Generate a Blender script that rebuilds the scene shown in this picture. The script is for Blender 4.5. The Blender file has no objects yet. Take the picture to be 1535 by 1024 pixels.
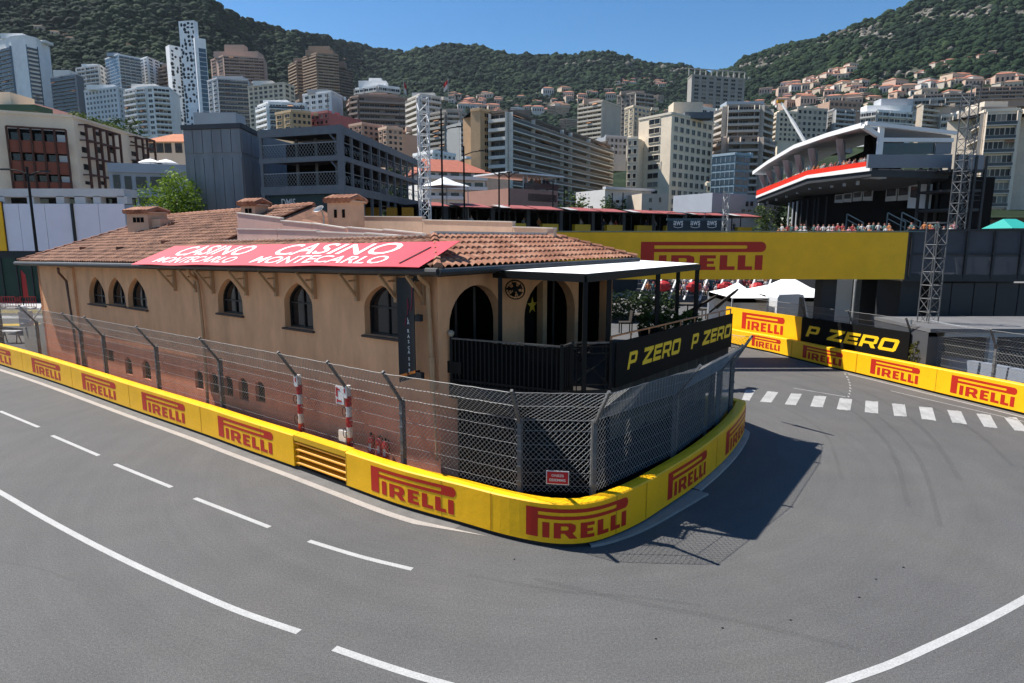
import bpy, bmesh, math, random
import numpy as np
from mathutils import Vector, Matrix
from mathutils.geometry import tessellate_polygon
C = bpy.context.scene.collection
rnd = random.Random(7)
# ------------------------------------------------------------------ camera model (used to survey the place from the picture)
F_PX, CX, CY, W_PX = 950.0, 767.5, 512.0, 1535.0
PITCH = math.atan(155.0 / F_PX)
CAM_H = 6.6
SP, CP = math.sin(PITCH), math.cos(PITCH)
def ray(u, v):
    dx = (u - CX) / F_PX; dy = (CY - v) / F_PX
    return (dx, CP + SP * dy, -SP + CP * dy)
def gp(u, v, z=0.0):
    r = ray(u, v); t = (z - CAM_H) / r[2]
    return Vector((r[0] * t, r[1] * t, z))
def dp(u, v, Y):
    r = ray(u, v); t = Y / r[1]
    return Vector((r[0] * t, Y, CAM_H + r[2] * t))
def zat(v, Y):
    r = ray(CX, v); return CAM_H + Y * r[2] / r[1]
def kx(u, v=300):
    r = ray(u, v); return r[0] / r[1]
def on_line(u, v, A, B):
    """point of the vertical plane through ground points A, B seen at pixel u, v"""
    r = ray(u, v); d = (B - A)
    # r.x*t = A.x + d.x*s ; r.y*t = A.y + d.y*s
    det = r[0] * (-d.y) + d.x * r[1]
    t = (A.x * (-d.y) + d.x * A.y) / det
    return Vector((r[0] * t, r[1] * t, CAM_H + r[2] * t))
# ------------------------------------------------------------------ materials
MATS = {}
def mat(name, col, rough=0.7, metal=0.0, var=0.0, vscale=3.0, fine=0.0, fscale=60.0, bump=0.0, bscale=40.0, spec=0.4, alpha=1.0, stretch=None):
    """procedural surface: base colour broken by two noise scales, optional bump"""
    if name in MATS: return MATS[name]
    m = bpy.data.materials.new(name); m.use_nodes = True
    nt = m.node_tree; b = nt.nodes["Principled BSDF"]
    b.inputs['Roughness'].default_value = rough; b.inputs['Metallic'].default_value = metal
    b.inputs['Specular IOR Level'].default_value = spec
    c = (col[0], col[1], col[2], 1.0)
    b.inputs['Base Color'].default_value = c
    tc = nt.nodes.new('ShaderNodeTexCoord'); src = tc.outputs['Object']
    if stretch:
        mp = nt.nodes.new('ShaderNodeMapping'); mp.inputs['Scale'].default_value = stretch
        nt.links.new(src, mp.inputs['Vector']); src = mp.outputs['Vector']
    last = None
    for amt, sc, det in ((var, vscale, 5.0), (fine, fscale, 2.0)):
        if amt <= 0: continue
        n = nt.nodes.new('ShaderNodeTexNoise'); n.inputs['Scale'].default_value = sc; n.inputs['Detail'].default_value = det
        n.inputs['Roughness'].default_value = 0.6
        nt.links.new(src, n.inputs['Vector'])
        mr = nt.nodes.new('ShaderNodeMapRange'); mr.inputs[1].default_value = 0.25; mr.inputs[2].default_value = 0.75
        mr.inputs[3].default_value = 1 - amt; mr.inputs[4].default_value = 1 + amt
        nt.links.new(n.outputs['Fac'], mr.inputs[0])
        mx = nt.nodes.new('ShaderNodeVectorMath'); mx.operation = 'SCALE'
        if last is None: mx.inputs[0].default_value = col[:3]
        else: nt.links.new(last, mx.inputs[0])
        nt.links.new(mr.outputs[0], mx.inputs['Scale']); last = mx.outputs[0]
    if last is not None: nt.links.new(last, b.inputs['Base Color'])
    if bump > 0:
        n = nt.nodes.new('ShaderNodeTexNoise'); n.inputs['Scale'].default_value = bscale; n.inputs['Detail'].default_value = 4
        nt.links.new(src, n.inputs['Vector'])
        bp = nt.nodes.new('ShaderNodeBump'); bp.inputs['Strength'].default_value = bump; bp.inputs['Distance'].default_value = 0.02
        nt.links.new(n.outputs['Fac'], bp.inputs['Height']); nt.links.new(bp.outputs[0], b.inputs['Normal'])
    if alpha < 1: b.inputs['Alpha'].default_value = alpha
    MATS[name] = m
    return m
# ------------------------------------------------------------------ objects
ROOT = {}
def _link(o, parent, root):
    C.objects.link(o)
    if parent is not None: o.parent = parent
    ROOT[o.name] = root
def props(o, label=None, cat=None, group=None, kind=None):
    if label: o['label'] = label
    if cat: o['category'] = cat
    if group: o['group'] = group
    if kind: o['kind'] = kind
    return o
def thing(name, label, cat, loc=(0, 0, 0), group=None):
    o = bpy.data.objects.new(name, None); o.empty_display_size = 0.3
    o.location = loc; _link(o, None, Vector(loc))
    return props(o, label, cat, group)
class MB:
    """collects faces in WORLD coordinates; build() links them as one mesh object"""
    def __init__(s): s.v = []; s.f = []; s.mi = []; s.cur = 0
    def add(s, vs, fs):
        b = len(s.v); s.v += [tuple(p) for p in vs]
        s.f += [tuple(b + i for i in f) for f in fs]; s.mi += [s.cur] * len(fs); return s
    def m(s, i): s.cur = i; return s
    def quad(s, a, b, c, d): return s.add([a, b, c, d], [(0, 1, 2, 3)])
    def poly(s, pts): return s.add(pts, [tuple(range(len(pts)))])
    def hexa(s, p): # 8 corners bottom 0-3 ccw, top 4-7
        return s.add(p, [(3, 2, 1, 0), (4, 5, 6, 7), (0, 1, 5, 4), (1, 2, 6, 5), (2, 3, 7, 6), (3, 0, 4, 7)])
    def box(s, c, d, rz=0.0):
        c = Vector(c); x, y, z = d[0] / 2, d[1] / 2, d[2] / 2; ca, sa = math.cos(rz), math.sin(rz)
        P = []
        for zz in (-z, z):
            for xx, yy in ((-x, -y), (x, -y), (x, y), (-x, y)):
                P.append((c.x + xx * ca - yy * sa, c.y + xx * sa + yy * ca, c.z + zz))
        return s.hexa(P)
    def slab(s, a, b, n, depth, z0, z1, z0b=None, z1b=None):
        """upright slab on ground line a-b, growing by depth along n (both 2D vectors); heights may differ at b"""
        a = Vector((a[0], a[1], 0)); b = Vector((b[0], b[1], 0)); n = Vector((n[0], n[1], 0)) * depth
        z0b = z0 if z0b is None else z0b; z1b = z1 if z1b is None else z1b
        Z0, Z1, Z0b, Z1b = [Vector((0, 0, q)) for q in (z0, z1, z0b, z1b)]
        return s.hexa([a + Z0, b + Z0b, b + n + Z0b, a + n + Z0, a + Z1, b + Z1b, b + n + Z1b, a + n + Z1])
    def bar(s, a, b, w, h=None, up=(0, 0, 1)):
        h = w if h is None else h
        a = Vector(a); b = Vector(b); d = (b - a)
        if d.length < 1e-6: return s
        d.normalize(); u = Vector(up)
        if abs(d.dot(u)) > .98: u = Vector((1, 0, 0))
        x = d.cross(u).normalized() * (w / 2); y = d.cross(x).normalized() * (h / 2)
        return s.hexa([a - x - y, a + x - y, a + x + y, a - x + y, b - x - y, b + x - y, b + x + y, b - x + y])
    def tube(s, pts, r, n=6, r2=None, caps=True):
        pts = [Vector(p) for p in pts]; k = len(pts); base = len(s.v); fs = []
        px = None
        for i, p in enumerate(pts):
            d = (pts[min(i + 1, k - 1)] - pts[max(i - 1, 0)])
            if d.length < 1e-9: d = Vector((0, 0, 1))
            d.normalize()
            if px is None:
                u = Vector((0, 0, 1)) if abs(d.z) < .9 else Vector((1, 0, 0)); px = d.cross(u).normalized()
            else:
                px = (px - d * px.dot(d)); px = px.normalized() if px.length > 1e-6 else d.orthogonal().normalized()
            py = d.cross(px); rr = r if r2 is None else r + (r2 - r) * i / max(1, k - 1)
            for j in range(n):
                a = 2 * math.pi * j / n
                s.v.append(tuple(p + px * (rr * math.cos(a)) + py * (rr * math.sin(a))))
        for i in range(k - 1):
            for j in range(n):
                a = base + i * n + j; b = base + i * n + (j + 1) % n
                fs.append((a, b, b + n, a + n))
        if caps:
            fs.append(tuple(base + j for j in range(n))[::-1]); fs.append(tuple(base + (k - 1) * n + j for j in range(n)))
        s.f += fs; s.mi += [s.cur] * len(fs); return s
    def lathe(s, c, prof, n=12):
        c = Vector(c); base = len(s.v); k = len(prof); fs = []
        for r, z in prof:
            for j in range(n):
                a = 2 * math.pi * j / n; s.v.append((c.x + r * math.cos(a), c.y + r * math.sin(a), c.z + z))
        for i in range(k - 1):
            for j in range(n):
                a = base + i * n + j; b = base + i * n + (j + 1) % n; fs.append((a, b, b + n, a + n))
        fs.append(tuple(base + j for j in range(n))[::-1]); fs.append(tuple(base + (k - 1) * n + j for j in range(n)))
        s.f += fs; s.mi += [s.cur] * len(fs); return s
    def blob(s, c, rx, ry, rz, n=8, m=5, jit=0.0, rg=rnd):
        c = Vector(c); base = len(s.v); fs = []
        for i in range(1, m):
            t = math.pi * i / m
            for j in range(n):
                a = 2 * math.pi * j / n; k = 1 + jit * (rg.random() * 2 - 1)
                s.v.append((c.x + rx * k * math.sin(t) * math.cos(a), c.y + ry * k * math.sin(t) * math.sin(a), c.z + rz * k * math.cos(t)))
        s.v.append((c.x, c.y, c.z + rz)); s.v.append((c.x, c.y, c.z - rz)); T = base + (m - 1) * n; B = T + 1
        for j in range(n):
            fs.append((T, base + j, base + (j + 1) % n)); L = base + (m - 2) * n
            fs.append((B, L + (j + 1) % n, L + j))
            for i in range(m - 2):
                a = base + i * n + j; b = base + i * n + (j + 1) % n; fs.append((a, a + n, b + n, b))
        s.f += fs; s.mi += [s.cur] * len(fs); return s
    def mesh(s, name, mats, off=Vector((0, 0, 0)), smooth=False):
        me = bpy.data.meshes.new(name)
        vs = s.v if off.length == 0 else [(p[0] - off.x, p[1] - off.y, p[2] - off.z) for p in s.v]
        me.from_pydata(vs, [], s.f)
        if not isinstance(mats, (list, tuple)): mats = [mats]
        for q in mats: me.materials.append(q)
        if len(mats) > 1: me.polygons.foreach_set('material_index', s.mi)
        if smooth: me.polygons.foreach_set('use_smooth', [True] * len(s.f))
        me.update(); return me
    def build(s, name, mats, parent=None, smooth=False, label=None, cat=None, group=None, kind=None, loc=None, fix=True):
        if parent is None:
            root = Vector(loc) if loc is not None else Vector((0, 0, 0))
        else: root = ROOT[parent.name]
        me = s.mesh(name, mats, root, smooth)
        if fix and len(s.f) < 60000:
            bm = bmesh.new(); bm.from_mesh(me); bmesh.ops.recalc_face_normals(bm, faces=bm.faces); bm.to_mesh(me); bm.free()
        o = bpy.data.objects.new(name, me)
        if parent is None: o.location = root
        _link(o, parent, root)
        return props(o, label, cat, group, kind)
def put(name, me, parent, mw):
    """object sharing mesh me, placed with world matrix mw under a thing or one of its parts"""
    o = bpy.data.objects.new(name, me); root = ROOT[parent.name] if parent else Vector((0, 0, 0))
    o.matrix_basis = Matrix.Translation(-root) @ mw
    _link(o, parent, root); ROOT[o.name] = root
    return o
def frame_m(p, x, y, z=None):
    x = Vector(x); y = Vector(y); z = x.cross(y) if z is None else Vector(z)
    return Matrix(((x.x, y.x, z.x, p[0]), (x.y, y.y, z.y, p[1]), (x.z, y.z, z.z, p[2]), (0, 0, 0, 1)))
def copy_tree(o, parent=None, loc=None, rz=None, label=None):
    c = o.copy(); C.objects.link(c); c.parent = parent; ROOT[c.name] = ROOT[o.name]
    if loc is not None: c.location = loc
    if rz is not None: c.rotation_euler.z = rz
    if label: c['label'] = label
    for ch in list(o.children): copy_tree(ch, c)
    return c
# ------------------------------------------------------------------ flat lettering
def tri2d(polys):
    """polys: list of [outer, hole, ...] (2D) -> verts2d, tris"""
    V, T = [], []
    for rings in polys:
        b = len(V); flat = [p for r in rings for p in r]
        for t in tessellate_polygon([[Vector((p[0], p[1], 0)) for p in r] for r in rings]): T.append(tuple(b + i for i in t))
        V += flat
    return V, T
def cut_x(V, T, step):
    bm = bmesh.new(); vs = [bm.verts.new((p[0], p[1], 0)) for p in V]
    for t in T:
        try: bm.faces.new([vs[i] for i in t])
        except ValueError: pass
    x0 = min(p[0] for p in V); x1 = max(p[0] for p in V); x = x0 + step
    while x < x1:
        bmesh.ops.bisect_plane(bm, geom=list(bm.verts) + list(bm.edges) + list(bm.faces), plane_co=(x, 0, 0), plane_no=(1, 0, 0)); x += step
    bm.verts.index_update()
    V = [(v.co.x, v.co.y) for v in bm.verts]; T = [tuple(v.index for v in f.verts) for f in bm.faces]; bm.free()
    return V, T
def arc(cx, cy, rx, ry, a0, a1, n):
    return [(cx + rx * math.cos(math.radians(a0 + (a1 - a0) * i / n)), cy + ry * math.sin(math.radians(a0 + (a1 - a0) * i / n))) for i in range(n + 1)]
LA = 4.41   # width of the long-P logo for height 1
def logo_long_p():
    X = lambda t: t * LA
    out = []
    top, bot = 1.0, .635; r = (top - bot) / 2; xr = LA - r
    P = [(0, 0), (X(.107), 0), (X(.107), bot)] + arc(xr, (top + bot) / 2, r, r, -90, 90, 10) + [(0, top)]
    sl = (.872, .755); sr = (sl[0] - sl[1]) / 2
    hole = [(X(.107) + .001, sl[1])] + arc(X(.85) - sr, (sl[0] + sl[1]) / 2, sr, sr, -90, 90, 6) + [(X(.107) + .001, sl[0])]
    out.append([P, hole])
    h = .525
    def I(x0, x1): return [[(X(x0), 0), (X(x1), 0), (X(x1), h), (X(x0), h)]]
    out.append(I(.147, .208))
    a, b = X(.245), X(.447); w = (b - a)
    R = [(a, 0), (a + .3 * w, 0), (a + .3 * w, .17), (a + .45 * w, .17), (a + .66 * w, 0), (b, 0), (a + .78 * w, .19), (a + .9 * w, .25), (a + .93 * w, .36), (a + .9 * w, .47), (a + .72 * w, h), (a, h)]
    out.append([R, [(a + .3 * w, .28), (a + .3 * w, .42), (a + .55 * w, .42), (a + .62 * w, .39), (a + .62 * w, .31), (a + .55 * w, .28)]])
    a, b = X(.474), X(.602); k = X(.06)
    out.append([[(a, 0), (b, 0), (b, .12), (a + k, .12), (a + k, .215), (b - .06, .215), (b - .06, .315), (a + k, .315), (a + k, .41), (b, .41), (b, h), (a, h)]])
    for a, b in ((.635, .757), (.78, .897)):
        a, b = X(a), X(b); out.append([[(a, 0), (b, 0), (b, .13), (a + k, .13), (a + k, h), (a, h)]])
    out.append(I(.917, .978))
    return tri2d(out)
ZA = 6.9
def logo_p_zero():
    out = []; t = .24
    def O(x, w, leg=False):
        c = .12
        return [[(x + c, 0), (x + w - c, 0), (x + w, c), (x + w, 1 - c), (x + w - c, 1), (x + c, 1), (x, 1 - c), (x, c)],
                [(x + t, t), (x + t, 1 - t), (x + w - t, 1 - t), (x + w - t, t)]]
    def Pp(x, w, R=False):
        c = .12; o = [(x, 0), (x + t, 0), (x + t, .3)]
        if R: o += [(x + w - .5, .3), (x + w - .27, 0), (x + w + .03, 0), (x + w - .2, .32), (x + w, .42)]
        else: o += [(x + w - c, .3), (x + w, .3 + c)]
        o += [(x + w, 1 - c), (x + w - c, 1), (x, 1)]
        return [o, [(x + t, .5), (x + t, .78), (x + w - t, .78), (x + w - t, .5)]]
    out.append(Pp(0, .95))
    x = 1.75; w = 1.15
    out.append([[(x, 0), (x + w, 0), (x + w, t), (x + .45, t), (x + w, .8), (x + w, 1), (x, 1), (x, 1 - t), (x + .68, 1 - t), (x, .2)]])
    x = 3.05; w = 1.0
    out.append([[(x, 0), (x + w, 0), (x + w, t), (x + t, t), (x + t, .39), (x + w - .08, .39), (x + w - .08, .61), (x + t, .61), (x + t, 1 - t), (x + w, 1 - t), (x + w, 1), (x, 1)]])
    out.append(Pp(4.2, 1.12, True)); out.append(O(5.5, 1.15))
    V, T = tri2d(out)
    return [(p[0] + .27 * p[1], p[1]) for p in V], T
_TXT = {}
def text2d(s, shear=0.0, bold=0.0, spacing=1.0):
    cu = bpy.data.curves.new('lettering_source', 'FONT'); cu.body = s; cu.shear = shear; cu.offset = bold; cu.space_character = spacing; cu.resolution_u = 3
    o = bpy.data.objects.new('lettering_source', cu); C.objects.link(o)
    me = o.evaluated_get(bpy.context.evaluated_depsgraph_get()).to_mesh()
    V = [(v.co.x, v.co.y) for v in me.vertices]; T = [tuple(p.vertices) for p in me.polygons]
    x0 = min(p[0] for p in V); y0 = min(p[1] for p in V); y1 = max(p[1] for p in V)
    k = 1.0 / (y1 - y0); V = [((p[0] - x0) * k, (p[1] - y0) * k) for p in V]
    bpy.data.objects.remove(o); bpy.data.curves.remove(cu)
    return V, T
def flat(V, T, f): return MB().add([f(x, y) for x, y in V], T)
def planar(o, ax, ay):
    o = Vector(o); ax = Vector(ax); ay = Vector(ay)
    return lambda x, y: o + ax * x + ay * y
# ------------------------------------------------------------------ paths on the ground
def catmull(P, n=8):
    P = [Vector(p) for p in P]; out = []
    for i in range(len(P) - 1):
        p0 = P[max(i - 1, 0)]; p1 = P[i]; p2 = P[i + 1]; p3 = P[min(i + 2, len(P) - 1)]
        for k in range(n):
            t = k / n
            out.append(.5 * ((2 * p1) + (p2 - p0) * t + (2 * p0 - 5 * p1 + 4 * p2 - p3) * t * t + (3 * p1 - p0 - 3 * p2 + p3) * t ** 3))
    out.append(P[-1]); return out
class Path:
    def __init__(s, pts):
        s.p = [Vector((q[0], q[1], 0)) for q in pts]; s.l = [0.0]
        for a, b in zip(s.p, s.p[1:]): s.l.append(s.l[-1] + (b - a).length)
        s.L = s.l[-1]
    def at(s, d):
        d = max(0, min(s.L, d)); lo, hi = 0, len(s.l) - 2
        while lo < hi:
            m = (lo + hi + 1) // 2
            if s.l[m] <= d: lo = m
            else: hi = m - 1
        i = lo
        k = (d - s.l[i]) / max(1e-9, s.l[i + 1] - s.l[i]); return s.p[i].lerp(s.p[i + 1], k)
    def tan(s, d):
        a = s.at(d - .25); b = s.at(d + .25); return (b - a).normalized()
    def nrm(s, d):   # right-hand side of travel
        t = s.tan(d); return Vector((t.y, -t.x, 0))
    def off(s, d, o, z=0.0):
        p = s.at(d) + s.nrm(d) * o; return Vector((p.x, p.y, z))
    def at_u(s, u, o=0.0, z=0.5):
        best = None
        for i in range(int((s.L - getattr(s, 'tail', 0)) / .02)):
            p = s.off(i * .02, o, z); q = proj(p)
            if q and (best is None or abs(q[0] - u) < best[0]): best = (abs(q[0] - u), i * .02)
        return best[1]
def proj(p):
    y = p[1] * CP - (p[2] - CAM_H) * SP; z = p[1] * SP + (p[2] - CAM_H) * CP
    if y < .1: return None
    return (CX + F_PX * p[0] / y, CY - F_PX * z / y)
def steps(a, b, st):
    n = max(1, int(math.ceil((b - a) / st))); return [a + (b - a) * i / n for i in range(n + 1)]
# ------------------------------------------------------------------ road, markings
def asphalt():
    m = bpy.data.materials.new('asphalt'); m.use_nodes = True; nt = m.node_tree; N = nt.nodes; L = nt.links
    b = N["Principled BSDF"]; b.inputs['Roughness'].default_value = .82; b.inputs['Specular IOR Level'].default_value = .3
    tc = N.new('ShaderNodeTexCoord')
    def noise(vec, sc, det, lo, hi, a, c):
        n = N.new('ShaderNodeTexNoise'); n.inputs['Scale'].default_value = sc; n.inputs['Detail'].default_value = det
        L.new(vec, n.inputs['Vector'])
        r = N.new('ShaderNodeMapRange'); r.inputs[1].default_value = lo; r.inputs[2].default_value = hi; r.inputs[3].default_value = a; r.inputs[4].default_value = c
        L.new(n.outputs['Fac'], r.inputs[0]); return r.outputs[0]
    def mul(a, c):
        q = N.new('ShaderNodeMath'); q.operation = 'MULTIPLY'; L.new(a, q.inputs[0])
        if isinstance(c, float): q.inputs[1].default_value = c
        else: L.new(c, q.inputs[1])
        return q.outputs[0]
    O = tc.outputs['Object']
    # streaks of rubber that run round the bend: noise in (radius, small angle) about the bend's centre
    sb = N.new('ShaderNodeVectorMath'); sb.operation = 'SUBTRACT'; sb.inputs[1].default_value = (1.0, 21.0, 0); L.new(O, sb.inputs[0])
    sx = N.new('ShaderNodeSeparateXYZ'); L.new(sb.outputs[0], sx.inputs[0])
    ln = N.new('ShaderNodeVectorMath'); ln.operation = 'LENGTH'; L.new(sb.outputs[0], ln.inputs[0])
    at = N.new('ShaderNodeMath'); at.operation = 'ARCTAN2'; L.new(sx.outputs[1], at.inputs[0]); L.new(sx.outputs[0], at.inputs[1])
    cb = N.new('ShaderNodeCombineXYZ'); L.new(mul(ln.outputs['Value'], 1.5), cb.inputs[0]); L.new(mul(at.outputs[0], 1.1), cb.inputs[1])
    streak = noise(cb.outputs[0], 1.0, 5, .38, .62, 1.025, .96)
    broad = noise(O, .16, 4, .3, .7, .93, 1.07)
    patch = noise(O, 1.1, 6, .3, .7, .95, 1.05)
    grit = noise(O, 55, 2, .3, .7, .60, 1.44)
    grit2 = noise(O, 20, 3, .3, .7, .84, 1.17)
    vo = N.new('ShaderNodeTexVoronoi'); vo.inputs['Scale'].default_value = 45; L.new(O, vo.inputs['Vector'])
    vr = N.new('ShaderNodeMapRange'); vr.inputs[1].default_value = .06; vr.inputs[2].default_value = .16; vr.inputs[3].default_value = 1.35; vr.inputs[4].default_value = 1.0
    L.new(vo.outputs['Distance'], vr.inputs[0])
    cb2 = N.new('ShaderNodeCombineXYZ'); L.new(mul(ln.outputs['Value'], 5.5), cb2.inputs[0]); L.new(mul(at.outputs[0], 1.6), cb2.inputs[1])
    streak2 = noise(cb2.outputs[0], 1.0, 3, .40, .60, 1.015, .975)
    k = mul(mul(mul(mul(streak, streak2), broad), mul(patch, grit2)), mul(grit, vr.outputs[0]))
    # warm dust
    du = noise(O, .35, 5, .45, .72, 0.0, .55)
    mx = N.new('ShaderNodeMix'); mx.data_type = 'RGBA'; mx.inputs[6].default_value = (.088, .0875, .0875, 1); mx.inputs[7].default_value = (.104, .098, .092, 1)
    L.new(du, mx.inputs[0])
    sc = N.new('ShaderNodeVectorMath'); sc.operation = 'SCALE'; L.new(mx.outputs[2], sc.inputs[0]); L.new(k, sc.inputs['Scale'])
    L.new(sc.outputs[0], b.inputs['Base Color'])
    bp = N.new('ShaderNodeBump'); bp.inputs['Strength'].default_value = .35; bp.inputs['Distance'].default_value = .01; L.new(grit, bp.inputs['Height']); L.new(bp.outputs[0], b.inputs['Normal'])
    return m
ASPH = asphalt()
M_ground = mat('paving', (.16, .155, .15), .9, var=.2, vscale=.08, fine=.1, fscale=3)
M_white = mat('road_paint', (.36, .36, .355), .75, var=.10, vscale=2.2, fine=.22, fscale=30)
M_worn = mat('worn_road_paint', (.31, .31, .305), .8, var=.22, vscale=1.6, fine=.3, fscale=22)
M_curb = mat('kerb_stone', (.24, .225, .21), .85, var=.15, vscale=1.5, fine=.15, fscale=18)
M_gut = mat('gutter_pavers', (.13, .125, .12), .85, var=.2, vscale=3, fine=.2, fscale=25)
M_curbw = mat('pale_edge_band', (.33, .30, .275), .85, var=.12, vscale=2, fine=.15, fscale=20)
g = MB().quad((-3000, -200, -.02), (3000, -200, -.02), (3000, 4000, -.02), (-3000, 4000, -.02)).build('ground', M_ground, kind='structure')
MB().quad((-70, -6, 0), (60, -6, 0), (60, 62, 0), (-70, 62, 0)).build('road', ASPH, kind='structure')
def ribbon(pts, w, z=.004):
    """flat painted band of width w along ground points"""
    P = Path(catmull(pts, 6)); m = MB(); L = steps(0, P.L, .4); vs = []
    for d in L: vs += [P.off(d, w / 2, z), P.off(d, -w / 2, z)]
    return m.add(vs, [(2 * i, 2 * i + 1, 2 * i + 3, 2 * i + 2) for i in range(len(L) - 1)])
def mark(m, mt=None, name='road_marking'): return m.build(name, mt or M_white, kind='structure')
for (a, b) in [((-70, 588), (-24, 607)), ((0, 616.5), (58, 640.5)), ((78, 653), (148, 683)), ((172, 696), (257, 730.5)), ((292, 747), (404, 790.5))]:
    mark(ribbon([gp(*a), gp(*b)], .12))
mark(ribbon([gp(463, 811), gp(540, 834.5), gp(618, 853.5)], .12))
mark(ribbon([gp(-60, 706), gp(0, 738), gp(60, 773), gp(130, 811), gp(200, 846), gp(280, 883), gp(360, 917), gp(448, 947.5)], .14))
mark(ribbon([gp(501, 972), gp(570, 996), gp(640, 1018), gp(740, 1044), gp(860, 1068)], .14))
mark(ribbon([gp(1120, 1075), gp(1250, 1026), gp(1330, 998), gp(1400, 967), gp(1470, 934), gp(1535, 899), gp(1600, 860), gp(1680, 800)], .15))
for q in ["215,583,262,583,232,635,196,632", "318,590,370,594,335,645,282,640", "430,600,482,603,452,657,400,652", "540,611,598,614,580,667,521,662",
          "661,623,720,627,711,682,646,676", "783,635,843,640,843,697,779,690", "908,648,970,653,980,712,919,706", "1036,662,1100,667,1118,730,1050,722",
          "1170,678,1236,684,1265,747,1195,739", "1308,695,1375,702,1411,767,1345,757", "1438,711,1500,716,1560,783,1492,777"]:
    c = [float(x) / 3.165 for x in q.split(',')]
    p = [gp(1050 + c[i], 400 + c[i + 1], .004) for i in (0, 2, 4, 6)]
    # worn stripe: ragged outline
    m = MB(); top = [p[0].lerp(p[1], i / 8) for i in range(9)]; bot = [p[3].lerp(p[2], i / 8) for i in range(9)]
    top = [a + (a - b) * rnd.uniform(-.03, .02) for a, b in zip(top, bot)]; bot = [b + (b - a) * rnd.uniform(-.03, .02) for a, b in zip(top, bot)]
    m.add(top + bot, [(i, i + 9, i + 10, i + 1) for i in range(8)])
    mark(m, M_worn, 'crossing_stripe')
# faint worn box and arc ahead of the crossing
mark(ribbon([gp(1190, 582), gp(1268, 595)], .07), M_worn)
for i in range(9):
    a = gp(1266 + 3 * i - .30 * i * i, 560 + 4.2 * i); a2 = gp(1268 + 3 * i - .30 * i * i, 562 + 4.2 * i)
    mark(ribbon([a, a2], .06), M_worn)
mark(ribbon([gp(1335, 586), gp(1400, 601), gp(1470, 617), gp(1535, 632)], .06), M_worn)
# faint tyre marks laid over asphalt and stripes
M_tyre = mat('tyre_rubber', (.018, .018, .019), .7, alpha=.07, var=.3, vscale=1)
for i, pts in enumerate(([(1120, 560), (1190, 575), (1262, 606), (1330, 665), (1362, 760)], [(1150, 556), (1225, 574), (1300, 612), (1372, 680), (1410, 790)], [(1190, 556), (1290, 585), (1380, 640), (1440, 720)], [(1118, 596), (1175, 612), (1236, 650), (1262, 720)],
                         [(1230, 560), (1350, 592), (1450, 640), (1520, 700)], [(1290, 975), (1120, 935), (960, 905), (800, 868)], [(1050, 908), (930, 893), (850, 888), (700, 862)], [(0, 842), (60, 853), (110, 872)])):
    ribbon([gp(*p) for p in pts], (.14, .12, .16, .10, .15, .14, .09, .05)[i], .012).build('tyre_mark', M_tyre, kind='structure')
# small dark debris on the asphalt
for i, (u, v) in enumerate([(1354, 851), (1288, 896), (1185, 930), (983, 958), (1083, 942), (1313, 869), (771, 839)]):
    c = gp(u, v); mm = MB().blob((c.x, c.y, .012), .022, .013, .010, 6, 4, .35)
    mm.build('debris', mat('rubber_crumb', (.02, .02, .02), .9), label='small black crumb of rubber on the grey road, ' + ['nearest the white arc on the right', 'left of the crumb by the arc', 'low right of the corner barrier', 'lowest in the photo', 'between two others near the bottom', 'a short way above its neighbour', 'close under the corner barrier'][i], cat='debris', group='rubber crumbs on the road')
# ------------------------------------------------------------------ the inner barrier
BAR_PX = [(-90, 518), (0, 548), (50, 564), (100, 581), (200, 617), (300, 652), (370, 678), (440, 703), (518, 732), (600, 762), (690, 788), (740, 803), (780, 813), (815, 819.5), (850, 822),
          (885, 819), (920, 808), (960, 789), (1000, 763), (1040, 735), (1075, 705), (1100, 678), (1115, 652)]
BAR = Path(catmull([gp(u, v) for u, v in BAR_PX] + [Vector((7.95, 21.25, 0)), Vector((7.45, 21.75, 0)), Vector((6.4, 21.9, 0))], 8)); BAR.tail = 1.9
M_yel = mat('yellow_vinyl', (.92, .475, .005), .42, var=.09, vscale=1.1, fine=.05, fscale=18, bump=.25, bscale=5, spec=.35)
M_yel2 = mat('yellow_cap', (.88, .57, .03), .45, var=.12, vscale=4, fine=.08, fscale=30, spec=.35)
M_red = mat('red_print', (.48, .022, .010), .45, spec=.3)
M_seam = mat('banner_seam', (.40, .22, .004), .6)
M_black = mat('black_base', (.012, .012, .013), .7)
M_orange = mat('orange_steel', (.72, .29, .006), .4, var=.15, vscale=3, spec=.4)
def bar_h(d):   # height of the barrier along its run
    return BAR_H[0] + (BAR_H[1] - BAR_H[0]) * max(0, min(1, (d - D_(0)) / (D_(800) - D_(0)))) if d < D_(800) else BAR_H[1] + (BAR_H[2] - BAR_H[1]) * max(0, min(1, (d - D_(860)) / (D_(1110) - D_(860))))
_D = {}
def D_(u):
    if u not in _D: _D[u] = BAR.at_u(u, 0, .6) if u < 1112 else BAR.at_u(1112, 0, .6) + (u - 1112) * .5
    return _D[u]
BAR_H = (1.10, 1.01, 1.10)
L_LOGO, T_LOGO = logo_long_p()
Z_LOGO = logo_p_zero()
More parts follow.
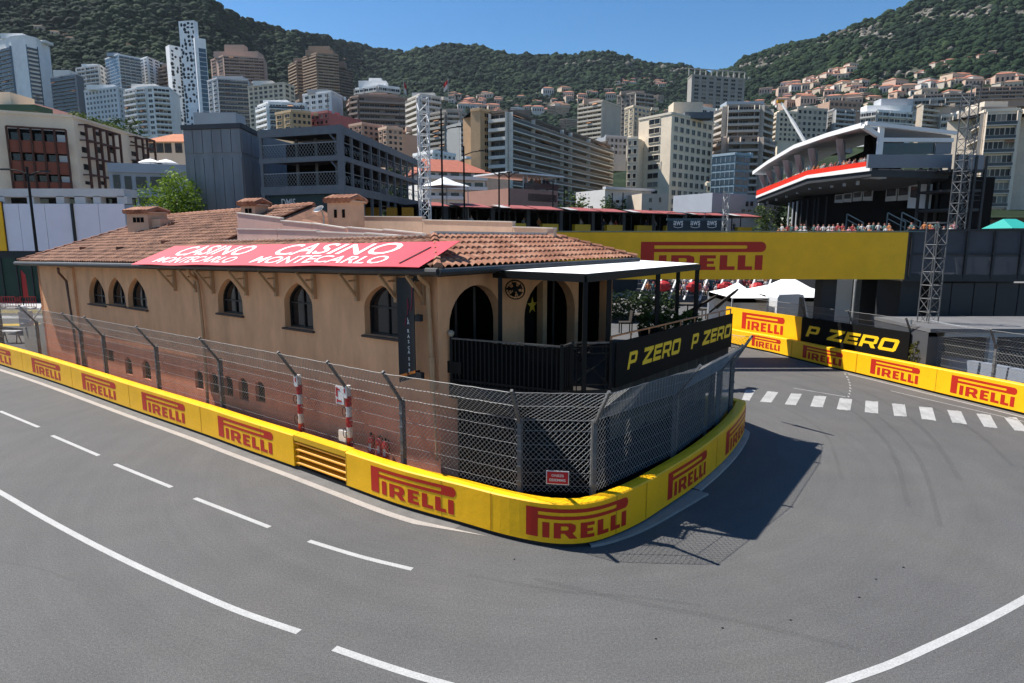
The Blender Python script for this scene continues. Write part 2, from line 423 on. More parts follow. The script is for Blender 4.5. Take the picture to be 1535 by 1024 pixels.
def barrier_section(name, label, d0, d1, logos, path=BAR, hf=None, orange=False, group='yellow advertising barriers round the inside of the bend'):
    hf = hf or bar_h; c = path.off((d0 + d1) / 2, -.15)
    t = thing(name, label, 'barrier', c, group)
    ds = steps(d0, d1, .25)
    def strip(m, prof):   # prof(d) -> list of (offset, z): swept closed loop
        k = len(prof(d0)); vs = []
        for d in ds: vs += [path.off(d, o, z) for o, z in prof(d)]
        fs = [(i * k + j, i * k + (j + 1) % k, (i + 1) * k + (j + 1) % k, (i + 1) * k + j) for i in range(len(ds) - 1) for j in range(k)]
        fs += [tuple(range(k)), tuple((len(ds) - 1) * k + j for j in range(k))[::-1]]
        return m.add(vs, fs)
    strip(MB(), lambda d: [(-.05, .0), (-.30, 0), (-.30, .099), (-.05, .099)]).build('base', M_black, t)
    if orange:
        strip(MB(), lambda d: [(-.20, .1), (-.30, .1), (-.30, hf(d) - .16), (-.20, hf(d) - .16)]).build('back_panel', mat('dark_orange_steel', (.25, .09, .004), .5, var=.2), t)
        for i in range(4):
            z = .13 + i * .2
            strip(MB(), lambda d: [(-.19, z), (-.19, z + .15), (-.10, z + .135), (-.03, z + .10), (-.02, z + .075), (-.03, z + .05), (-.10, z + .015)]).build('rail', M_orange, t)
        strip(MB(), lambda d: [(-.01, hf(d) - .15), (-.32, hf(d) - .15), (-.33, hf(d) + .01), (0.0, hf(d) + .01)]).build('top_cap', mat('amber_cap', (.80, .43, .01), .4, var=.1), t)
        for dd in (d0 + .06, d1 - .06):
            MB().box(path.off(dd, -.13, .5), (.1, .1, .8), math.atan2(path.tan(dd).y, path.tan(dd).x)).build('end_post', M_orange, t)
    else:
        wv = lambda d: .012 * math.sin(d * 5.3) * math.sin(d * 1.7 + 1)
        strip(MB(), lambda d: [(0.0, .1), (-.32, .1), (-.33, hf(d) - .03), (-.3, hf(d)), (-.16, hf(d) + .012 + wv(d)), (-.03, hf(d)), (0.0, hf(d) - .03)]).build('panel', M_yel, t)
        for d in (d0 + .02, d0 + (d1 - d0) * .52 + .9):
            if d < d1 - .3: MB().add([path.off(d - .01, .005, .12), path.off(d + .01, .005, .12), path.off(d + .012, .005, hf(d) - .03), path.off(d - .008, .005, hf(d) - .03)], [(0, 1, 2, 3)]).build('seam', M_seam, t)
        for (u0, u1) in logos:
            a, b = u0, u1
            H = .66 * hf((a + b) / 2); V, T = cut_x([(p[0] / LA * (b - a), p[1] * H) for p in L_LOGO], T_LOGO, .12)
            flat(V, T, lambda x, y: path.off(a + x, .006, .22 + y)).build('lettering', M_red, t, fix=False)
    return t
S = barrier_section; g = 'banner'
S('advertising_barrier', 'far left end of the yellow barrier where it leaves the photo', D_(-80), D_(33), [(D_(-28), D_(17))])
S('advertising_barrier', 'yellow barrier section with red lettering in front of the building\'s far left corner', D_(33) + .01, D_(107), [(D_(48), D_(91))])
S('advertising_barrier', 'yellow barrier section below the three narrow arched windows', D_(107) + .01, D_(193), [(D_(123), D_(174))])
S('advertising_barrier', 'yellow barrier section below the cluster of tiny basement windows', D_(193) + .01, D_(300), [(D_(213), D_(278))])
S('advertising_barrier', 'yellow barrier section just left of the orange slatted rail', D_(300) + .01, D_(440), [(D_(327), D_(410))])
S('guard_rail', 'short orange slatted guard rail between two yellow barrier sections', D_(440) + .01, D_(518), [], orange=True)
S('advertising_barrier', 'yellow barrier section just right of the orange rail, under the extinguishers', D_(518) + .01, D_(735), [(D_(556), D_(684))])
S('advertising_barrier', 'curved yellow barrier section at the nose of the bend with the largest lettering', D_(735) + .01, D_(968), [(D_(789), D_(941))])
S('advertising_barrier', 'yellow barrier section right of the nose, sweeping away beside the pavement wedge', D_(968) + .01, D_(1074), [(D_(1001), D_(1059))])
S('advertising_barrier', 'last visible yellow barrier section where the bend turns out of sight', D_(1074) + .01, BAR.L, [(D_(1088), D_(1112) + 1.2)])
# kerb strips at the foot of the barrier
def sweep_flat(path, d0, d1, o0, o1, z):
    ds = steps(d0, d1, .3); vs = []
    for d in ds: vs += [path.off(d, o0, z), path.off(d, o1, z)]
    return MB().add(vs, [(2 * i, 2 * i + 1, 2 * i + 3, 2 * i + 2) for i in range(len(ds) - 1)])
sweep_flat(BAR, 0, D_(690), -.2, .30, .004).build('gutter', M_gut, kind='structure')
sweep_flat(BAR, 0, D_(640), .30, .50, .008).build('edge_band', M_curbw, kind='structure')
MB().add([BAR.off(D_(640), .30, .008), BAR.off(D_(640), .50, .008), BAR.off(D_(735), .10, .008)], [(0, 1, 2)]).build('edge_band', M_curbw, kind='structure')
ds = steps(D_(885), D_(1040), .3); n = len(ds); vs = []
for i, d in enumerate(ds):
    w = .05 + .34 * (i / (n - 1)) ** .8 if i < n - 1 else .42
    vs += [BAR.off(d, -.1, 0), BAR.off(d, -.1, .05), BAR.off(d, w, .05), BAR.off(d, w + .015, 0)]
MB().add(vs, [(4 * i + j, 4 * i + j + 1, 4 * i + j + 5, 4 * i + j + 4) for i in range(n - 1) for j in range(3)] + [(4 * n - 4, 4 * n - 3, 4 * n - 2, 4 * n - 1)]).build('kerb_wedge', M_curb, kind='structure')
ds = steps(D_(1040) + .05, BAR.L, .3); vs = []; n = len(ds)
for d in ds: vs += [BAR.off(d, -.1, .06), BAR.off(d, .17, .06), BAR.off(d, .18, 0)]
MB().add(vs, [(3 * i + j, 3 * i + j + 1, 3 * i + j + 4, 3 * i + j + 3) for i in range(n - 1) for j in range(2)]).build('kerb', M_curbw, kind='structure')
# ------------------------------------------------------------------ catch fence on the inner barrier
M_galv = mat('galvanised_steel', (.30, .31, .31), .5, metal=.6, var=.25, vscale=8, fine=.2, fscale=60)
M_wire = mat('wire', (.27, .27, .265), .6, metal=.1)
M_cable = mat('cable_wire', (.20, .20, .20), .6, metal=.3)
M_post = mat('weathered_post', (.13, .13, .13), .7, metal=.3, var=.35, vscale=6, fine=.2, fscale=40)
FO, KZ, AO, AZ = -.48, 2.62, .58, .76
AL = math.hypot(AO, AZ)
def fp(path, d, h):
    if h <= KZ: return path.off(d, FO, h)
    q = (h - KZ) / AL; return path.off(d, FO + AO * q, KZ + AZ * q)
def fence(path, posts, label, d0, d1, pitch=.125, wire=.0044, skip=(), group=None, z0=.95, sub=1):
    t = thing('catch_fence', label, 'fence', path.off((d0 + d1) / 2, FO), group)
    for i, d in enumerate(posts):
        m = MB(); b = path.off(d, FO - .05)
        ang = math.atan2(path.tan(d).y, path.tan(d).x)
        if i not in skip:
            m.box((b.x, b.y, (KZ + .02) / 2), (.09, .13, KZ + .02), ang)
            for k in range(5): m.box(path.off(d, FO + .02, 1.2 + k * .35), (.12, .03, .03), ang)
        m.bar(path.off(d, FO - .05, KZ - .1), path.off(d, FO + AO, KZ + AZ + .05), .06, .07)
        m.build('post', M_post, t)
    H = KZ + AL
    for lo, hi in zip([d0] + posts, posts + [d1]):
        if hi - lo < .2: continue
        m = MB(); w = hi - lo
        for sgn in (1, -1):
            k0 = math.floor((lo if sgn > 0 else lo) / pitch) - int(H / pitch) - 1; k1 = int((hi + H) / pitch) + 1
            for k in range(k0, k1):
                # line d = k*pitch + sgn*h   (h measured from z0)
                ha = z0; hb = H
                f = lambda h: k * pitch + sgn * (h - z0)
                hs = [x for x in steps(z0, H, .28 * sub)]
                a = (lo - k * pitch) / sgn + z0; b2 = (hi - k * pitch) / sgn + z0
                if a > b2: a, b2 = b2, a
                ha = max(ha, a); hb = min(hb, b2)
                if hb - ha < .03: continue
                hs = sorted(set([ha, hb] + [x for x in hs + [KZ] if ha + .02 < x < hb - .02]))
                m.tube([fp(path, f(h), h) for h in hs], wire, 3, caps=False)
        m.build('wire_mesh', M_wire, t, fix=False)
    for h in (H, KZ + AL * .52, KZ, 2.38, 2.05, 1.72, 1.40, 1.1):
        r = .008 if h >= KZ else .005
        MB().tube([fp(path, d, h) + Vector((0, 0, .006 * math.sin(d * 9))) for d in steps(d0, d1, .3)], r, 4).build('cable', M_cable, t, fix=False)
    return t
post_d = [BAR.at_u(u, FO, 2.7) for u in (52, 118, 152, 231, 327, 445, 519, 601, 783, 887)]
last = post_d[-1]; post_d += [q for q in (last + 3.9, last + 7.7, last + 9.6) if q < BAR.L - .6]
_ends = [D_(-80)] + post_d + [BAR.L - .1]
FEN = Path([BAR.at(d) for d in _ends]); _fd = FEN.l
fence(FEN, _fd[1:-1], 'steel chain-link catch fence with leaning tops behind the yellow barrier round the building', 0, FEN.L, skip=(5, 6))
# red and white wrapped poles carrying marshal panels
M_rw = mat('white_wrap', (.62, .60, .58), .5, var=.1, vscale=5); M_rr = mat('red_wrap', (.42, .02, .02), .5)
def striped_pole(d, label, panel):
    b = BAR.off(d, FO - .05); t = thing('striped_pole', label, 'pole', b, 'red and white wrapped poles')
    m = MB(); z = .02; i = 0
    while z < 2.66:
        h = .29 if z > .05 else .9
        m.m(i % 2).lathe((b.x, b.y, z), [(.085, 0), (.085, min(h, 2.7 - z) - .002)], 10); z += h; i += 1
    m.build('shaft', [M_rw, M_rr], t)
    for z in (1.35, 1.95): MB().tube([(b.x - .10 + .05 * math.cos(a), b.y - .10, z + .13 * math.sin(a)) for a in [k * math.pi / 6 for k in range(12)]], .01, 4).build('hose_loop', M_black, t)
    f = BAR.tan(d); n = BAR.nrm(d)
    MB().m(0).box(b + Vector((n.x * .1, n.y * .1, 2.5)), (.16, .03, .34), math.atan2(f.y, f.x)).m(1).box(b + Vector((n.x * .118, n.y * .118, 2.53)), (.05, .012, .12), math.atan2(f.y, f.x)).build('tag_plate', [M_rw, M_rr], t)
    if panel:
        q = b - f * .27 + n * .06; a = math.atan2(f.y, f.x)
        MB().box(q + Vector((0, 0, 2.36)), (.34, .04, .5), a).build('sign_plate', M_rw, t)
        mm = MB()
        for dx, dz, w, h in ((-.11, .08, .07, .26), (-.05, .16, .14, .05), (-.1, -.16, .05, .1), (.0, -.16, .16, .05)):
            p = q + f * dx + n * .026 + Vector((0, 0, 2.36 + dz)); mm.box(p, (w, .006, h), a)
        mm.build('sign_marks', M_rr, t)
        MB().box(b - f * .2 + n * .06 + Vector((0, 0, 1.22)), (.3, .1, .3), a).build('lower_box', M_rw, t)
striped_pole(post_d[5], 'slimmer red and white wrapped pole left of the one with the white sign plate', False)
striped_pole(post_d[6], 'red and white wrapped pole carrying a white sign plate and a box', True)
# extinguishers at the foot of the wall
M_ext = mat('extinguisher_red', (.52, .02, .022), .3)
for i, (u, lab) in enumerate([(556, 'red fire extinguisher standing alone by the wall, left of the pair'), (569, 'red fire extinguisher in the middle, half behind its neighbour'), (578, 'front red fire extinguisher with pale label, nearest the tall post')]):
    d = BAR.at_u(u, -.75 if i != 2 else -.68, 1.2); b = BAR.off(d, -.75 if i != 2 else -.68)
    t = thing('fire_extinguisher', lab, 'extinguisher', b, 'fire extinguishers by the wall')
    zz = .72
    MB().box((b.x, b.y, zz / 2), (.2, .2, zz - .01)).build('stand', M_black, t)
    MB().lathe((b.x, b.y, zz), [(.085, 0), (.10, .03), (.10, .5), (.06, .58), (.03, .6)], 12).build('cylinder', M_ext, t, smooth=True)
    MB().lathe((b.x, b.y, zz + .6), [(.03, 0), (.035, .06), (.02, .08)], 8).tube([(b.x, b.y, zz + .66), (b.x + .09, b.y - .02, zz + .62), (b.x + .1, b.y - .03, zz + .3)], .014, 5).build('valve', M_black, t)
    MB().box((b.x - .02, b.y - .098, zz + .3), (.07, .012, .2)).build('paper_label', M_rw, t)
# the small red sign on the fence
dd = BAR.at_u(836, FO, 1.2); f = BAR.tan(dd); n = BAR.nrm(dd); ctr = BAR.off(dd, FO + .05)
zc = zat(716, ctr.y); c = Vector((ctr.x, ctr.y, zc))
t = thing('warning_sign', 'small red sign with white border wired to the chain-link fence', 'sign', (c.x, c.y, zc - .15))
W, Hh = .50, .31
def psign(p): return lambda x, y: c + f * (x - W / 2) + n * p + Vector((0, 0, y - Hh / 2))
MB().add([psign(k)(x, y) for k in (0, .012) for x, y in ((0, 0), (W, 0), (W, Hh), (0, Hh))], [(0, 1, 2, 3), (4, 5, 6, 7), (0, 1, 5, 4), (1, 2, 6, 5), (2, 3, 7, 6), (3, 0, 4, 7)]).build('border_plate', M_rw, t)
flat([(.018, .018), (W - .018, .018), (W - .018, Hh - .018), (.018, Hh - .018)], [(0, 1, 2, 3)], psign(.016)).build('red_field', mat('sign_red', (.40, .006, .012), .4), t)
for s, x0, y0, h in (('ONEZS', .115, .178, .056), ('EEIEMMS', .072, .072, .060)):
    V, T = text2d(s, 0, .02); w = max(p[0] for p in V); tw = W - 2 * x0
    flat([(x0 + p[0] / w * tw, y0 + p[1] * h) for p in V], T, psign(.019)).build('lettering', M_rw, t, fix=False)
# ------------------------------------------------------------------ the corner restaurant building
C0 = Vector((-1.8, 15.3, 0)); E1 = Vector((-.8, .6, 0)); E2 = Vector((.6, .8, 0)); BL, BW = 27.2, 8.9
def B(s, t, z=0.0): p = C0 + E1 * s + E2 * t; return Vector((p.x, p.y, z))
ze = lambda s: 5.84 - .45 * s / BL
PIT = .37
zr = lambda s, t: ze(s) + .05 + PIT * (t + .6)
def front(u, v, t=0.0):
    p = on_line(u, v, B(0, t), B(1, t)); return (p - B(0, t)).dot(E1), p.z
def side(u, v, s=0.0):
    p = on_line(u, v, B(s, 0), B(s, 1)); return (p - B(s, 0)).dot(E2), p.z
def on_roof(u, v, up=0.0):
    s, t = 8.0, 1.0
    for _ in range(60):
        r = ray(u, v); z = zr(s, t) + up; k = (z - CAM_H) / r[2] if abs(r[2]) > 1e-6 else 1e5
        # plane z = a + b.s + c.t  -> solve exactly
        n0 = ze(0) + .05 + PIT * .6 + up; bs = -.45 / BL
        # s = (P-C0).E1 ; t = (P-C0).E2 ; P = r*k
        a1 = r[0] * E1.x + r[1] * E1.y; a2 = r[0] * E2.x + r[1] * E2.y
        c1 = C0.x * E1.x + C0.y * E1.y; c2 = C0.x * E2.x + C0.y * E2.y
        # CAM_H + r2 k = n0 + bs (a1 k - c1) + PIT (a2 k - c2)
        k = (n0 - bs * c1 - PIT * c2 - CAM_H) / (r[2] - bs * a1 - PIT * a2)
        return a1 * k - c1, a2 * k - c2
def wallmat():
    m = bpy.data.materials.new('painted_render'); m.use_nodes = True; nt = m.node_tree; N = nt.nodes; L = nt.links; b = N["Principled BSDF"]
    b.inputs['Roughness'].default_value = .9; b.inputs['Specular IOR Level'].default_value = .2
    tc = N.new('ShaderNodeTexCoord'); sx = N.new('ShaderNodeSeparateXYZ'); L.new(tc.outputs['Object'], sx.inputs[0])
    n = N.new('ShaderNodeTexNoise'); n.inputs['Scale'].default_value = .6; n.inputs['Detail'].default_value = 6; L.new(tc.outputs['Object'], n.inputs['Vector'])
    ad = N.new('ShaderNodeMath'); ad.operation = 'MULTIPLY_ADD'; ad.inputs[1].default_value = .5; L.new(n.outputs['Fac'], ad.inputs[0]); L.new(sx.outputs[2], ad.inputs[2])
    r = N.new('ShaderNodeMapRange'); r.inputs[1].default_value = 2.2; r.inputs[2].default_value = 3.3; L.new(ad.outputs[0], r.inputs[0])
    mx = N.new('ShaderNodeMix'); mx.data_type = 'RGBA'; mx.inputs[6].default_value = (.72, .29, .175, 1); mx.inputs[7].default_value = (.80, .415, .215, 1); L.new(r.outputs[0], mx.inputs[0])
    n2 = N.new('ShaderNodeTexNoise'); n2.inputs['Scale'].default_value = 1.3; n2.inputs['Detail'].default_value = 8; n2.inputs['Roughness'].default_value = .65
    mp = N.new('ShaderNodeMapping'); mp.inputs['Scale'].default_value = (1.4, 1.4, .45); L.new(tc.outputs['Object'], mp.inputs['Vector']); L.new(mp.outputs[0], n2.inputs['Vector'])
    r2 = N.new('ShaderNodeMapRange'); r2.inputs[1].default_value = .3; r2.inputs[2].default_value = .7; r2.inputs[3].default_value = .80; r2.inputs[4].default_value = 1.1; L.new(n2.outputs['Fac'], r2.inputs[0])
    s = N.new('ShaderNodeVectorMath'); s.operation = 'SCALE'; L.new(mx.outputs[2], s.inputs[0]); L.new(r2.outputs[0], s.inputs['Scale']); L.new(s.outputs[0], b.inputs['Base Color'])
    n3 = N.new('ShaderNodeTexNoise'); n3.inputs['Scale'].default_value = 35; n3.inputs['Detail'].default_value = 4; L.new(tc.outputs['Object'], n3.inputs['Vector'])
    bp = N.new('ShaderNodeBump'); bp.inputs['Strength'].default_value = .2; bp.inputs['Distance'].default_value = .01; L.new(n3.outputs['Fac'], bp.inputs['Height']); L.new(bp.outputs[0], b.inputs['Normal'])
    return m
def tilemat(name, c1, c2, c3):
    m = bpy.data.materials.new(name); m.use_nodes = True; nt = m.node_tree; N = nt.nodes; L = nt.links; b = N["Principled BSDF"]
    b.inputs['Roughness'].default_value = .85; b.inputs['Specular IOR Level'].default_value = .25
    tc = N.new('ShaderNodeTexCoord'); vo = N.new('ShaderNodeTexVoronoi'); vo.inputs['Scale'].default_value = 3.2; L.new(tc.outputs['Object'], vo.inputs['Vector'])
    n = N.new('ShaderNodeTexNoise'); n.inputs['Scale'].default_value = 1.1; n.inputs['Detail'].default_value = 8; n.inputs['Roughness'].default_value = .7; L.new(tc.outputs['Object'], n.inputs['Vector'])
    sp = N.new('ShaderNodeSeparateColor'); L.new(vo.outputs['Color'], sp.inputs[0])
    ad = N.new('ShaderNodeMath'); ad.operation = 'MULTIPLY_ADD'; ad.inputs[1].default_value = .38; L.new(sp.outputs[0], ad.inputs[0]); L.new(n.outputs['Fac'], ad.inputs[2])
    cr = N.new('ShaderNodeValToRGB'); e = cr.color_ramp.elements; e[0].position = .35; e[0].color = (*c1, 1); e[1].position = .95; e[1].color = (*c3, 1); q = cr.color_ramp.elements.new(.65); q.color = (*c2, 1)
    L.new(ad.outputs[0], cr.inputs[0]); L.new(cr.outputs[0], b.inputs['Base Color']); return m
M_wall = wallmat()
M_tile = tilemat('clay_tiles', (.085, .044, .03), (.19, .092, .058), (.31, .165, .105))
M_tile2 = tilemat('clay_tiles_sunny', (.16, .066, .038), (.28, .125, .075), (.37, .20, .13))  # brighter copy of the clay tiles, sunlit look put into the colour
M_trim = mat('ochre_trim', (.46, .27, .14), .75, var=.12, vscale=3, fine=.08)
M_pink = mat('pink_sheet', (.52, .33, .28), .6, var=.08, vscale=1.5, fine=.04, fscale=30)
M_beige = mat('beige_parapet', (.52, .375, .275), .85, var=.14, vscale=1.2, fine=.08, fscale=25)
M_coping = mat('pale_coping', (.55, .50, .45), .8, var=.12, vscale=2)
M_gutter = mat('zinc_gutter', (.075, .072, .07), .5, metal=.5, var=.2)
M_soffit = mat('dark_soffit', (.055, .038, .027), .85, var=.2)
M_frame = mat('dark_window_frame', (.022, .016, .013), .5)
M_glass = mat('dark_glass', (.010, .012, .014), .06, spec=.6, var=.3, vscale=1)
M_sill = mat('brown_sill', (.06, .035, .025), .7, var=.2)
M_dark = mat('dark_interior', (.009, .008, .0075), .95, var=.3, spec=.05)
bld = thing('restaurant_building', 'long low salmon rendered restaurant with brown tiled roof inside the bend', 'building', B(BL / 2, BW / 2))
def arch_ring(x0, x1, z0, z1, rise, n=10, pointed=.0):
    c = (x0 + x1) / 2; w = (x1 - x0) / 2; zs = z1 - rise
    top = []
    for i in range(n + 1):
        a = math.pi * i / n; ca = math.cos(a); h = math.sin(a)
        if pointed: h = (1 - pointed) * h + pointed * (1 - abs(ca))
        top.append((c + w * ca, zs + rise * h))
    return [(x0, z0), (x1, z0)] + top
def holed_wall(m, outline, holes, P, nrm, th):
    """upright wall with openings; P(x,z) front point, nrm outward, th thickness"""
    rings = [outline] + holes; V = [p for r in rings for p in r]
    T = tessellate_polygon([[Vector((p[0], p[1], 0)) for p in r] for r in rings])
    n = len(V); A = [P(*p) for p in V]; Bk = [a - nrm * th for a in A]
    fs = [tuple(t) for t in T] + [tuple(n + i for i in t[::-1]) for t in T]; k = 0
    for r in rings:
        for i in range(len(r)): fs.append((k + i, k + (i + 1) % len(r), n + k + (i + 1) % len(r), n + k + i))
        k += len(r)
    return m.add(A + Bk, fs)
# --- front wall with its windows
wins = [(135, 159, 415, 456.5, .5), (163.5, 189, 416, 457.4, .5), (193, 221.5, 417, 462.5, .5), (328, 364.5, 417.4, 471, .5), (428, 470, 424, 493, .45), (547.5, 603, 428, 505, .42)]
smalls = [(160, 171, 525, 541, 0), (189, 199, 536, 561.5, .3), (215, 227, 540.5, 568.5, .3), (293.5, 305.5, 554.5, 583, .3), (316, 328.5, 559, 588.5, .3), (337.5, 350, 563.5, 593.5, .3), (359, 373, 567, 600, .3), (384, 398, 572, 603, .3)]
def opening(q):
    u0, u1, v0, v1, rs = q
    s1, _ = front(u0, v1); s0, zb = front(u1, v1); zt = front((u0 + u1) / 2, v0)[1]
    zb = front((u0 + u1) / 2, v1 - .0)[1]
    return s0, s1, zb, zt
Pf = lambda x, z: B(x, 0, z)
holes = []; specs = []
for q in wins + smalls:
    s0, s1, zb, zt = opening(q); rise = min(zt - zb - .05, (s1 - s0) * q[4]) if q[4] else 0
    ring = arch_ring(s0, s1, zb, zt, rise, 10, .35) if rise else [(s0, zb), (s1, zb), (s1, zt), (s0, zt)]
    holes.append(ring); specs.append((s0, s1, zb, zt, rise, ring))
m = MB(); holed_wall(m, [(0, 0), (BL, 0), (BL, ze(BL) - .05), (0, ze(0) - .05)], holes, Pf, -E2, .34)
fw = m.build('front_wall', M_wall, bld, label='salmon wall with pointed arched windows')
for i, (s0, s1, zb, zt, rise, ring) in enumerate(specs):
    big = i < len(wins); dep = .24 if big else .18
    I = lambda x, z, d: B(x, d, z)
    fr = MB(); c = ((s0 + s1) / 2, (zb + zt) / 2); k = .05 if big else .03
    inner = [(c[0] + (x - c[0]) * (1 - 2 * k / (s1 - s0)), c[1] + (z - c[1]) * (1 - 2 * k / (zt - zb))) for x, z in ring]
    n = len(ring)
    for d0, d1 in ((dep - .05, dep),):
        A = [I(x, z, d0) for x, z in ring]; Bb = [I(x, z, d0) for x, z in inner]; Cc = [I(x, z, d1) for x, z in inner]
        fr.add(A + Bb + Cc, [(j, (j + 1) % n, n + (j + 1) % n, n + j) for j in range(n)] + [(n + j, n + (j + 1) % n, 2 * n + (j + 1) % n, 2 * n + j) for j in range(n)])
    if big:
        fr.slab(I(c[0] - .03, 0, dep - .045), I(c[0] + .03, 0, dep - .045), E2, .05, zb + k, zt - .06)
        fr.slab(I(s0 + k, 0, dep - .04), I(s1 - k, 0, dep - .04), E2, .04, zt - rise - .02, zt - rise + .03)
    w = fr.build('window' if big else 'basement_window', M_frame, bld)
    pn = MB(); pn.poly([I(x, z, dep + .003) for x, z in ring][::-1]); pn.build('pane', M_glass, w)
    if big: MB().slab(I(s0 - .06, 0, -.09), I(s1 + .06, 0, -.09), E2, .32, zb - .06, zb - .004).build('sill', M_sill, w)
    else:
        gb = MB()
        for j in range(3):
            x = s0 + (s1 - s0) * (j + 1) / 4; gb.bar(I(x, zb, .05), I(x, zt - .05, .05), .014)
        gb.build('window_bars', M_frame, w)
# other walls
sp = lambda t, z: B(0, t, z)
A1 = [side(672.5, 440)[0], side(752, 440)[0]]; A2 = [side(786, 440)[0], side(862, 440)[0]]
FLOOR = 3.0
ar = [arch_ring(A1[0], A1[1], FLOOR, 5.40, 1.0, 14), arch_ring(A2[0], A2[1], FLOOR, 5.42, 1.1, 14), [(6.6, FLOOR), (8.55, FLOOR), (8.55, 5.5), (6.6, 5.5)]]
m = MB(); holed_wall(m, [(0.0, 0), (BW, 0), (BW, ze(0) - .05), (0.0, ze(0) - .05)], ar, lambda x, z: B(-.002, x, z), -E1, .30)
m.build('terrace_wall', M_wall, bld, label='end wall with three wide arches opening on the terrace')
MB().slab(B(BL, 0), B(BL, BW), -E1, .3, 0, ze(BL) - .05).slab(B(0.3, BW), B(BL - .3, BW), -E2, .3, 0, ze(0) - .5).build('rear_walls', M_wall, bld)
# dark dining room behind the arches
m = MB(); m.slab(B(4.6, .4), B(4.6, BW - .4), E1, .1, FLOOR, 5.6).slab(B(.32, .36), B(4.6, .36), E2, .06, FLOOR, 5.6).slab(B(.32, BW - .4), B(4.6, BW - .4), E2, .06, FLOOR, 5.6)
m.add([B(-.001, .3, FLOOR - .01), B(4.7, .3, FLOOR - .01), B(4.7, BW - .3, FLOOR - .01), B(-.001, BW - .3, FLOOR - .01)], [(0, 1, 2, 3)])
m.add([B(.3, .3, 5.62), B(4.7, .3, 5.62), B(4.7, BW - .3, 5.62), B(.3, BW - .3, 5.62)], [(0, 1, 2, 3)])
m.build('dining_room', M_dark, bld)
# slim column in the second arch, star panel, glazing bars
tc_ = (side(813, 480)[0] + side(822, 480)[0]) / 2
MB().slab(B(.02, tc_ - .11), B(.02, tc_ + .11), E1, .22, FLOOR, 5.38).build('arch_column', M_trim, bld)
st = MB(); ts, zs_ = side(798, 458, .30); cs = B(.30, ts, zs_); R1 = .27
pts = []
for i in range(10):
    a = math.pi / 2 + i * math.pi / 5; r = R1 if i % 2 == 0 else R1 * .40; pts.append(cs + E2 * (r * math.cos(a)) + Vector((0, 0, r * math.sin(a))))
M_star = mat('star_yellow', (.50, .36, .03), .5)
st.add(pts + [cs], [(i, (i + 1) % 10, 10) for i in range(10)]).build('star_emblem', M_star, bld)
g = MB()
g.slab(B(.33, A2[0] + .1), B(.33, tc_ - .12), E1, .05, FLOOR, 5.25)
g.build('dark_panel', M_dark, bld)
for tt in (A1[0] + .7, A1[0] + 1.45, tc_ + .5, tc_ + 1.05):
    MB().bar(B(.4, tt, FLOOR), B(.4, tt, 5.3), .06).build('glazing_bar', M_frame, bld)
# pilaster, faint ledge
s0 = front(120, 480)[0]; s1 = front(112, 480)[0]
MB().slab(B(s0, -.10), B(s1, -.10), E2, .098, 0, ze(s0) - .2).build('pilaster', M_wall, bld)
# --- roof
def tiles(m, surf, a0, a1, bmax, per=.24, row=.36, seg=6, hgt=.075):
    n = int((a1 - a0) / per * seg); rows = int(max(bmax(a0 + (a1 - a0) * i / 50) for i in range(51)) / row) + 1
    base = len(m.v); cols = n + 1; L = []
    for r in range(rows):
        L += [(r * row, .045), (min(r + 1, 99) * row, 0.0)]
    for i in range(cols):
        a = a0 + (a1 - a0) * i / n; bm_ = bmax(a); ph = (i % seg) / seg
        w = math.sin(math.pi * ph * 1.0) ** .8 if ph > 0 else 0.0
        jit = rnd.uniform(-.006, .006)
        for b, lift in L:
            q = min(b, bm_); p = surf(a, q); m.v.append((p.x, p.y, p.z + hgt * w + lift + (jit if q < bm_ else 0)))
    k = len(L); fs = []
    for i in range(n):
        am = a0 + (a1 - a0) * (i + .5) / n
        for j in range(k - 1):
            if L[j][0] > max(bmax(a0 + (a1 - a0) * i / n), bmax(a0 + (a1 - a0) * (i + 1) / n)): continue
            x = base + i * k + j; fs.append((x, x + 1, x + k + 1, x + k))
    m.f += fs; m.mi += [m.cur] * len(fs)
TP = 1.5   # inset of the flat terrace parapet
SP_E = 12.2
def bmf(s):
    b = 6.1 if s > SP_E else TP + .6
    return max(0, min(b, (27.8 - s) * 2.2, (s + .6) * 1.0))
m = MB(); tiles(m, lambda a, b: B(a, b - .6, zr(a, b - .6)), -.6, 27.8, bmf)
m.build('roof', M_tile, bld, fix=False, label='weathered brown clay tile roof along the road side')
rb = lambda t: max(0, min(TP + .6, t + .6, 9.5 - t))
zr2 = lambda t, b: ze(0) + .05 + PIT * b
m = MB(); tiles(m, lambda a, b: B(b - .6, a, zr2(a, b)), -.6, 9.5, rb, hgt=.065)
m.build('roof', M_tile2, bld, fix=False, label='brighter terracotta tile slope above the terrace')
m = MB()   # plain slopes at the back and far end, roof underside
Zr = lambda s, b: ze(s) + .05 + PIT * b
m.add([B(27.8, -.6, Zr(27.8, 0)), B(27.8, 9.5, Zr(27.8, 0)), B(25.03, 5.5, Zr(25, 6.1)), B(SP_E, 5.5, Zr(SP_E, 6.1)), B(SP_E, 9.5, Zr(SP_E, 0)), B(-.6, 9.5, Zr(-.6, 0)), B(1.5, 7.4, Zr(1.5, 2.1)), B(SP_E, 7.4, Zr(SP_E, 2.1))],
      [(0, 1, 2), (1, 4, 3, 2), (4, 5, 6, 7)])
m.build('roof', M_tile, bld)
m = MB(); m.add([B(TP, TP, 6.35), B(SP_E, TP, 6.35), B(SP_E, 7.4, 6.35), B(TP, 7.4, 6.35)], [(0, 1, 2, 3)]); m.build('flat_roof', M_beige, bld)
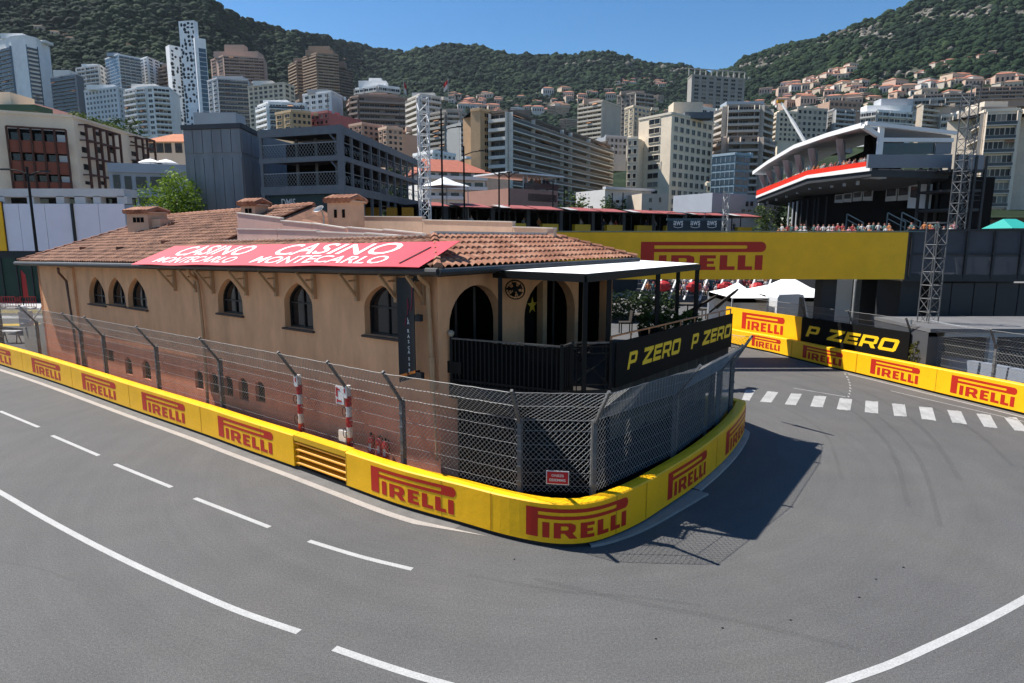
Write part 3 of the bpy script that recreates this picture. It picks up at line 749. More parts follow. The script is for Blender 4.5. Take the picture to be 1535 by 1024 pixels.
m = MB(); m.add([B(SP_E, TP, zr(SP_E, TP)), B(SP_E + .02, 5.5, zr(SP_E, 5.5)), B(SP_E + .02, 7.4, zr(SP_E, TP)), B(SP_E - 2.4, 7.3, 6.36), B(SP_E - 2.4, 4.5, 6.36), B(SP_E - .8, TP + .1, 6.36)], [(0, 1, 4, 5), (1, 2, 3, 4)]); m.build('hip_end', M_tile, bld)
m = MB(); m.add([B(-.5, -.5, ze(0) - .06), B(27.7, -.5, ze(BL) - .06), B(27.7, 9.4, ze(BL) - .06), B(-.5, 9.4, ze(0) - .06)], [(0, 1, 2, 3)]); m.build('soffit', M_soffit, bld)
# ridge caps: hip and ridge lines
def caps(a, b):
    rc = MB(); n = max(2, int((b - a).length / .4))
    for i in range(n):
        p = a.lerp(b, i / n); q = a.lerp(b, (i + .98) / n); rc.tube([p + Vector((0, 0, .05)), q + Vector((0, 0, .03))], .12, 7, r2=.095)
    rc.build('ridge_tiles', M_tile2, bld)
caps(B(27.8, -.6, Zr(27.8, 0)), B(25.03, 5.5, Zr(25, 6.1))); caps(B(25.03, 5.5, Zr(25, 6.1)), B(SP_E, 5.5, Zr(SP_E, 6.1)))
caps(B(-.6, -.6, Zr(-.6, 0)), B(TP, TP, Zr(TP, 2.1))); caps(B(-.6, 9.5, Zr(-.6, 0)), B(TP, 7.4, Zr(TP, 2.1)))
# fascia + gutters
gm = MB()
gm.tube([B(s, -.68, ze(s) + .0) for s in steps(-.68, 27.9, 1.5)], .085, 8); gm.tube([B(-.68, t, ze(0)) for t in steps(-.68, 9.5, 1.5)], .085, 8); gm.build('gutter', M_gutter, bld)
MB().slab(B(-.55, -.56), B(27.75, -.56), E2, .05, ze(0) - .12, ze(0) + .03, ze(BL) - .12, ze(BL) + .03).slab(B(-.56, -.5), B(-.56, 9.4), E1, .05, ze(0) - .12, ze(0) + .03).build('fascia', M_soffit, bld)
# downpipes
def pipe(pts, r=.055, name='downpipe', mt=None):
    MB().tube(pts, r, 8).build(name, mt or M_trim, bld)
def fpt(u, v, t=-.12): s, z = front(u, v, t); return B(s, t, z)
pipe([fpt(87, 402, -.6), fpt(88, 409, -.5), fpt(99, 421), fpt(104, 450), fpt(112, 505), fpt(118, 560)], mt=mat('brown_pipe', (.12, .065, .045), .6, var=.2))
pipe([fpt(281, 403, -.6), fpt(284, 411, -.4), fpt(296, 421), fpt(299, 440), fpt(305, 500), fpt(312, 610)])
pipe([fpt(627, 407, -.6), fpt(629, 416, -.5), fpt(641, 428), fpt(643, 470), fpt(647, 535)])
pipe([fpt(647, 535), fpt(649, 585)], .075); pipe([fpt(650, 585), fpt(655, 690)], .03)
# brackets under the eave
for u, v in ((264, 436), (296, 438), (321, 440), (371, 443), (416, 444), (473, 448), (537, 451), (596, 453), (637, 457)):
    s, z = front(u, v, -.02); zt = ze(s) - .08; bm_ = MB()
    bm_.slab(B(s - .05, -.11), B(s + .05, -.11), E2, .108, z, zt)
    bm_.bar(B(s, -.07, z + .1), B(s, -.62, zt - .02), .07, .07); bm_.bar(B(s, -.1, zt - .05), B(s, -.62, zt - .05), .07, .06)
    bm_.bar(B(s, -.1, z + .55), B(s, -.32, z + .55), .05, .05)
    bm_.build('eave_bracket', M_trim, bld)
# parapets of the roof terrace: stepped sheets
def sheets(t, segs, th=.1, mt=M_pink, name='parapet_sheet', zb=6.2, cap=True):
    for (u0, v0, u1, v1) in segs:
        a = on_line(u0, v0, B(0, t), B(1, t)); b = on_line(u1, v1, B(0, t), B(1, t))
        o = MB().slab(a, b, E2, th, zb, a.z, zb, b.z).build(name, mt, bld)
        if cap:
            e = (b - a).normalized() * .02; MB().slab(a - E2 * .03, b - E2 * .03, E2, th + .06, a.z + .002, a.z + .04, b.z + .002, b.z + .04).build('coping', M_coping, o)
sheets(TP, [(355, 344, 415, 345), (415.5, 345, 475, 347), (475.5, 348.5, 547, 351.5), (547.5, 350.5, 632, 357)])
sheets(TP + .9, [(355, 320, 421, 328), (421.5, 331.5, 467, 336), (467.5, 335.5, 517.4, 343), (520, 341.5, 574, 346.5), (574.5, 345, 634, 351.5)])
sheets(7.0, [(422, 325, 512, 325.2), (512.5, 325, 633, 326), (633.5, 330.5, 768, 333.5), (768.5, 341, 830, 343)], .18, M_beige, 'rear_parapet', 6.2)
a = B(TP, TP, 6.2); MB().slab(B(TP, TP), B(TP, 7.3), E1, .15, 6.2, zr2(0, 2.1) + .12).build('parapet_wall', M_coping, bld)
MB().slab(B(TP + .2, TP - .1), B(SP_E - .1, TP - .1), E2, .09, 6.1, zr(TP, TP) + .06, 6.1, zr(SP_E, TP) + .06).build('roof_flashing', M_coping, bld)
# chimneys
def chimney(u0, u1, vt, vb, Y, dpth, slots, label=None, wide=.12):
    a = dp(u0, vb, Y); b = dp(u1, vb, Y); zt = zat(vt, Y); c = (a + b) / 2; w = (b - a).length * .86; ang = math.atan2(-.6, .8) * .55
    ca, sa = math.cos(ang), math.sin(ang); X = Vector((ca, sa, 0)); Yv = Vector((-sa, ca, 0)); c = Vector((c.x, c.y, 0)) + Yv * dpth / 2
    h0 = a.z - .9; zc = zt - .18 - .14
    ch = MB().box((c.x, c.y, (h0 + zc) / 2), (w, dpth, zc - h0), ang).build('chimney', M_trim if False else mat('chimney_render', (.55, .36, .24), .85, var=.14, vscale=2), bld, label=label)
    for x0, x1, z0, z1 in slots:
        p = c + X * (w * ((x0 + x1) / 2 - .5)) - Yv * (dpth / 2 + .002); MB().box((p.x, p.y, zc - (z0 + z1) / 2), (w * (x1 - x0), .03, z1 - z0), ang).build('vent_slot', M_dark, ch)
    tm = MB(); n = max(4, int((w + .3) / .2))
    for i in range(n):
        p = c + X * ((w + 2 * wide) * ((i + .5) / n - .5))
        for sgn in (-1, 1):
            q = p + Yv * sgn * (dpth / 2 + wide)
            tm.tube([Vector((q.x, q.y, zc + .05)), Vector((p.x, p.y, zc + .22))], .115, 7)
    tm.build('tile_cap', M_tile2, ch)
    cm = MB().box((c.x, c.y, zc + .02), (w + 2 * wide - .04, dpth + 2 * wide - .04, .06), ang); cm.build('cap_slab', M_beige, ch)
    return c, X, Yv, w, zc
chimney(357, 388, 296, 326, 27.5, .8, [(.3, .5, .14, .34), (.55, .75, .14, .34)], 'square chimney at the ridge step')
chimney(485, 531, 290, 326, 25.5, 1.0, [(.30, .42, .30, .62), (.66, .78, .30, .62)], 'two-slot chimney behind the sheet parapet')
r_s, r_t = on_roof(205, 350); Yc = B(r_s, r_t).y
c, X, Yv, w, zc = chimney(183, 233, 309, 352, Yc, 1.1, [(.30, .44, .22, .46), (.48, .62, .22, .46), (.66, .80, .22, .46)], 'low chimney with louvres near the far end')
p = c + X * (w / 2 + .3); MB().box((p.x, p.y, zc - .9), (.6, .8, 1.2), math.atan2(X.y, X.x)).build('chimney_shoulder', mat('chimney_render', (0, 0, 0)), bld)
for u, v in ((126, 375), (181, 375), (257, 340), (262, 338), (248, 366)):
    s, t = on_roof(u, v); q = B(s, t, zr(s, t) + .06); MB().box(q, (.35, .3, .18), .6).build('roof_vent', M_tile, bld)
# white dish by the chimney
q = dp(478, 316, 25.0); t = thing('satellite_dish', 'white satellite dish mounted beside the two-slot chimney', 'dish', q)
dm = MB(); n = 14; fr_ = [q + Vector((.2 * math.cos(a), .07 * math.sin(a) - .05, .11 * math.sin(a) + .08 + .07 * math.cos(a))) for a in [2 * math.pi * i / n for i in range(n)]]
dm.add(fr_ + [q + Vector((.05, .16, .06))], [(i, (i + 1) % n, n) for i in range(n)]).build('reflector', mat('dish_white', (.7, .68, .65), .5), t)
MB().tube([q + Vector((.05, .16, .06)), q + Vector((.1, .25, -.2)), q + Vector((.1, .25, -.75))], .03, 6).build('mast', M_galv, t)
# --- red banner laid on the tiles
cor = [on_roof(196, 396.5, .16), on_roof(628, 400, .16), on_roof(690, 361.5, .16), on_roof(262, 368.5, .16)]
def ban(x, y, up=.16):
    s = (cor[0][0] * (1 - x) + cor[1][0] * x) * (1 - y) + (cor[3][0] * (1 - x) + cor[2][0] * x) * y
    t_ = (cor[0][1] * (1 - x) + cor[1][1] * x) * (1 - y) + (cor[3][1] * (1 - x) + cor[2][1] * x) * y
    return B(s, t_, zr(s, t_) + up + .018 * math.sin(x * 23 + y * 3) * math.sin(x * 7))
t = thing('roof_banner', 'long red fabric banner with white lettering lying on the tiled roof', 'banner', ban(.5, .5))
M_ban = mat('banner_red', (.56, .036, .055), .55, var=.08, vscale=1.2, bump=.2, bscale=3)
nx, ny = 80, 4; m = MB()
m.add([ban(i / nx, j / ny) for i in range(nx + 1) for j in range(ny + 1)], [(i * (ny + 1) + j, (i + 1) * (ny + 1) + j, (i + 1) * (ny + 1) + j + 1, i * (ny + 1) + j + 1) for i in range(nx) for j in range(ny)])
m.add([ban(i / nx, j, .145) for i in range(nx + 1) for j in (0, 1)], [(2 * i, 2 * i + 1, 2 * i + 3, 2 * i + 2) for i in range(nx)])
m.build('fabric', M_ban, t)
M_bw = mat('banner_white', (.72, .68, .67), .6)
for s_, x0, x1, y0, y1, sh in (('CASINO', .10, .42, .46, .93, .0), ('MONTECARLO', .085, .43, .10, .38, .0), ('CASINO', .52, .885, .46, .95, .0), ('MONTECARLO', .505, .90, .10, .40, 0.0)):
    V, T = text2d(s_, 0, .012); wd = max(p[0] for p in V); V, T = cut_x([(p[0] / wd, p[1]) for p in V], T, .02)
    flat(V, T, lambda x, y: ban(x0 + (x1 - x0) * x, y0 + (y1 - y0) * y, .172)).build('lettering', M_bw, t, fix=False)
MB().bar(ban(.945, .1, .18), ban(.955, .75, .18), .05, .01).build('seam', M_black, t)
# --- black vertical banner at the corner
tb = -.42
s0, zt = front(594, 416, tb); s1, _ = front(619, 416, tb); zb0 = front(597, 573, tb)[1]; zb1 = front(621, 566, tb)[1]
t = thing('hanging_banner', 'tall narrow black banner with white letters hanging on the building corner', 'banner', B(s0, tb, zb0))
m = MB()
def hb(x, z, o=0.0): # x 0..1 left-right
    return B(s0 + (s1 - s0) * x, tb - o + .05 * math.sin(x * 3.0), z)
K = 8; A = []
for i in range(K + 1):
    x = i / K; A += [hb(x, zt), hb(x, zb0 + (zb1 - zb0) * x)]
A2_ = [p + E2 * .02 for p in A]; n = len(A)
m.add(A + A2_, [(2 * i, 2 * i + 1, 2 * i + 3, 2 * i + 2) for i in range(K)] + [(n + 2 * i, n + 2 * i + 2, n + 2 * i + 3, n + 2 * i + 1) for i in range(K)] + [(2 * i + e, 2 * i + 2 + e, n + 2 * i + 2 + e, n + 2 * i + e) for i in range(K) for e in (0, 1)] + [(0, 1, n + 1, n), (2 * K, 2 * K + 1, n + 2 * K + 1, n + 2 * K)])
m.build('fabric', mat('black_cloth', (.006, .007, .010), .55), t)
for zz in (zt + .02, zt - .95, zb1 + .06):
    MB().bar(B((s0 + s1) / 2, .0, zz), B((s0 + s1) / 2, tb + .02, zz), .05).bar(B(s1 - .03, tb + .05, zz), B(s1 - .2, tb + .05, zz), .12, .16).build('arm', M_black, t)
tz = lambda v: front(607, v, tb)[1]
for ch, v in zip('LARASCASSE', (478, 483.5, 496, 504, 512, 521, 527.4, 537.5, 546, 555)):
    V, T = text2d(ch, 0, .03); z = tz(v); H = .085; w0 = max(p[0] for p in V)
    flat(V, T, lambda x, y: hb(.58 + (x - w0 / 2) * H / abs(s1 - s0), z - H / 2 + y * H, .012)).build('letter', M_rw, t, fix=False)
pl = [(.38, tz(489)), (.45, tz(478)), (.56, tz(470)), (.55, tz(455)), (.57, tz(447)), (.64, tz(462)), (.74, tz(466)), (.86, tz(455)), (.9, tz(430))]
MB().tube([hb(x, z, .012) for x, z in pl], .007, 5).build('red_scribble', mat('scribble_red', (.35, .01, .05), .5), t)
MB().add([hb(x, zb0 + (zb1 - zb0) * x + o, .012) for x in (0, .25, .5, .75, 1) for o in (.12, .19)], [(2 * i, 2 * i + 1, 2 * i + 3, 2 * i + 2) for i in range(4)]).build('orange_trim', mat('trim_orange', (.7, .19, .02), .5), t)
# ------------------------------------------------------------------ terrace, railing, canopy
ZR, ZF = 4.15, 3.0
R0 = gp(676, 507, ZR); R1 = gp(842, 520, ZR); R1b = gp(858, 514.5, ZR); R2 = gp(916, 513, ZR); R3 = gp(1095, 469, ZR)
xy = lambda p, z: Vector((p.x, p.y, z))
R4 = B(-1.0, BW + .6)
M_blk = mat('black_painted_steel', (.004, .0042, .0045), .5, spec=.22, var=.2, vscale=5)
M_deck = mat('dark_deck', (.022, .018, .016), .8, var=.25, stretch=(1, 8, 1))
M_clad = mat('black_cladding', (.004, .004, .0045), .8, spec=.1, var=.3, vscale=1.5)
M_cloth = mat('dark_olive_cloth', (.035, .033, .024), .85, var=.2, vscale=1.5)
ter = thing('terrace', 'raised black terrace wrapping the end wall above the fence', 'terrace', R1 * 1.0 - Vector((0, 0, ZR)))
RW = B(-.0, .35)
pl = [xy(RW, 0), xy(R0, 0), xy(R1, 0), xy(R1b, 0), xy(R2, 0), xy(R3, 0), xy(R4, 0), B(-.02, BW + .2)]
m = MB(); n = len(pl); m.add([xy(p, z) for z in (2.62, ZF) for p in pl], [tuple(range(n))[::-1], tuple(range(n, 2 * n))] + [(i, (i + 1) % n, n + (i + 1) % n, n + i) for i in range(n)])
m.build('deck', M_deck, ter)
def inset(p, q, d): t = (q - p); t.z = 0; t.normalize(); return Vector((-t.y, t.x, 0)) * d
base = MB()
for a, b, f in ((R0, R1, 1), (R1, R2, 1), (R2, R3, .80)):
    i = inset(a, b, .28); e = a.lerp(b, f); base.slab(a + i, e + i, inset(a, e, 1), .12, 0, 2.615)
base.build('base_wall', M_clad, ter)
cl = MB(); i = inset(R2, R3, -.02); K = 30; vs = []
for k in range(K + 1):
    p = R2.lerp(R3, k / K * .8) + i * (1 + 2.0 * math.sin(k * 1.9)); vs += [xy(p, 3.04), xy(p + i * .5, 1.7 + .05 * math.sin(k * .9))]
cl.add(vs, [(2 * k, 2 * k + 1, 2 * k + 3, 2 * k + 2) for k in range(K)]).build('skirt_cloth', M_cloth, ter)
for k in (.70, .80, .90, .985):
    p = R2.lerp(R3, k) + inset(R2, R3, .2); MB().box((p.x, p.y, 1.31), (.14, .14, 2.61), .6).build('support_post', M_blk, ter)
# railing: bars per bay
def railbay(a, b, name='railing_bay', sp=.115):
    m = MB(); a = xy(a, 0); b = xy(b, 0); n = max(1, int((b - a).length / sp))
    for k in range(n + 1):
        p = a.lerp(b, k / n); m.bar(xy(p, ZF), xy(p, ZR - .03), .026, .03)
    m.bar(xy(a, ZF + .10), xy(b, ZF + .10), .03, .04); m.build(name, M_blk, ter)
railbay(R0, R1); railbay(R1, R1b)
for p_, q_ in ((R0, R1), (R1, R1b)):
    i_ = inset(p_, q_, .05); MB().slab(xy(p_ + i_, 0), xy(q_ + i_, 0), inset(p_, q_, 1), .012, ZF + .01, ZR - .06).build('backing_cloth', M_clad, ter)
m = MB(); a, b = R1b, R2
for z in (ZF + .12, ZR - .10, ZR - .26): m.bar(xy(a, z), xy(b, z), .03, .03)
m.bar(xy(a, ZF + .12), xy(b, ZR - .28), .02); m.bar(xy(a, ZR - .28), xy(b, ZF + .12), .02)
for k in (0, .12, .88, 1): p = a.lerp(b, k); m.bar(xy(p, ZF), xy(p, ZR), .05 if k in (0, 1) else .025)
for j in range(4):
    c = a.lerp(b, (j + .5) / 4); m.tube([xy(c, ZR - .18) + (b - a).normalized() * (.08 * math.cos(q)) + Vector((0, 0, .07 * math.sin(q))) for q in [x * math.pi / 5 for x in range(11)]], .010, 4)
m.tube([xy(a.lerp(b, .5 + .3 * math.cos(q)), ZF + .15 + .34 * math.sin(q)) for q in [x * math.pi / 8 for x in range(9)]], .012, 4)
m.build('gate', M_blk, ter)
m = MB(); pts = [R0, R1, R1b, R2]
for p, q in zip(pts, pts[1:]): m.bar(xy(p, ZR), xy(q, ZR), .055, .04)
m.build('hand_rail', mat('worn_rail', (.10, .10, .10), .3, metal=.6, var=.5, vscale=3), ter)
for p in (R0, R1, R1b, R2): MB().bar(xy(p, ZF - .2), xy(p, ZR + .05), .07).build('rail_post', M_blk, ter)
up = (R3 - R2).normalized(); m = MB(); m.bar(xy(R2, ZR + .13), xy(R3, ZR + .13), .05, .035).bar(xy(R2, ZR - .1), xy(R2, ZR + .14), .05)
for k in range(1, 9): p = R2.lerp(R3, k / 8); m.bar(xy(p, ZF), xy(p, ZR + .13), .035)
m.build('hand_rail', mat('copper_rail', (.30, .17, .10), .35, metal=.6, var=.3), ter)
p = R0 + (R1 - R0) * .03
MB().box(xy(p, ZF + .42), (.42, .07, .3), math.atan2((R1 - R0).y, (R1 - R0).x)).build('meter_box', M_blk, ter)
MB().blob(xy(R0, ZR + .12), .09, .09, .09).build('globe_lamp', mat('lamp_glass', (.3, .26, .2), .3), ter)
# board with yellow lettering on the outer railing
e = (R3 - R2); e.z = 0; Lb = e.length; e.normalize(); o = inset(R2, R3, -1)
A0 = R2 + e * .12; LB = Lb - .12; zb0, zb1 = 3.02, 4.13
t = thing('advertising_board', 'long black board on the terrace railing with yellow lettering twice', 'board', xy(A0.lerp(R3, .5), zb0))
M_bb = mat('black_board', (.005, .005, .005), .7, spec=.12, var=.1, vscale=2)
M_yl = mat('yellow_print', (.88, .55, .01), .5)
MB().slab(A0 + o * .035, A0 + e * LB + o * .035, o, .05, zb0, zb1).build('panel', M_bb, t)
for u0, u1, z0, z1 in ((936, 1017, .30, .78), (1031, 1092, .30, .78)):
    d0 = (on_line(u0, 530, A0, R3) - A0); d0.z = 0; d1 = on_line(u1, 500, A0, R3) - A0; d1.z = 0; x0, x1 = d0.length, d1.length
    V, T = Z_LOGO; k = (x1 - x0) / max(p[0] for p in V); H = .43
    flat(V, T, lambda x, y: A0 + e * (x0 + x * k) + o * .09 + Vector((0, 0, zb0 - A0.z + .36 + y * H))).build('lettering', M_yl, t, fix=False)
# canopy
ZC = 5.73
Ka, Kb, Kc, Kd = gp(741, 408.5, ZC), gp(878, 414.5, ZC), gp(1048, 398, ZC), gp(928, 390.5, ZC)
can = thing('terrace_canopy', 'flat white fabric canopy on black posts over the terrace', 'canopy', xy(Kb, ZF))
M_can = mat('white_canopy', (.80, .80, .79), .7, var=.03, vscale=2)
m = MB(); K = [Ka, Kb, Kc, Kd]; c = (Ka + Kb + Kc + Kd) / 4; N_ = 10; vs = []
for i in range(N_ + 1):
    for j in range(N_ + 1):
        x, y = i / N_, j / N_; p = (Ka * (1 - x) + Kb * x) * (1 - y) + (Kd * (1 - x) + Kc * x) * y
        vs.append(xy(p, ZC + .06))
nn = N_ + 1; k = len(vs)
m.add(vs + [v - Vector((0, 0, .04)) for v in vs], [(i * nn + j, (i + 1) * nn + j, (i + 1) * nn + j + 1, i * nn + j + 1) for i in range(N_) for j in range(N_)] + [(k + i * nn + j, k + i * nn + j + 1, k + (i + 1) * nn + j + 1, k + (i + 1) * nn + j) for i in range(N_) for j in range(N_)])
m.build('fabric_roof', M_can, can)
for a, b in ((Ka, Kb), (Kb, Kc), (Kc, Kd), (Kd, Ka)): MB().bar(xy(a, ZC - .055), xy(b, ZC - .055), .10, .16).build('edge_beam', M_blk, can)
for k in (.2, .4, .6, .8): MB().bar(xy(Ka.lerp(Kd, k), ZC - .02), xy(Kb.lerp(Kc, k), ZC - .02), .06, .07).build('rafter', M_blk, can)
def on_edge(u, a, b):
    best = min(range(201), key=lambda i: abs(proj(xy(a.lerp(b, i / 200), 4.6))[0] - u)); return a.lerp(b, best / 200)
posts = [on_edge(u, Kb, Kc) for u in (912, 985, 1043)] + [on_edge(886, Ka, Kb), on_edge(750, Ka, Kb)] + [on_edge(1015, Kd, Kc)]
for p in posts: MB().bar(xy(p, ZF), xy(p, ZC - .13), .11).build('post', M_blk, can)
# wall fan
q = B(-.35, side(757, 432)[0], zat(433, 17.5))
t = thing('wall_fan', 'round black fan fixed to the wall under the canopy', 'fan', q)
m = MB(); dirv = Vector((-.2, -.95, -.2)).normalized(); ax = dirv.orthogonal().normalized(); ay = dirv.cross(ax)
for r in (.26, .18, .10): m.tube([q + ax * (r * math.cos(a)) + ay * (r * math.sin(a)) + dirv * (.05) for a in [k * math.pi / 10 for k in range(21)]], .008, 4)
m.tube([q + ax * (.27 * math.cos(a)) + ay * (.27 * math.sin(a)) for a in [k * math.pi / 10 for k in range(21)]], .016, 4)
for k in range(12): a = k * math.pi / 6; m.bar(q + dirv * .05, q + ax * (.26 * math.cos(a)) + ay * (.26 * math.sin(a)) + dirv * .05, .008)
m.build('cage', M_blk, t)
m = MB()
for k in range(5):
    a = 2 * math.pi * k / 5; d1 = ax * math.cos(a) + ay * math.sin(a); d2 = ax * math.cos(a + .7) + ay * math.sin(a + .7); m.quad(q + d1 * .04, q + d1 * .22 + dirv * .02, q + d2 * .22 - dirv * .03, q + d2 * .04)
m.build('blades', M_blk, t)
MB().bar(q - dirv * .02, q - dirv * .1, .14).bar(q - dirv * .1, B(0, side(757, 432)[0] + .05, q.z), .05).build('motor', M_blk, t)
# tables and chairs on the terrace, in the canopy's shade
M_chair = mat('dark_rattan', (.03, .024, .02), .7); M_top = mat('table_top', (.10, .085, .07), .5)
def table(c, lab):
    t = thing('terrace_table', lab, 'table', c, 'terrace tables')
    MB().lathe(c + Vector((0, 0, .72)), [(.40, 0), (.40, .035)], 16).build('table_top', M_top, t)
    MB().lathe(c, [(.22, 0), (.2, .03), (.03, .06), (.03, .72)], 10).build('pedestal', M_blk, t)
def chair(c, a, lab):
    t = thing('terrace_chair', lab, 'chair', c, 'terrace chairs'); X = Vector((math.cos(a), math.sin(a), 0)); Y = Vector((-X.y, X.x, 0)); U = Vector((0, 0, 1))
    MB().box(c + U * .44, (.46, .46, .06), a).build('seat', M_chair, t)
    MB().hexa([c + X * s * .23 - Y * q_ + U * z for z, off in ((.47, 0), (.88, .05)) for s, q_ in ((-1, .20 + off), (1, .20 + off), (1, .16 + off), (-1, .16 + off))]).build('backrest', M_chair, t)
    for sx in (-1, 1):
        for sy in (-1, 1): p = c + X * .2 * sx + Y * .2 * sy; MB().bar(p, p + U * .41, .035).build('leg', M_blk, t)
tc1 = gp(965, 500, ZF); tc2 = gp(1030, 480, ZF)
for i, (tc, nm) in enumerate(((tc1, 'nearer'), (tc2, 'farther'))):
    tc = xy(tc, ZF); table(tc, f'{nm} round table on the dark terrace behind the black board')
    chair(tc + Vector((-.72, -.1, 0)), 1.6, f'dark chair left of the {nm} terrace table'); chair(tc + Vector((.65, .35, 0)), 4.0, f'dark chair right of the {nm} terrace table')
# slanted dark poles (folded parasols) leaning over the railing
for (a, b, z0, z1, lab) in (((1008, 483), (1076, 442), 3.6, 4.75, 'dark slanted folded parasol inside the terrace, the longer one'), ((1064, 468), (1106, 434), 3.9, 4.85, 'dark slanted folded parasol poking out above the board end')):
    p = gp(a[0], a[1], z0); q = gp(b[0], b[1], z1); q = p + (q - p).normalized() * min((q - p).length, 3.2)
    t = thing('folded_parasol', lab, 'parasol', p, 'folded parasols on the terrace')
    MB().tube([p, q], .035, 7).build('pole', M_blk, t)
    MB().tube([p.lerp(q, .25), p.lerp(q, .45), p.lerp(q, .9), q], .09, 7, r2=.03).build('folded_cloth', M_chair, t)
# potted bushes along the far edge of the terrace
def leaves(m, c, rx, ry, rz, n, s, rg):
    for _ in range(n):
        while True:
            d = Vector((rg.uniform(-1, 1), rg.uniform(-1, 1), rg.uniform(-1, 1)))
            if .25 < d.length < 1: break
        p = Vector((c[0] + d.x * rx, c[1] + d.y * ry, c[2] + d.z * rz))
        a = Vector((rg.uniform(-1, 1), rg.uniform(-1, 1), rg.uniform(-.6, .6))).normalized(); b = a.cross(Vector((rg.uniform(-1, 1), rg.uniform(-1, 1), rg.uniform(-1, 1)))).normalized()
        k = s * rg.uniform(.6, 1.3); m.quad(p - a * k, p + b * k * .45, p + a * k, p - b * k * .45)
def leafmat(name, c1, c2, sc=1.2):
    m = bpy.data.materials.new(name); m.use_nodes = True; nt = m.node_tree; N = nt.nodes; L = nt.links; b = N["Principled BSDF"]
    b.inputs['Roughness'].default_value = .7; b.inputs['Specular IOR Level'].default_value = .25
    tc = N.new('ShaderNodeTexCoord'); n = N.new('ShaderNodeTexNoise'); n.inputs['Scale'].default_value = sc; n.inputs['Detail'].default_value = 6; L.new(tc.outputs['Object'], n.inputs['Vector'])
    cr = N.new('ShaderNodeValToRGB'); e = cr.color_ramp.elements; e[0].position = .32; e[0].color = (*c1, 1); e[1].position = .68; e[1].color = (*c2, 1); L.new(n.outputs['Fac'], cr.inputs[0]); L.new(cr.outputs[0], b.inputs['Base Color'])
    tr = N.new('ShaderNodeBsdfTranslucent'); L.new(cr.outputs[0], tr.inputs[0]); mx = N.new('ShaderNodeMixShader'); mx.inputs[0].default_value = .25
    L.new(b.outputs[0], mx.inputs[1]); L.new(tr.outputs[0], mx.inputs[2]); L.new(mx.outputs[0], N['Material Output'].inputs[0]); return m
M_leaf = leafmat('bush_leaves', (.025, .05, .012), (.11, .16, .03), 3)
rg = random.Random(3)
for i, k in enumerate((.10, .34, .58)):
    p = R4.lerp(R3, k) + Vector((0, 0, 0)); p = xy(p + inset(R3, R4, .45), ZF)
    t = thing('potted_bush', ['potted bush nearest the building on the terrace\'s far edge', 'middle potted bush of the row on the far edge', 'potted bush nearest the end of the black board'][i], 'plant', p, 'potted bushes on the terrace')
    MB().hexa([p + Vector((sx * w, sy * w, z)) for z, w in ((0, .26), (.5, .34)) for sx, sy in ((-1, -1), (1, -1), (1, 1), (-1, 1))]).build('pot', M_clad, t)
    m = MB(); leaves(m, (p.x, p.y, p.z + .8), .40, .40, .42, 320, .09, rg); m.build('foliage', M_leaf, t, fix=False)
# ------------------------------------------------------------------ outer barrier on the right, boards, fence
RB_PX = [(1060, 507), (1110, 519.5), (1160, 530.5), (1200, 541), (1240, 551), (1280, 560.5), (1340, 575), (1400, 590), (1470, 607), (1535, 623), (1620, 645), (1760, 690)]
RB = Path(catmull([gp(u, v) for u, v in RB_PX], 6))
RD = lambda u: RB.at_u(u, 0, .5)
rh = lambda d: .96 + .18 * max(0, min(1, (d - RD1100) / (RD1500 - RD1100)))
RD1100, RD1500 = RD(1100), RD(1500)
for lab, u0, u1, lg in (('outer yellow barrier section half hidden behind the terrace board', 1062, 1186, [(1127, 1170)]), ('outer yellow barrier section below the black board, partly in shade', 1186.3, 1283, [(1203.5, 1263)]),
                        ('outer yellow barrier section in sunshine between the black board and the kinked fence post', 1283.3, 1402, [(1305, 1378)]), ('outer yellow barrier section at the right edge of the photo', 1402.3, 1660, [(1425, 1523)])):
    barrier_section('advertising_barrier', lab, RD(u0), RD(u1), [(RD(a), RD(b)) for a, b in lg], RB, rh, group='outer yellow barriers on the right')
sweep_flat(RB, RD(1150), RB.L, -.2, .28, .004).build('gutter', M_gut, kind='structure')
sweep_flat(RB, RD(1280), RB.L, .28, .36, .008).build('edge_band', M_white, kind='structure')
# two-tier boards standing behind the barrier
def board(name, lab, u0, u1, off, tl, tr, bl, br, mt, logo, lm, lu0, lu1, zoff, hfrac):
    a = RB.off(RB.at_u(u0, off, 1.6), off); b = RB.off(RB.at_u(u1, off, 1.6), off); e = (b - a).normalized(); n = Vector((e.y, -e.x, 0))
    za0, za1, zb0, zb1 = zat(bl, a.y), zat(tl, a.y), zat(br, b.y), zat(tr, b.y)
    t = thing(name, lab, 'board', xy(a.lerp(b, .5), (za0 + zb0) / 2))
    MB().slab(a, b, -n, .08, za0, za1, zb0, zb1).build('panel', mt, t)
    for k in (.04, .35, .65, .96):
        p = a.lerp(b, k) - n * .13; MB().bar(xy(p, 0), xy(p, za1 * (1 - k) + zb1 * k - .05), .07).build('support_post', M_post, t)
    x0 = on_line(lu0, 500, a, b); x1 = on_line(lu1, 500, a, b); x0 = xy(x0, 0); x1 = xy(x1, 0); V, T = logo; W = max(p[0] for p in V)
    def f(x, y):
        k = x / W; p = x0.lerp(x1, k); s = (p - xy(a, 0)).length / (b - a).length; lo = za0 + (zb0 - za0) * s; hi = za1 + (zb1 - za1) * s
        return p + n * .008 + Vector((0, 0, lo + (hi - lo) * (zoff + hfrac * y)))
    flat(V, T, f).build('lettering', lm, t, fix=False)
board('advertising_board', 'yellow board with red lettering standing above the far end of the outer barrier', 1088, 1201, -.62, 459.5, 475.5, 492.5, 512, M_yel, (L_LOGO, T_LOGO), M_red, 1111, 1175, .14, .72)
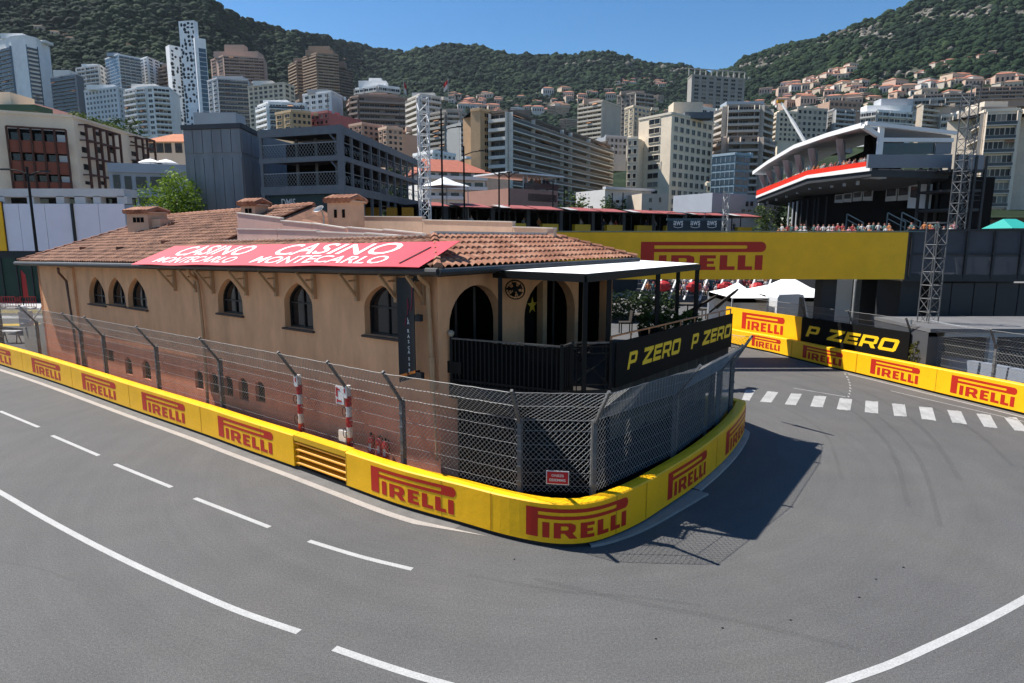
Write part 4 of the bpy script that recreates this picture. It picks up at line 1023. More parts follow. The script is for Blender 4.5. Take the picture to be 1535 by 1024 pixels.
board('advertising_board', 'black board with large yellow lettering standing above the outer barrier', 1201.3, 1362, -.62, 475.5, 498.5, 512, 543, M_bb, Z_LOGO, M_yl, 1208, 1350, .26, .44)
KZ, AO, AZ, FO = 2.25, .42, .72, -.85; AL = math.hypot(AO, AZ)
rp = [RB.at_u(u, FO, 2.2) for u in (1208, 1279, 1366, 1493)]
rp.append(rp[-1] + 5.0)
fence(RB, rp, 'chain-link catch fence behind the outer barrier and its boards on the right', RD(1120), RB.L - .3, pitch=.14, wire=.0045, sub=2, z0=.8)
# ------------------------------------------------------------------ footbridge over the track
M_dk = mat('dark_steel', (.022, .023, .026), .6, var=.25, vscale=2)
M_gs = mat('grey_sheet', (.055, .058, .065), .7, var=.15, vscale=1)
M_lg = mat('pale_grey', (.36, .37, .38), .75, var=.1, vscale=1)
YB = 33.0
bx0 = dp(820, 380, YB).x; bx1 = dp(1356, 380, YB).x; zt, zb = zat(348.5, YB), zat(418.5, YB)
fb = thing('footbridge', 'dark steel footbridge crossing the track behind the terrace on a square pier', 'bridge', Vector(((bx0 + bx1) / 2, YB + 1.5, 0)))
MB().box(((bx0 + bx1) / 2, YB + 1.6, zb + .15), (bx1 - bx0 + 2, 2.8, .3)).build('deck', M_dk, fb)
MB().box(((bx0 + bx1) / 2, YB + 2.95, (zb + zt) / 2 + .1), (bx1 - bx0 + 2, .08, zt - zb - .3)).build('rear_screen', M_gs, fb)
for u in (1237,):
    p = dp(u, 440, YB + 1.2); MB().box((p.x, p.y, zb / 2), (.78, .8, zb)).build('pier', M_dk, fb)
pe = dp(1345, 440, YB + 1.6); MB().box((pe.x, pe.y, zb / 2), (1.0, 2.2, zb)).build('pier', M_dk, fb)
MB().box((bx0 + .5, YB + 1.6, zb / 2), (.8, 2.2, zb)).build('pier', M_dk, fb)
m = MB(); m.bar((bx0 - 1, YB - .02, zt + .05), (bx1 + .9, YB - .02, zt + .05), .06).build('top_rail', mat('teal_rail', (.10, .16, .17), .5, metal=.4), fb)
t = thing('advertising_board', 'giant yellow panel with red lettering hung along the footbridge', 'board', Vector(((bx0 + bx1) / 2, YB - .1, zb)))
MB().box(((bx0 + bx1) / 2, YB - .12, (zt + zb) / 2), (bx1 - bx0, .1, zt - zb)).build('panel', M_yel, t)
x0 = dp(960.5, 380, YB - .18).x; x1 = dp(1148, 380, YB - .18).x; z0 = zat(404.5, YB); z1 = zat(362.5, YB)
flat(L_LOGO, T_LOGO, lambda x, y: Vector((x0 + (x1 - x0) * x / LA, YB - .178, z0 + (z1 - z0) * y))).build('lettering', M_red, t, fix=False)
# ------------------------------------------------------------------ paddock structure right of the bridge
M_mesh = mat('shade_net', (.075, .078, .09), .8, alpha=.80, var=.12, vscale=1)
px = lambda u, v, Y: dp(u, v, Y).x
x0 = bx1 + .05; x1 = px(1640, 400, YB)
pd = thing('paddock_pavilion', 'dark two-level paddock structure with netted walkway at the right', 'pavilion', Vector(((x0 + x1) / 2, YB + 3, 0)))
MB().box(((x0 + x1) / 2, YB + 5.2, zb / 2 + .0), (x1 - x0, .15, zb)).build('rear_wall', M_dk, pd)
nW = 7
for i in range(nW):
    a = x0 + 1.6 + (x1 - x0 - 1.6) * i / nW; b = x0 + 1.6 + (x1 - x0 - 1.6) * (i + 1) / nW - .05
    MB().box(((a + b) / 2, YB + .3, zb / 2 - .1), (b - a, .12, zb - .25)).build('wall_panel', mat('black_wall_panel', (.019, .021, .026), .5, var=.2, vscale=.7), pd)
MB().box(((x0 + x1) / 2, YB + 2.6, zb + .0), (x1 - x0, 5.0, .22)).build('walkway_floor', M_lg, pd)
MB().box(((x0 + x1) / 2, YB + .05, zb + .06), (x1 - x0, .12, .36)).build('edge_beam', M_dk, pd)
for i in range(9):
    a = x0 + .3 + 1.42 * i
    if a < x1: MB().bar((a, YB + .02, zb), (a, YB + .02, zt + .1), .12).build('post', M_dk, pd)
MB().box(((x0 + x1) / 2, YB + .1, (zb + zt) / 2 + .1), (x1 - x0, .02, zt - zb)).build('shade_net', M_mesh, pd)
MB().bar((x0, YB + .02, zt + .12), (x1, YB + .02, zt + .12), .1).bar((x0, YB + .02, (zt + zb) / 2 + .1), (x1, YB + .02, (zt + zb) / 2 + .1), .06).build('rail', M_dk, pd)
MB().box(((x0 + x1) / 2, YB + 5.0, (zb + zt) / 2 + .1), (x1 - x0, .06, zt - zb)).build('rear_net', mat('rear_net', (.045, .047, .055), .9), pd)
# stacked chairs / equipment seen through the net
for i, u in enumerate((1448, 1470, 1500, 1522)):
    q = Vector((px(u, 405, YB + 2), YB + 2, zb + .11)); t = thing('folding_table', f'pale folding table leaning behind the walkway net, ' + ['first from the truss', 'second from the truss', 'third from the truss', 'nearest the photo edge'][i], 'table', q, 'tables stored on the netted walkway')
    MB().hexa([q + Vector(p) for p in ((-.5, -.1, .05), (.5, -.1, .05), (.5, 0, .05), (-.5, 0, .05), (-.4, .35, .95), (.6, .35, .95), (.6, .45, .95), (-.4, .45, .95))]).build('table_top', M_lg, t)
    MB().bar(q + Vector((-.4, .3, 0)), q + Vector((-.3, .1, .6)), .04).bar(q + Vector((.4, .3, 0)), q + Vector((.5, .1, .6)), .04).build('legs', M_dk, t)
# low grey garage in front
YG = 27.5; gx0, gx1 = px(1392, 500, YG), px(1660, 500, YG); zg = zat(497, YG)
gr = thing('low_garage', 'low grey flat-roofed garage with a black opening behind the right barrier', 'garage', Vector(((gx0 + gx1) / 2, YG + 2, 0)))
m = MB(); m.box(((gx0 + gx1) / 2, YG + 2.2, zg + .05), (gx1 - gx0, 4.6, .16)).build('roof', mat('garage_roof', (.13, .13, .135), .8, var=.2, vscale=.8), gr)
MB().box((gx0 + .35, YG + .1, zg / 2 - .02), (.7, .2, zg - .04)).box(((gx0 + gx1) / 2, YG + 4.3, zg / 2 - .02), (gx1 - gx0, .1, zg - .04)).box((gx0 + .06, YG + 2.2, zg / 2 - .03), (.12, 4, zg - .06)).build('wall', M_gs, gr)
ox1 = px(1484, 510, YG); MB().box((ox1 + .15, YG + .1, zg / 2 - .02), (.3, .22, zg - .04)).build('pillar', M_lg, gr)
MB().box(((gx0 + gx1) / 2, YG + .08, zg - .14), (gx1 - gx0, .16, .2)).build('fascia', M_lg, gr)
MB().bar((px(1396, 480, YG + 1), YG + 1, zg + .35), (px(1450, 491, YG - .1), YG - .1, zg + .18), .08, .03).build('loose_batten', M_lg, gr)
# pale water-filled barrier blocks behind the fence
M_blk2 = mat('pale_plastic', (.19, .215, .26), .6, var=.15, vscale=2)
for i in range(9):
    d = RB.at_u(1413, -1.9, .8) + i * 1.18; p = RB.off(d, -1.7 - .25 * math.sin(i * .7)); f = RB.tan(d); a = math.atan2(f.y, f.x) + .05 * math.sin(i * 2.1)
    labs = ['first pale plastic barrier block, beside the truss foot', 'second pale plastic barrier block from the truss', 'third pale plastic barrier block from the truss', 'fourth pale plastic barrier block from the truss', 'pale plastic barrier block left of the kinked fence post', 'pale plastic barrier block behind the kinked fence post', 'pale plastic barrier block right of the kinked post', 'pale plastic block next to the last on the right', 'last pale plastic barrier block at the photo edge']
    X = Vector((math.cos(a), math.sin(a), 0)); Yv = Vector((-X.y, X.x, 0)); h = 1.35
    MB().hexa([p + X * sx * .56 + Yv * sy * w + Vector((0, 0, z)) for z, w in ((0.01, .3), (h, .16)) for sx, sy in ((-1, -1), (1, -1), (1, 1), (-1, 1))]).build('barrier_block', M_blk2, label=labs[i], cat='barrier block', group='pale plastic barrier blocks', loc=p)
# trusses
def truss(name, lab, c, h, w, rz=0.0, step=.6, r=.028, z0=0.0, lean=(0, 0), mt=None, rb=None, group=None):
    t = thing(name, lab, 'tower', Vector((c[0], c[1], z0)), group); ca, sa = math.cos(rz), math.sin(rz)
    def P(i, z):
        sx, sy = ((-1, -1), (1, -1), (1, 1), (-1, 1))[i % 4]; x, y = sx * w / 2, sy * w / 2; k = (z - z0) / h
        return Vector((c[0] + x * ca - y * sa + lean[0] * k, c[1] + x * sa + y * ca + lean[1] * k, z))
    mt = mt or M_galv
    for i in range(4): MB().tube([P(i, z0), P(i, z0 + h)], r, 6).build('chord', mt, t)
    m = MB(); z = z0 + .1; k = 0; rb = rb or r * .55
    while z + step < z0 + h:
        for i in range(4):
            a, b = (P(i, z), P(i + 1, z + step)) if k % 2 == 0 else (P(i + 1, z), P(i, z + step)); m.tube([a, b], rb, 4, caps=False); m.tube([P(i, z), P(i + 1, z)], rb, 4, caps=False)
        z += step; k += 1
    m.build('lacing', mt, t, fix=False)
    m = MB()
    for i in range(4): m.bar(P(i, z0 + h), P(i + 1, z0 + h), r * 2)
    m.build('top_frame', mt, t); return t
p = dp(1389, 495, 29.5); truss('truss_tower', 'short galvanised truss tower beside the bridge end', (p.x, p.y), zat(334, 29.5), .58, .3, .62, .028, mt=mat('grey_truss', (.12, .12, .12), .6, metal=.3))
p = dp(1433, 345, 47); truss('truss_tower', 'tall grey truss tower in front of the grandstand, tapering skyward', (p.x, p.y), zat(128, 47), .74, .2, .75, .04, rb=.022, mt=mat('dull_truss', (.10, .105, .11), .6, metal=.3))
p = dp(1366, 480, 28.9); MB().tube([(p.x, p.y, 0), (p.x, p.y, zat(478, p.y))], .05, 7).build('steel_mast', M_galv, label='thin plain steel mast between the black board and the truss', cat='mast', loc=(p.x, p.y, 0))
# bush behind the black board end
p = dp(1385, 520, 28.2); t = thing('bush', 'small yellow-green bush behind the fence at the truss foot', 'bush', Vector((p.x, p.y, 0)))
m = MB(); leaves(m, (p.x, p.y, 1.35), .6, .5, .85, 500, .10, rg); m.build('foliage', leafmat('yellow_leaves', (.04, .05, .01), (.16, .14, .02), 4), t, fix=False)
m = MB()
for k in range(5): m.tube([(p.x, p.y, 0), (p.x + .3 * math.cos(k * 1.3), p.y + .25 * math.sin(k * 1.3), 1.5)], .025, 5, r2=.01)
m.build('stems', M_post, t)
# ------------------------------------------------------------------ tents, van, stand seen under the bridge
M_tent = mat('tent_white', (.78, .78, .77), .7, var=.04, vscale=1)
def tent(lab, u0, u1, vap, vev, Y, depth, wall=True):
    a = dp(u0, vev, Y); b = dp(u1, vev, Y); ze_ = a.z; za = zat(vap, Y); c = Vector(((a.x + b.x) / 2, Y + depth / 2, 0)); w = (b.x - a.x) / 2; h = depth / 2
    t = thing('marquee', lab, 'tent', c, 'white marquees behind the track')
    P = [c + Vector((sx * w, sy * h, ze_)) for sx, sy in ((-1, -1), (1, -1), (1, 1), (-1, 1))]; ap = c + Vector((0, 0, za)); mid = [c + Vector((sx * w * .42, sy * h * .42, ze_ + (za - ze_) * .42)) for sx, sy in ((-1, -1), (1, -1), (1, 1), (-1, 1))]
    MB().add(P + mid + [ap], [(i, (i + 1) % 4, 4 + (i + 1) % 4, 4 + i) for i in range(4)] + [(4 + i, 4 + (i + 1) % 4, 8) for i in range(4)]).build('roof', M_tent, t)
    for i in range(4):
        p, q = P[i], P[(i + 1) % 4]; MB().slab(p, q, (0, 0, 0), 0.0, ze_ - .3, ze_ - .002).build('valance', M_tent, t)
        MB().bar(xy(p, 0), xy(p, ze_), .08).build('leg', M_lg, t)
    if wall: MB().slab(P[3] - Vector((0, .05, 0)), P[2] - Vector((0, .05, 0)), (0, -1), .04, 0.02, ze_ - .31).slab(P[1] - Vector((.06, 0, 0)), P[2] - Vector((.06, .12, 0)), (-1, 0), .04, 0.02, ze_ - .31).build('side_wall', M_tent, t)
tent('white peaked marquee behind the bridge pier, over the van', 1163, 1262, 418, 446, 46, 7)
tent('rounded grey-white marquee at the end of the terrace', 1098, 1152, 427, 447, 41, 5)
# white van
Y = 40.5; a = dp(1164, 470, Y); b = dp(1226, 470, Y); zt_ = zat(441, Y); L = b.x - a.x; x = lambda k: a.x + L * k
van = thing('delivery_van', 'white delivery van parked under the marquee left of the bridge pier', 'van', Vector((x(.5), Y + 1, 0)))
pr = [(0, .35), (0, zt_ - .25), (.04, zt_ - .05), (.50, zt_), (.62, zt_ - .05), (.80, 1.45), (.97, 1.15), (1.0, .8), (1.0, .35)]
n = len(pr); m = MB(); m.add([Vector((x(k), Y + yy, z)) for yy in (0, 1.95) for k, z in pr], [tuple(range(n))[::-1], tuple(range(n, 2 * n))] + [(i, (i + 1) % n, n + (i + 1) % n, n + i) for i in range(n)]); m.build('body', mat('van_white', (.62, .63, .64), .3), van)
m = MB(); m.add([Vector((x(k), Y - .004, z)) for k, z in ((.52, 1.45), (.74, 1.45), (.63, zt_ - .22), (.52, zt_ - .18))], [(0, 1, 2, 3)]); m.build('side_window', M_glass, van)
m = MB(); m.add([Vector((x(k), Y + yy, z + .012)) for yy in (.12, 1.83) for k, z in ((.645, zt_ - .14), (.79, 1.49))], [(0, 1, 3, 2)]); m.build('windscreen', M_glass, van)
for k in (.2, .82):
    for yy in (.02, 1.75):
        w_ = MB(); w_.tube([(x(k), Y + yy - .03, .36), (x(k), Y + yy + .2, .36)], .36, 16); ty = w_.build('wheel', M_black, van); MB().tube([(x(k), Y + yy - .04, .36), (x(k), Y + yy + .02, .36)], .2, 12).build('hub_cap', M_lg, ty)
for yy in (.2, 1.55): MB().box((x(.992), Y + yy + .1, 1.0), (.08, .25, .16)).build('headlight', mat('lamp_lens', (.5, .5, .5), .15), van)
for k in (.30, .51): MB().box((x(k), Y - .003, 1.2), (.015, .008, 1.4)).build('door_seam', M_dk, van)
# pale wall panels right of the pier
p0 = dp(1250, 440, 37.5); p1 = dp(1284, 440, 37.5)
t = thing('site_hoarding', 'tall pale hoarding panel just right of the bridge pier', 'hoarding', Vector(((p0.x + p1.x) / 2, 37.5, 0)))
MB().box(((p0.x + p1.x) / 2 - .15, 37.5, 2.2), (p1.x - p0.x - .3, .1, 4.4)).build('panel', M_tent, t); MB().box((p1.x + .02, 37.5, 2.2), (.3, .3, 4.4)).build('steel_post', M_galv, t)
# ------------------------------------------------------------------ left side: covered bridge, cream block, grey buildings
def face_frame(a, b):
    """ground line a->b (left to right as seen from the road): returns unit along, outward normal"""
    e = (b - a); e.z = 0; L = e.length; e.normalize(); return e, Vector((e.y, -e.x, 0)), L
M_wpan = mat('white_panel', (.82, .78, .82), .6, var=.05, vscale=.8)
M_wwal = mat('off_white_wall', (.62, .60, .57), .8, var=.1, vscale=1)
Y = 45.0; xa, xb = dp(-60, 340, Y).x, dp(190, 340, Y).x; zb, zt, zr_ = zat(376, Y), zat(305.5, Y), zat(283, Y)
t = thing('covered_footbridge', 'white panelled covered footbridge behind the restaurant roof at the left', 'bridge', Vector(((xa + xb) / 2, Y + 2, 0)))
MB().box(((xa + xb) / 2, Y + 2, zb - .25), (xb - xa, 4, .45)).build('deck', M_dk, t)
us = [-60, 8, 31, 70, 108]
for i, (u0, u1) in enumerate(((8, 31), (31, 70), (70, 109), (113.5, 150), (150, 189))):
    a, b = dp(u0, 340, Y).x + .02, dp(u1, 340, Y).x - .02; MB().box(((a + b) / 2, Y + .05, (zb + zt) / 2), (b - a, .1, zt - zb)).build('panel', M_wpan, t)
a = dp(111, 340, Y).x; MB().box((a, Y - .02, (zb + zt) / 2), (.14, .16, zt - zb)).build('mullion', M_dk, t)
MB().box(((xa + xb) / 2, Y + 1.0, zr_ - .25), (xb - xa - .2, 1.6, .55)).build('roof', M_wwal, t)
for u0, u1 in ((-50, 2), (36, 46), (80, 92), (108, 124), (136, 147), (172, 187)):
    a, b = dp(u0, 290, Y).x, dp(u1, 290, Y).x; MB().box(((a + b) / 2, Y + .5, (zt + zr_ - .5) / 2 + .02), (b - a, .6, zr_ - .5 - zt)).build('pier', M_wwal, t)
MB().box(((xa + xb) / 2, Y + 1.6, (zt + zr_ - .5) / 2), (xb - xa - .3, .1, zr_ - .5 - zt)).build('window_band', M_glass, t)
for u in (-20, 120): p = dp(u, 400, Y + 2); MB().box((p.x, p.y, (zb - .5) / 2), (.7, .7, zb - .5)).build('column', M_dk, t)
t = thing('advertising_board', 'plain yellow panel on the covered footbridge at the left edge of the photo', 'board', Vector((dp(-20, 340, Y - .1).x, Y - .1, zb)))
a, b = dp(-60, 340, Y).x, dp(7.5, 340, Y).x; MB().box(((a + b) / 2, Y - .08, (zb + zat(303, Y)) / 2), (b - a, .1, zat(303, Y) - zb)).build('panel', M_yel, t)
MB().box(((a + b) / 2, Y - .02, (zb + zat(303, Y)) / 2), (b - a + .1, .06, zat(303, Y) - zb + .1)).build('frame', M_dk, t)
def lamp_post(u, vtop, vbot, Y, arms, lab, grp='tall black lamp posts', r=.09):
    p = dp(u, vtop, Y); t = thing('lamp_post', lab, 'lamp post', Vector((p.x, p.y, 0)), grp)
    MB().tube([(p.x, p.y, 0), (p.x, p.y, p.z)], r * 1.3, 8, r2=r * .8).build('pole', M_blk, t)
    for (ua, va) in arms:
        q = dp(ua, va, Y); j = Vector((p.x, p.y, zat(va + 7, Y))); MB().tube([j, j.lerp(q, .5) + Vector((0, 0, .1)), q], r * .55, 6).build('arm', M_blk, t)
        MB().box(q, (.55, .25, .10)).build('lamp_head', M_dk, t)
    return t
lamp_post(40, 250, 300, 43, [(8, 254), (68, 257)], 'two-armed black lamp post in front of the cream block')
# --- cream block with rust-coloured frames
M_cream = mat('cream_render', (.80, .63, .46), .85, var=.08, vscale=.35, fine=.05, fscale=6)
M_rust = mat('rust_steel', (.085, .032, .02), .7, var=.3, vscale=2)
M_brick = mat('brick_red_panel', (.25, .075, .045), .8, var=.12, vscale=1)
M_win = mat('window_glass', (.012, .014, .018), .22, var=.5, vscale=.6, spec=.6)
M_wf = mat('white_frame', (.55, .55, .54), .6)
Yc = 75.0; pL = dp(-70, 250, 70); pC = dp(117, 250, Yc); pR = dp(226, 250, 92); zt = zat(177, Yc)
for p in (pL, pC, pR): p.z = 0
cb = thing('cream_apartment_block', 'cream rendered apartment block with rust-red window frames at the upper left', 'building', (pL + pC + pR) / 3)
def prism_walls(m, pts, z0, z1):
    n = len(pts); m.add([xy(p, z) for z in (z0, z1) for p in pts], [tuple(range(n))[::-1], tuple(range(n, 2 * n))] + [(i, (i + 1) % n, n + (i + 1) % n, n + i) for i in range(n)]); return m
e1, n1, L1 = face_frame(pL, pC); e2, n2, L2 = face_frame(pC, pR)
prism_walls(MB(), [pL, pC, pR, pR - n2 * 14, pL - n1 * 16], 0, zt).build('wall', M_cream, cb)
# bay with red balcony fronts; a flat dark sheet paints its shade
def fpx(u, v, a, b): return on_line(u, v, a, b)
A = fpx(12, 196, pL, pC); Bq = fpx(100, 196, pL, pC); zA = zat(195, (A.y + Bq.y) / 2)
MB().slab(xy(A, 0) + n1 * .03, xy(Bq, 0) + n1 * .03, n1, .02, zat(284, A.y), zA).build('recess_shade', M_dark, cb)
for v0, v1 in ((210, 228), (241, 260), (272, 290)):
    MB().slab(A + n1 * .06, Bq + n1 * .06, n1, .55, zat(v1, A.y), zat(v0, A.y)).build('balcony', M_brick, cb)
for v0, v1 in ((197, 209), (229, 240), (261, 271)):
    for k in (.12, .32, .52, .72, .9):
        a = A.lerp(Bq, k - .08); b = A.lerp(Bq, k + .06); MB().slab(a + n1 * .06, b + n1 * .06, n1, .05, zat(v1, A.y), zat(v0 + 1, A.y)).build('window', [M_win, M_wf][0] if k < .8 else M_wf, cb)
for k in (0, .2, .4, .6, .8, 1): p = A.lerp(Bq, k) + n1 * .75; MB().bar(xy(p, zat(286, A.y)), xy(p, zA + .1), .16).build('frame_bar', M_rust, cb)
MB().bar(xy(A, zA + .1) + n1 * .75, xy(Bq, zA + .1) + n1 * .75, .2).build('frame_bar', M_rust, cb)
def exo(us, v0, v1, hs):
    pts = [fpx(u, 230, pC, pR) for u in us]; zs = [zat(v, pts[0].y) for v in (v1, v0)]
    for p in pts: MB().bar(xy(p, zs[0]) + n2 * .8, xy(p, zs[1]) + n2 * .8, .22).build('frame_bar', M_rust, cb)
    for h in hs:
        z = zat(h, pts[0].y); MB().bar(xy(pts[0], z) + n2 * .8, xy(pts[-1], z) + n2 * .8, .2).build('frame_bar', M_rust, cb)
        for p in pts: MB().bar(xy(p, z), xy(p, z) + n2 * .8, .14).build('bracket', M_rust, cb)
    for a, b in zip(pts[::2], pts[1::2]):
        for h, k in zip(hs, hs[1:] + [v1]): MB().slab(xy(a.lerp(b, .1), 0), xy(a.lerp(b, .9), 0), n2, .06, zat(k, a.y) + .6, zat(h, a.y) - .7).build('window', M_win, cb)
exo([122, 134, 143, 153, 162, 172], 186, 284, [187, 210, 236, 262]); exo([196, 206], 204, 247, [205, 218, 240]); exo([213, 224], 207, 249, [208, 222, 243])
MB().box(dp(8, 160, 82), (4.5, 4, 2.6)).build('roof_hut', M_cream, cb)
p = dp(35, 165, 80); MB().box(p, (5, 3, .7)).build('awning', mat('green_awning', (.015, .05, .035), .7), cb)
q0, q1, q2 = dp(38, 172, 84), dp(84, 174, 90), dp(38, 151, 86)
MB().add([q0, q1, q2, q0 + Vector((0, 9, 0)), q1 + Vector((0, 9, 0)), q2 + Vector((0, 9, 0))], [(0, 1, 2), (3, 5, 4), (0, 2, 5, 3), (1, 4, 5, 2), (0, 3, 4, 1)]).build('roof', mat('pink_roof', (.50, .24, .18), .85, var=.15, vscale=1), cb)
MB().bar(zz0 := (xy(pL, zt + .15)), xy(pC, zt + .15), .3).bar(xy(pC, zt + .15), xy(pR, zt + .15), .3).build('parapet_edge', M_cream, cb)
# roof plants on the cream block
m = MB(); t = thing('roof_plants', 'row of shrubs along the roof edge of the cream block', 'plant', xy(pC, zt))
for k in range(12): c = pC.lerp(pR, .1 + .05 * k) - n2 * .8; leaves(m, (c.x, c.y, zt + .5), .7, .7, .6, 50, .22, rg)
m.build('foliage', M_leaf, t, fix=False); MB().slab(pC.lerp(pR, .08) - n2 * .4, pC.lerp(pR, .72) - n2 * .4, -n2, .8, zt + .01, zt + .35).build('planter', M_cream, t)
# --- grey villa with dark windows and parasols on its terrace
M_gw = mat('grey_white_wall', (.36, .38, .42), .8, var=.08, vscale=.6)
Yg = 62.0; a = dp(165, 280, Yg); b = dp(292, 280, Yg + 2); a.z = b.z = 0; e, n, L = face_frame(a, b); zt = zat(250, Yg)
gv = thing('grey_villa', 'low pale grey building with dark windows and a roof terrace behind the tree', 'building', a.lerp(b, .5))
prism_walls(MB(), [a, b, b - n * 10, a - n * 10], 0, zt).build('wall', M_gw, gv)
for u0, u1, v0, v1 in ((170, 180, 262, 292), (187, 197, 264, 300), (204, 219.5, 265, 282), (225.5, 258, 265, 282), (206, 220, 296, 306), (226, 240, 296, 306)):
    p, q = on_line(u0, 270, a, b), on_line(u1, 270, a, b); MB().slab(p, q, n, .08, zat(v1, p.y), zat(v0, p.y)).build('window', M_win, gv)
MB().slab(a + n * .02, b + n * .02, n, .25, zt - .5, zt + .35).slab(a - e * .3, b, n, .2, zat(292, Yg) - .2, zat(291, Yg)).build('cornice', M_gw, gv)
for i, u in enumerate((213, 238)):
    p = xy(on_line(u, 240, a, b) - n * 3, zt); t = thing('parasol', 'white parasol open on the grey villa terrace, ' + ['nearer the cream block', 'nearer the clad building'][i], 'parasol', p, 'white terrace parasols')
    MB().tube([p, p + Vector((0, 0, 1.3))], .05, 6).build('pole', M_wf, t); MB().lathe(p + Vector((0, 0, .75)), [(1.1, 0), (1.05, .05), (.55, .28), (.04, .42)], 10).build('canopy', M_tent, t)
# house with orange roof further back
Yo = 105.0; a = dp(214, 225, Yo); b = dp(285, 225, Yo); zt = zat(213, Yo); oh = thing('orange_roofed_house', 'house with a bright orange tiled roof between the cream block and the clad building', 'house', xy(a.lerp(b, .5), 0))
MB().box(((a.x + b.x) / 2, Yo + 4, zt / 2), (b.x - a.x, 8, zt)).build('wall', M_cream, oh)
z2 = zat(201, Yo + 4); m = MB(); m.add([(a.x - .5, Yo - .5, zt), (b.x + .5, Yo - .5, zt), (b.x + .5, Yo + 8.5, zt), (a.x - .5, Yo + 8.5, zt), (a.x + 3, Yo + 4, z2), (b.x - 3, Yo + 4, z2)], [(0, 1, 5, 4), (1, 2, 5), (2, 3, 4, 5), (3, 0, 4), (3, 2, 1, 0)]); m.build('roof', mat('orange_tiles', (.42, .15, .07), .85, var=.2, vscale=2), oh)
for u in (228, 240, 252, 268): p = dp(u, 222, Yo); MB().box((p.x, Yo - .03, p.z), (1.1, .1, 1.5)).build('window', M_win, oh)
# --- tree in leaf
def tree(name, lab, base, h, cw, n, mt, rgen, leaf=.16, group=None, lobes=7, trunk=True):
    t = thing(name, lab, 'tree', base, group); U = Vector((0, 0, 1)); m = MB()
    top = base + U * h * .62; m.tube([base, base + U * h * .3 + Vector((.1, 0, 0)), top], .045 * h, 7, r2=.015 * h); cs = []
    for i in range(lobes):
        a = i * 2.4 + rgen.random(); rr = cw * rgen.uniform(.22, .55); c = base + Vector((math.cos(a) * rr, math.sin(a) * rr, h * rgen.uniform(.45, .84))); cs.append(c)
        m.tube([base + U * h * .3, base.lerp(c, .6) + U * h * .05, c], .018 * h, 5, r2=.005 * h)
    cs.append(base + U * h * .86); m.build('trunk', mat('bark', (.07, .05, .035), .9, var=.3, vscale=4), t)
    m = MB()
    for c in cs:
        k = rgen.uniform(.75, 1.15); leaves(m, c, cw * .38 * k, cw * .38 * k, h * .20 * k, n // len(cs), leaf, rgen)
    m.build('crown', mt, t, fix=False); return t
M_tree = leafmat('fresh_leaves', (.06, .115, .010), (.20, .30, .03), 1.0)
M_treed = leafmat('dark_leaves', (.018, .035, .012), (.06, .09, .025), .6)
p = dp(262, 322, 52); hh = zat(262, 52); tree('broadleaf_tree', 'round fresh green tree beside the grey clad building', Vector((p.x, 52, 0)), hh, 3.9, 12000, M_tree, rg, .16, lobes=18)
for i, (u, vt, Y, w, lab) in enumerate(((150, 180, 130, 7, 'dark tree behind the cream block roof, under the white office'), (180, 178, 140, 9, 'dark spreading tree between white office and white block'), (205, 184, 125, 6, 'dark tree at the foot of the white balcony block'), (590, 232, 150, 6, 'dark tree behind the far end of the steel frame building'), (128, 176, 150, 6, 'dark tree under the dark glazed block'))):
    tree('dark_tree', lab, Vector((dp(u, 250, Y).x, Y, 0)), zat(vt, Y), w, 1600, M_treed, rg, .55, group='dark trees among the buildings', lobes=9)
# --- grey clad block
M_cladg = mat('grey_cladding', (.19, .20, .215), .65, metal=.1, var=.22, vscale=1.2, stretch=(1, 1, .12))
Y1 = 52.5; a = dp(279, 250, Y1 + 1.0); b = dp(364, 250, Y1); c = dp(392, 250, Y1 + 5); [setattr(q, 'z', 0) for q in (a, b, c)]
zt = zat(187, Y1); cl = thing('clad_block', 'windowless grey metal clad block left of the steel frame building', 'building', (a + b + c) / 3)
e, n, L = face_frame(a, b); e2_, n2_, L2 = face_frame(b, c)
prism_walls(MB(), [a, b, c, c - n * 6, a - n * 9], 0, zt).build('wall', M_cladg, cl)
zs = [(zat(322, Y1), zat(236, Y1)), (zat(228, Y1), zt - .3)]
for z0, z1 in zs:
    for k in range(6): p, q = a.lerp(b, k / 6 + .006), a.lerp(b, (k + 1) / 6 - .006); MB().slab(p, q, n, .06, z0, z1).build('cladding_panel', M_cladg, cl)
    for k in range(2): p, q = b.lerp(c, k / 2 + .02), b.lerp(c, (k + 1) / 2 - .02); MB().slab(p, q, n2_, .06, z0, z1).build('cladding_panel', M_cladg, cl)
MB().slab(a - e * .1, b + e * .1, n, .16, zt - .25, zt + .12).slab(b, c, n2_, .16, zt - .25, zt + .12).build('top_trim', M_gs, cl)
MB().box(dp(330, 181, Y1 + 5), (3.6, 2, 1.0)).build('roof_unit', M_lg, cl)
# --- three-storey grey steel frame building
M_stl = mat('blue_grey_steel', (.135, .145, .158), .6, metal=.1, var=.15, vscale=1.5)
Yk = 50.0; pa = dp(390, 240, 52.5); pb = dp(511, 240, Yk); pc = dp(634, 240, 74.5); [setattr(q, 'z', 0) for q in (pa, pb, pc)]
sf = thing('steel_frame_building', 'open three-level grey steel hospitality building with ornate railings', 'building', pb)
ea, na, La_ = face_frame(pa, pb); ec, nc, Lc = face_frame(pb, pc)
Zs = [(zat(290, Yk), zat(277, Yk)), (zat(240.5, Yk), zat(232.5, Yk)), (zat(200, Yk), zat(187.5, Yk))]
back = [pc - nc * 9, pa - na * 10 + ea * 3]
for i, (z0, z1) in enumerate(Zs):
    prism_walls(MB(), [pa, pb, pc] + back, z0 + .15, z1 - .1).build('floor_slab', M_gs if i < 2 else M_dk, sf)
    MB().slab(pa, pb - ea * .0, na, .14, z0, z1).build('edge_beam', M_stl, sf); MB().slab(pb + ec * .15, pc, nc, .14, z0, z1).build('edge_beam', M_stl, sf)
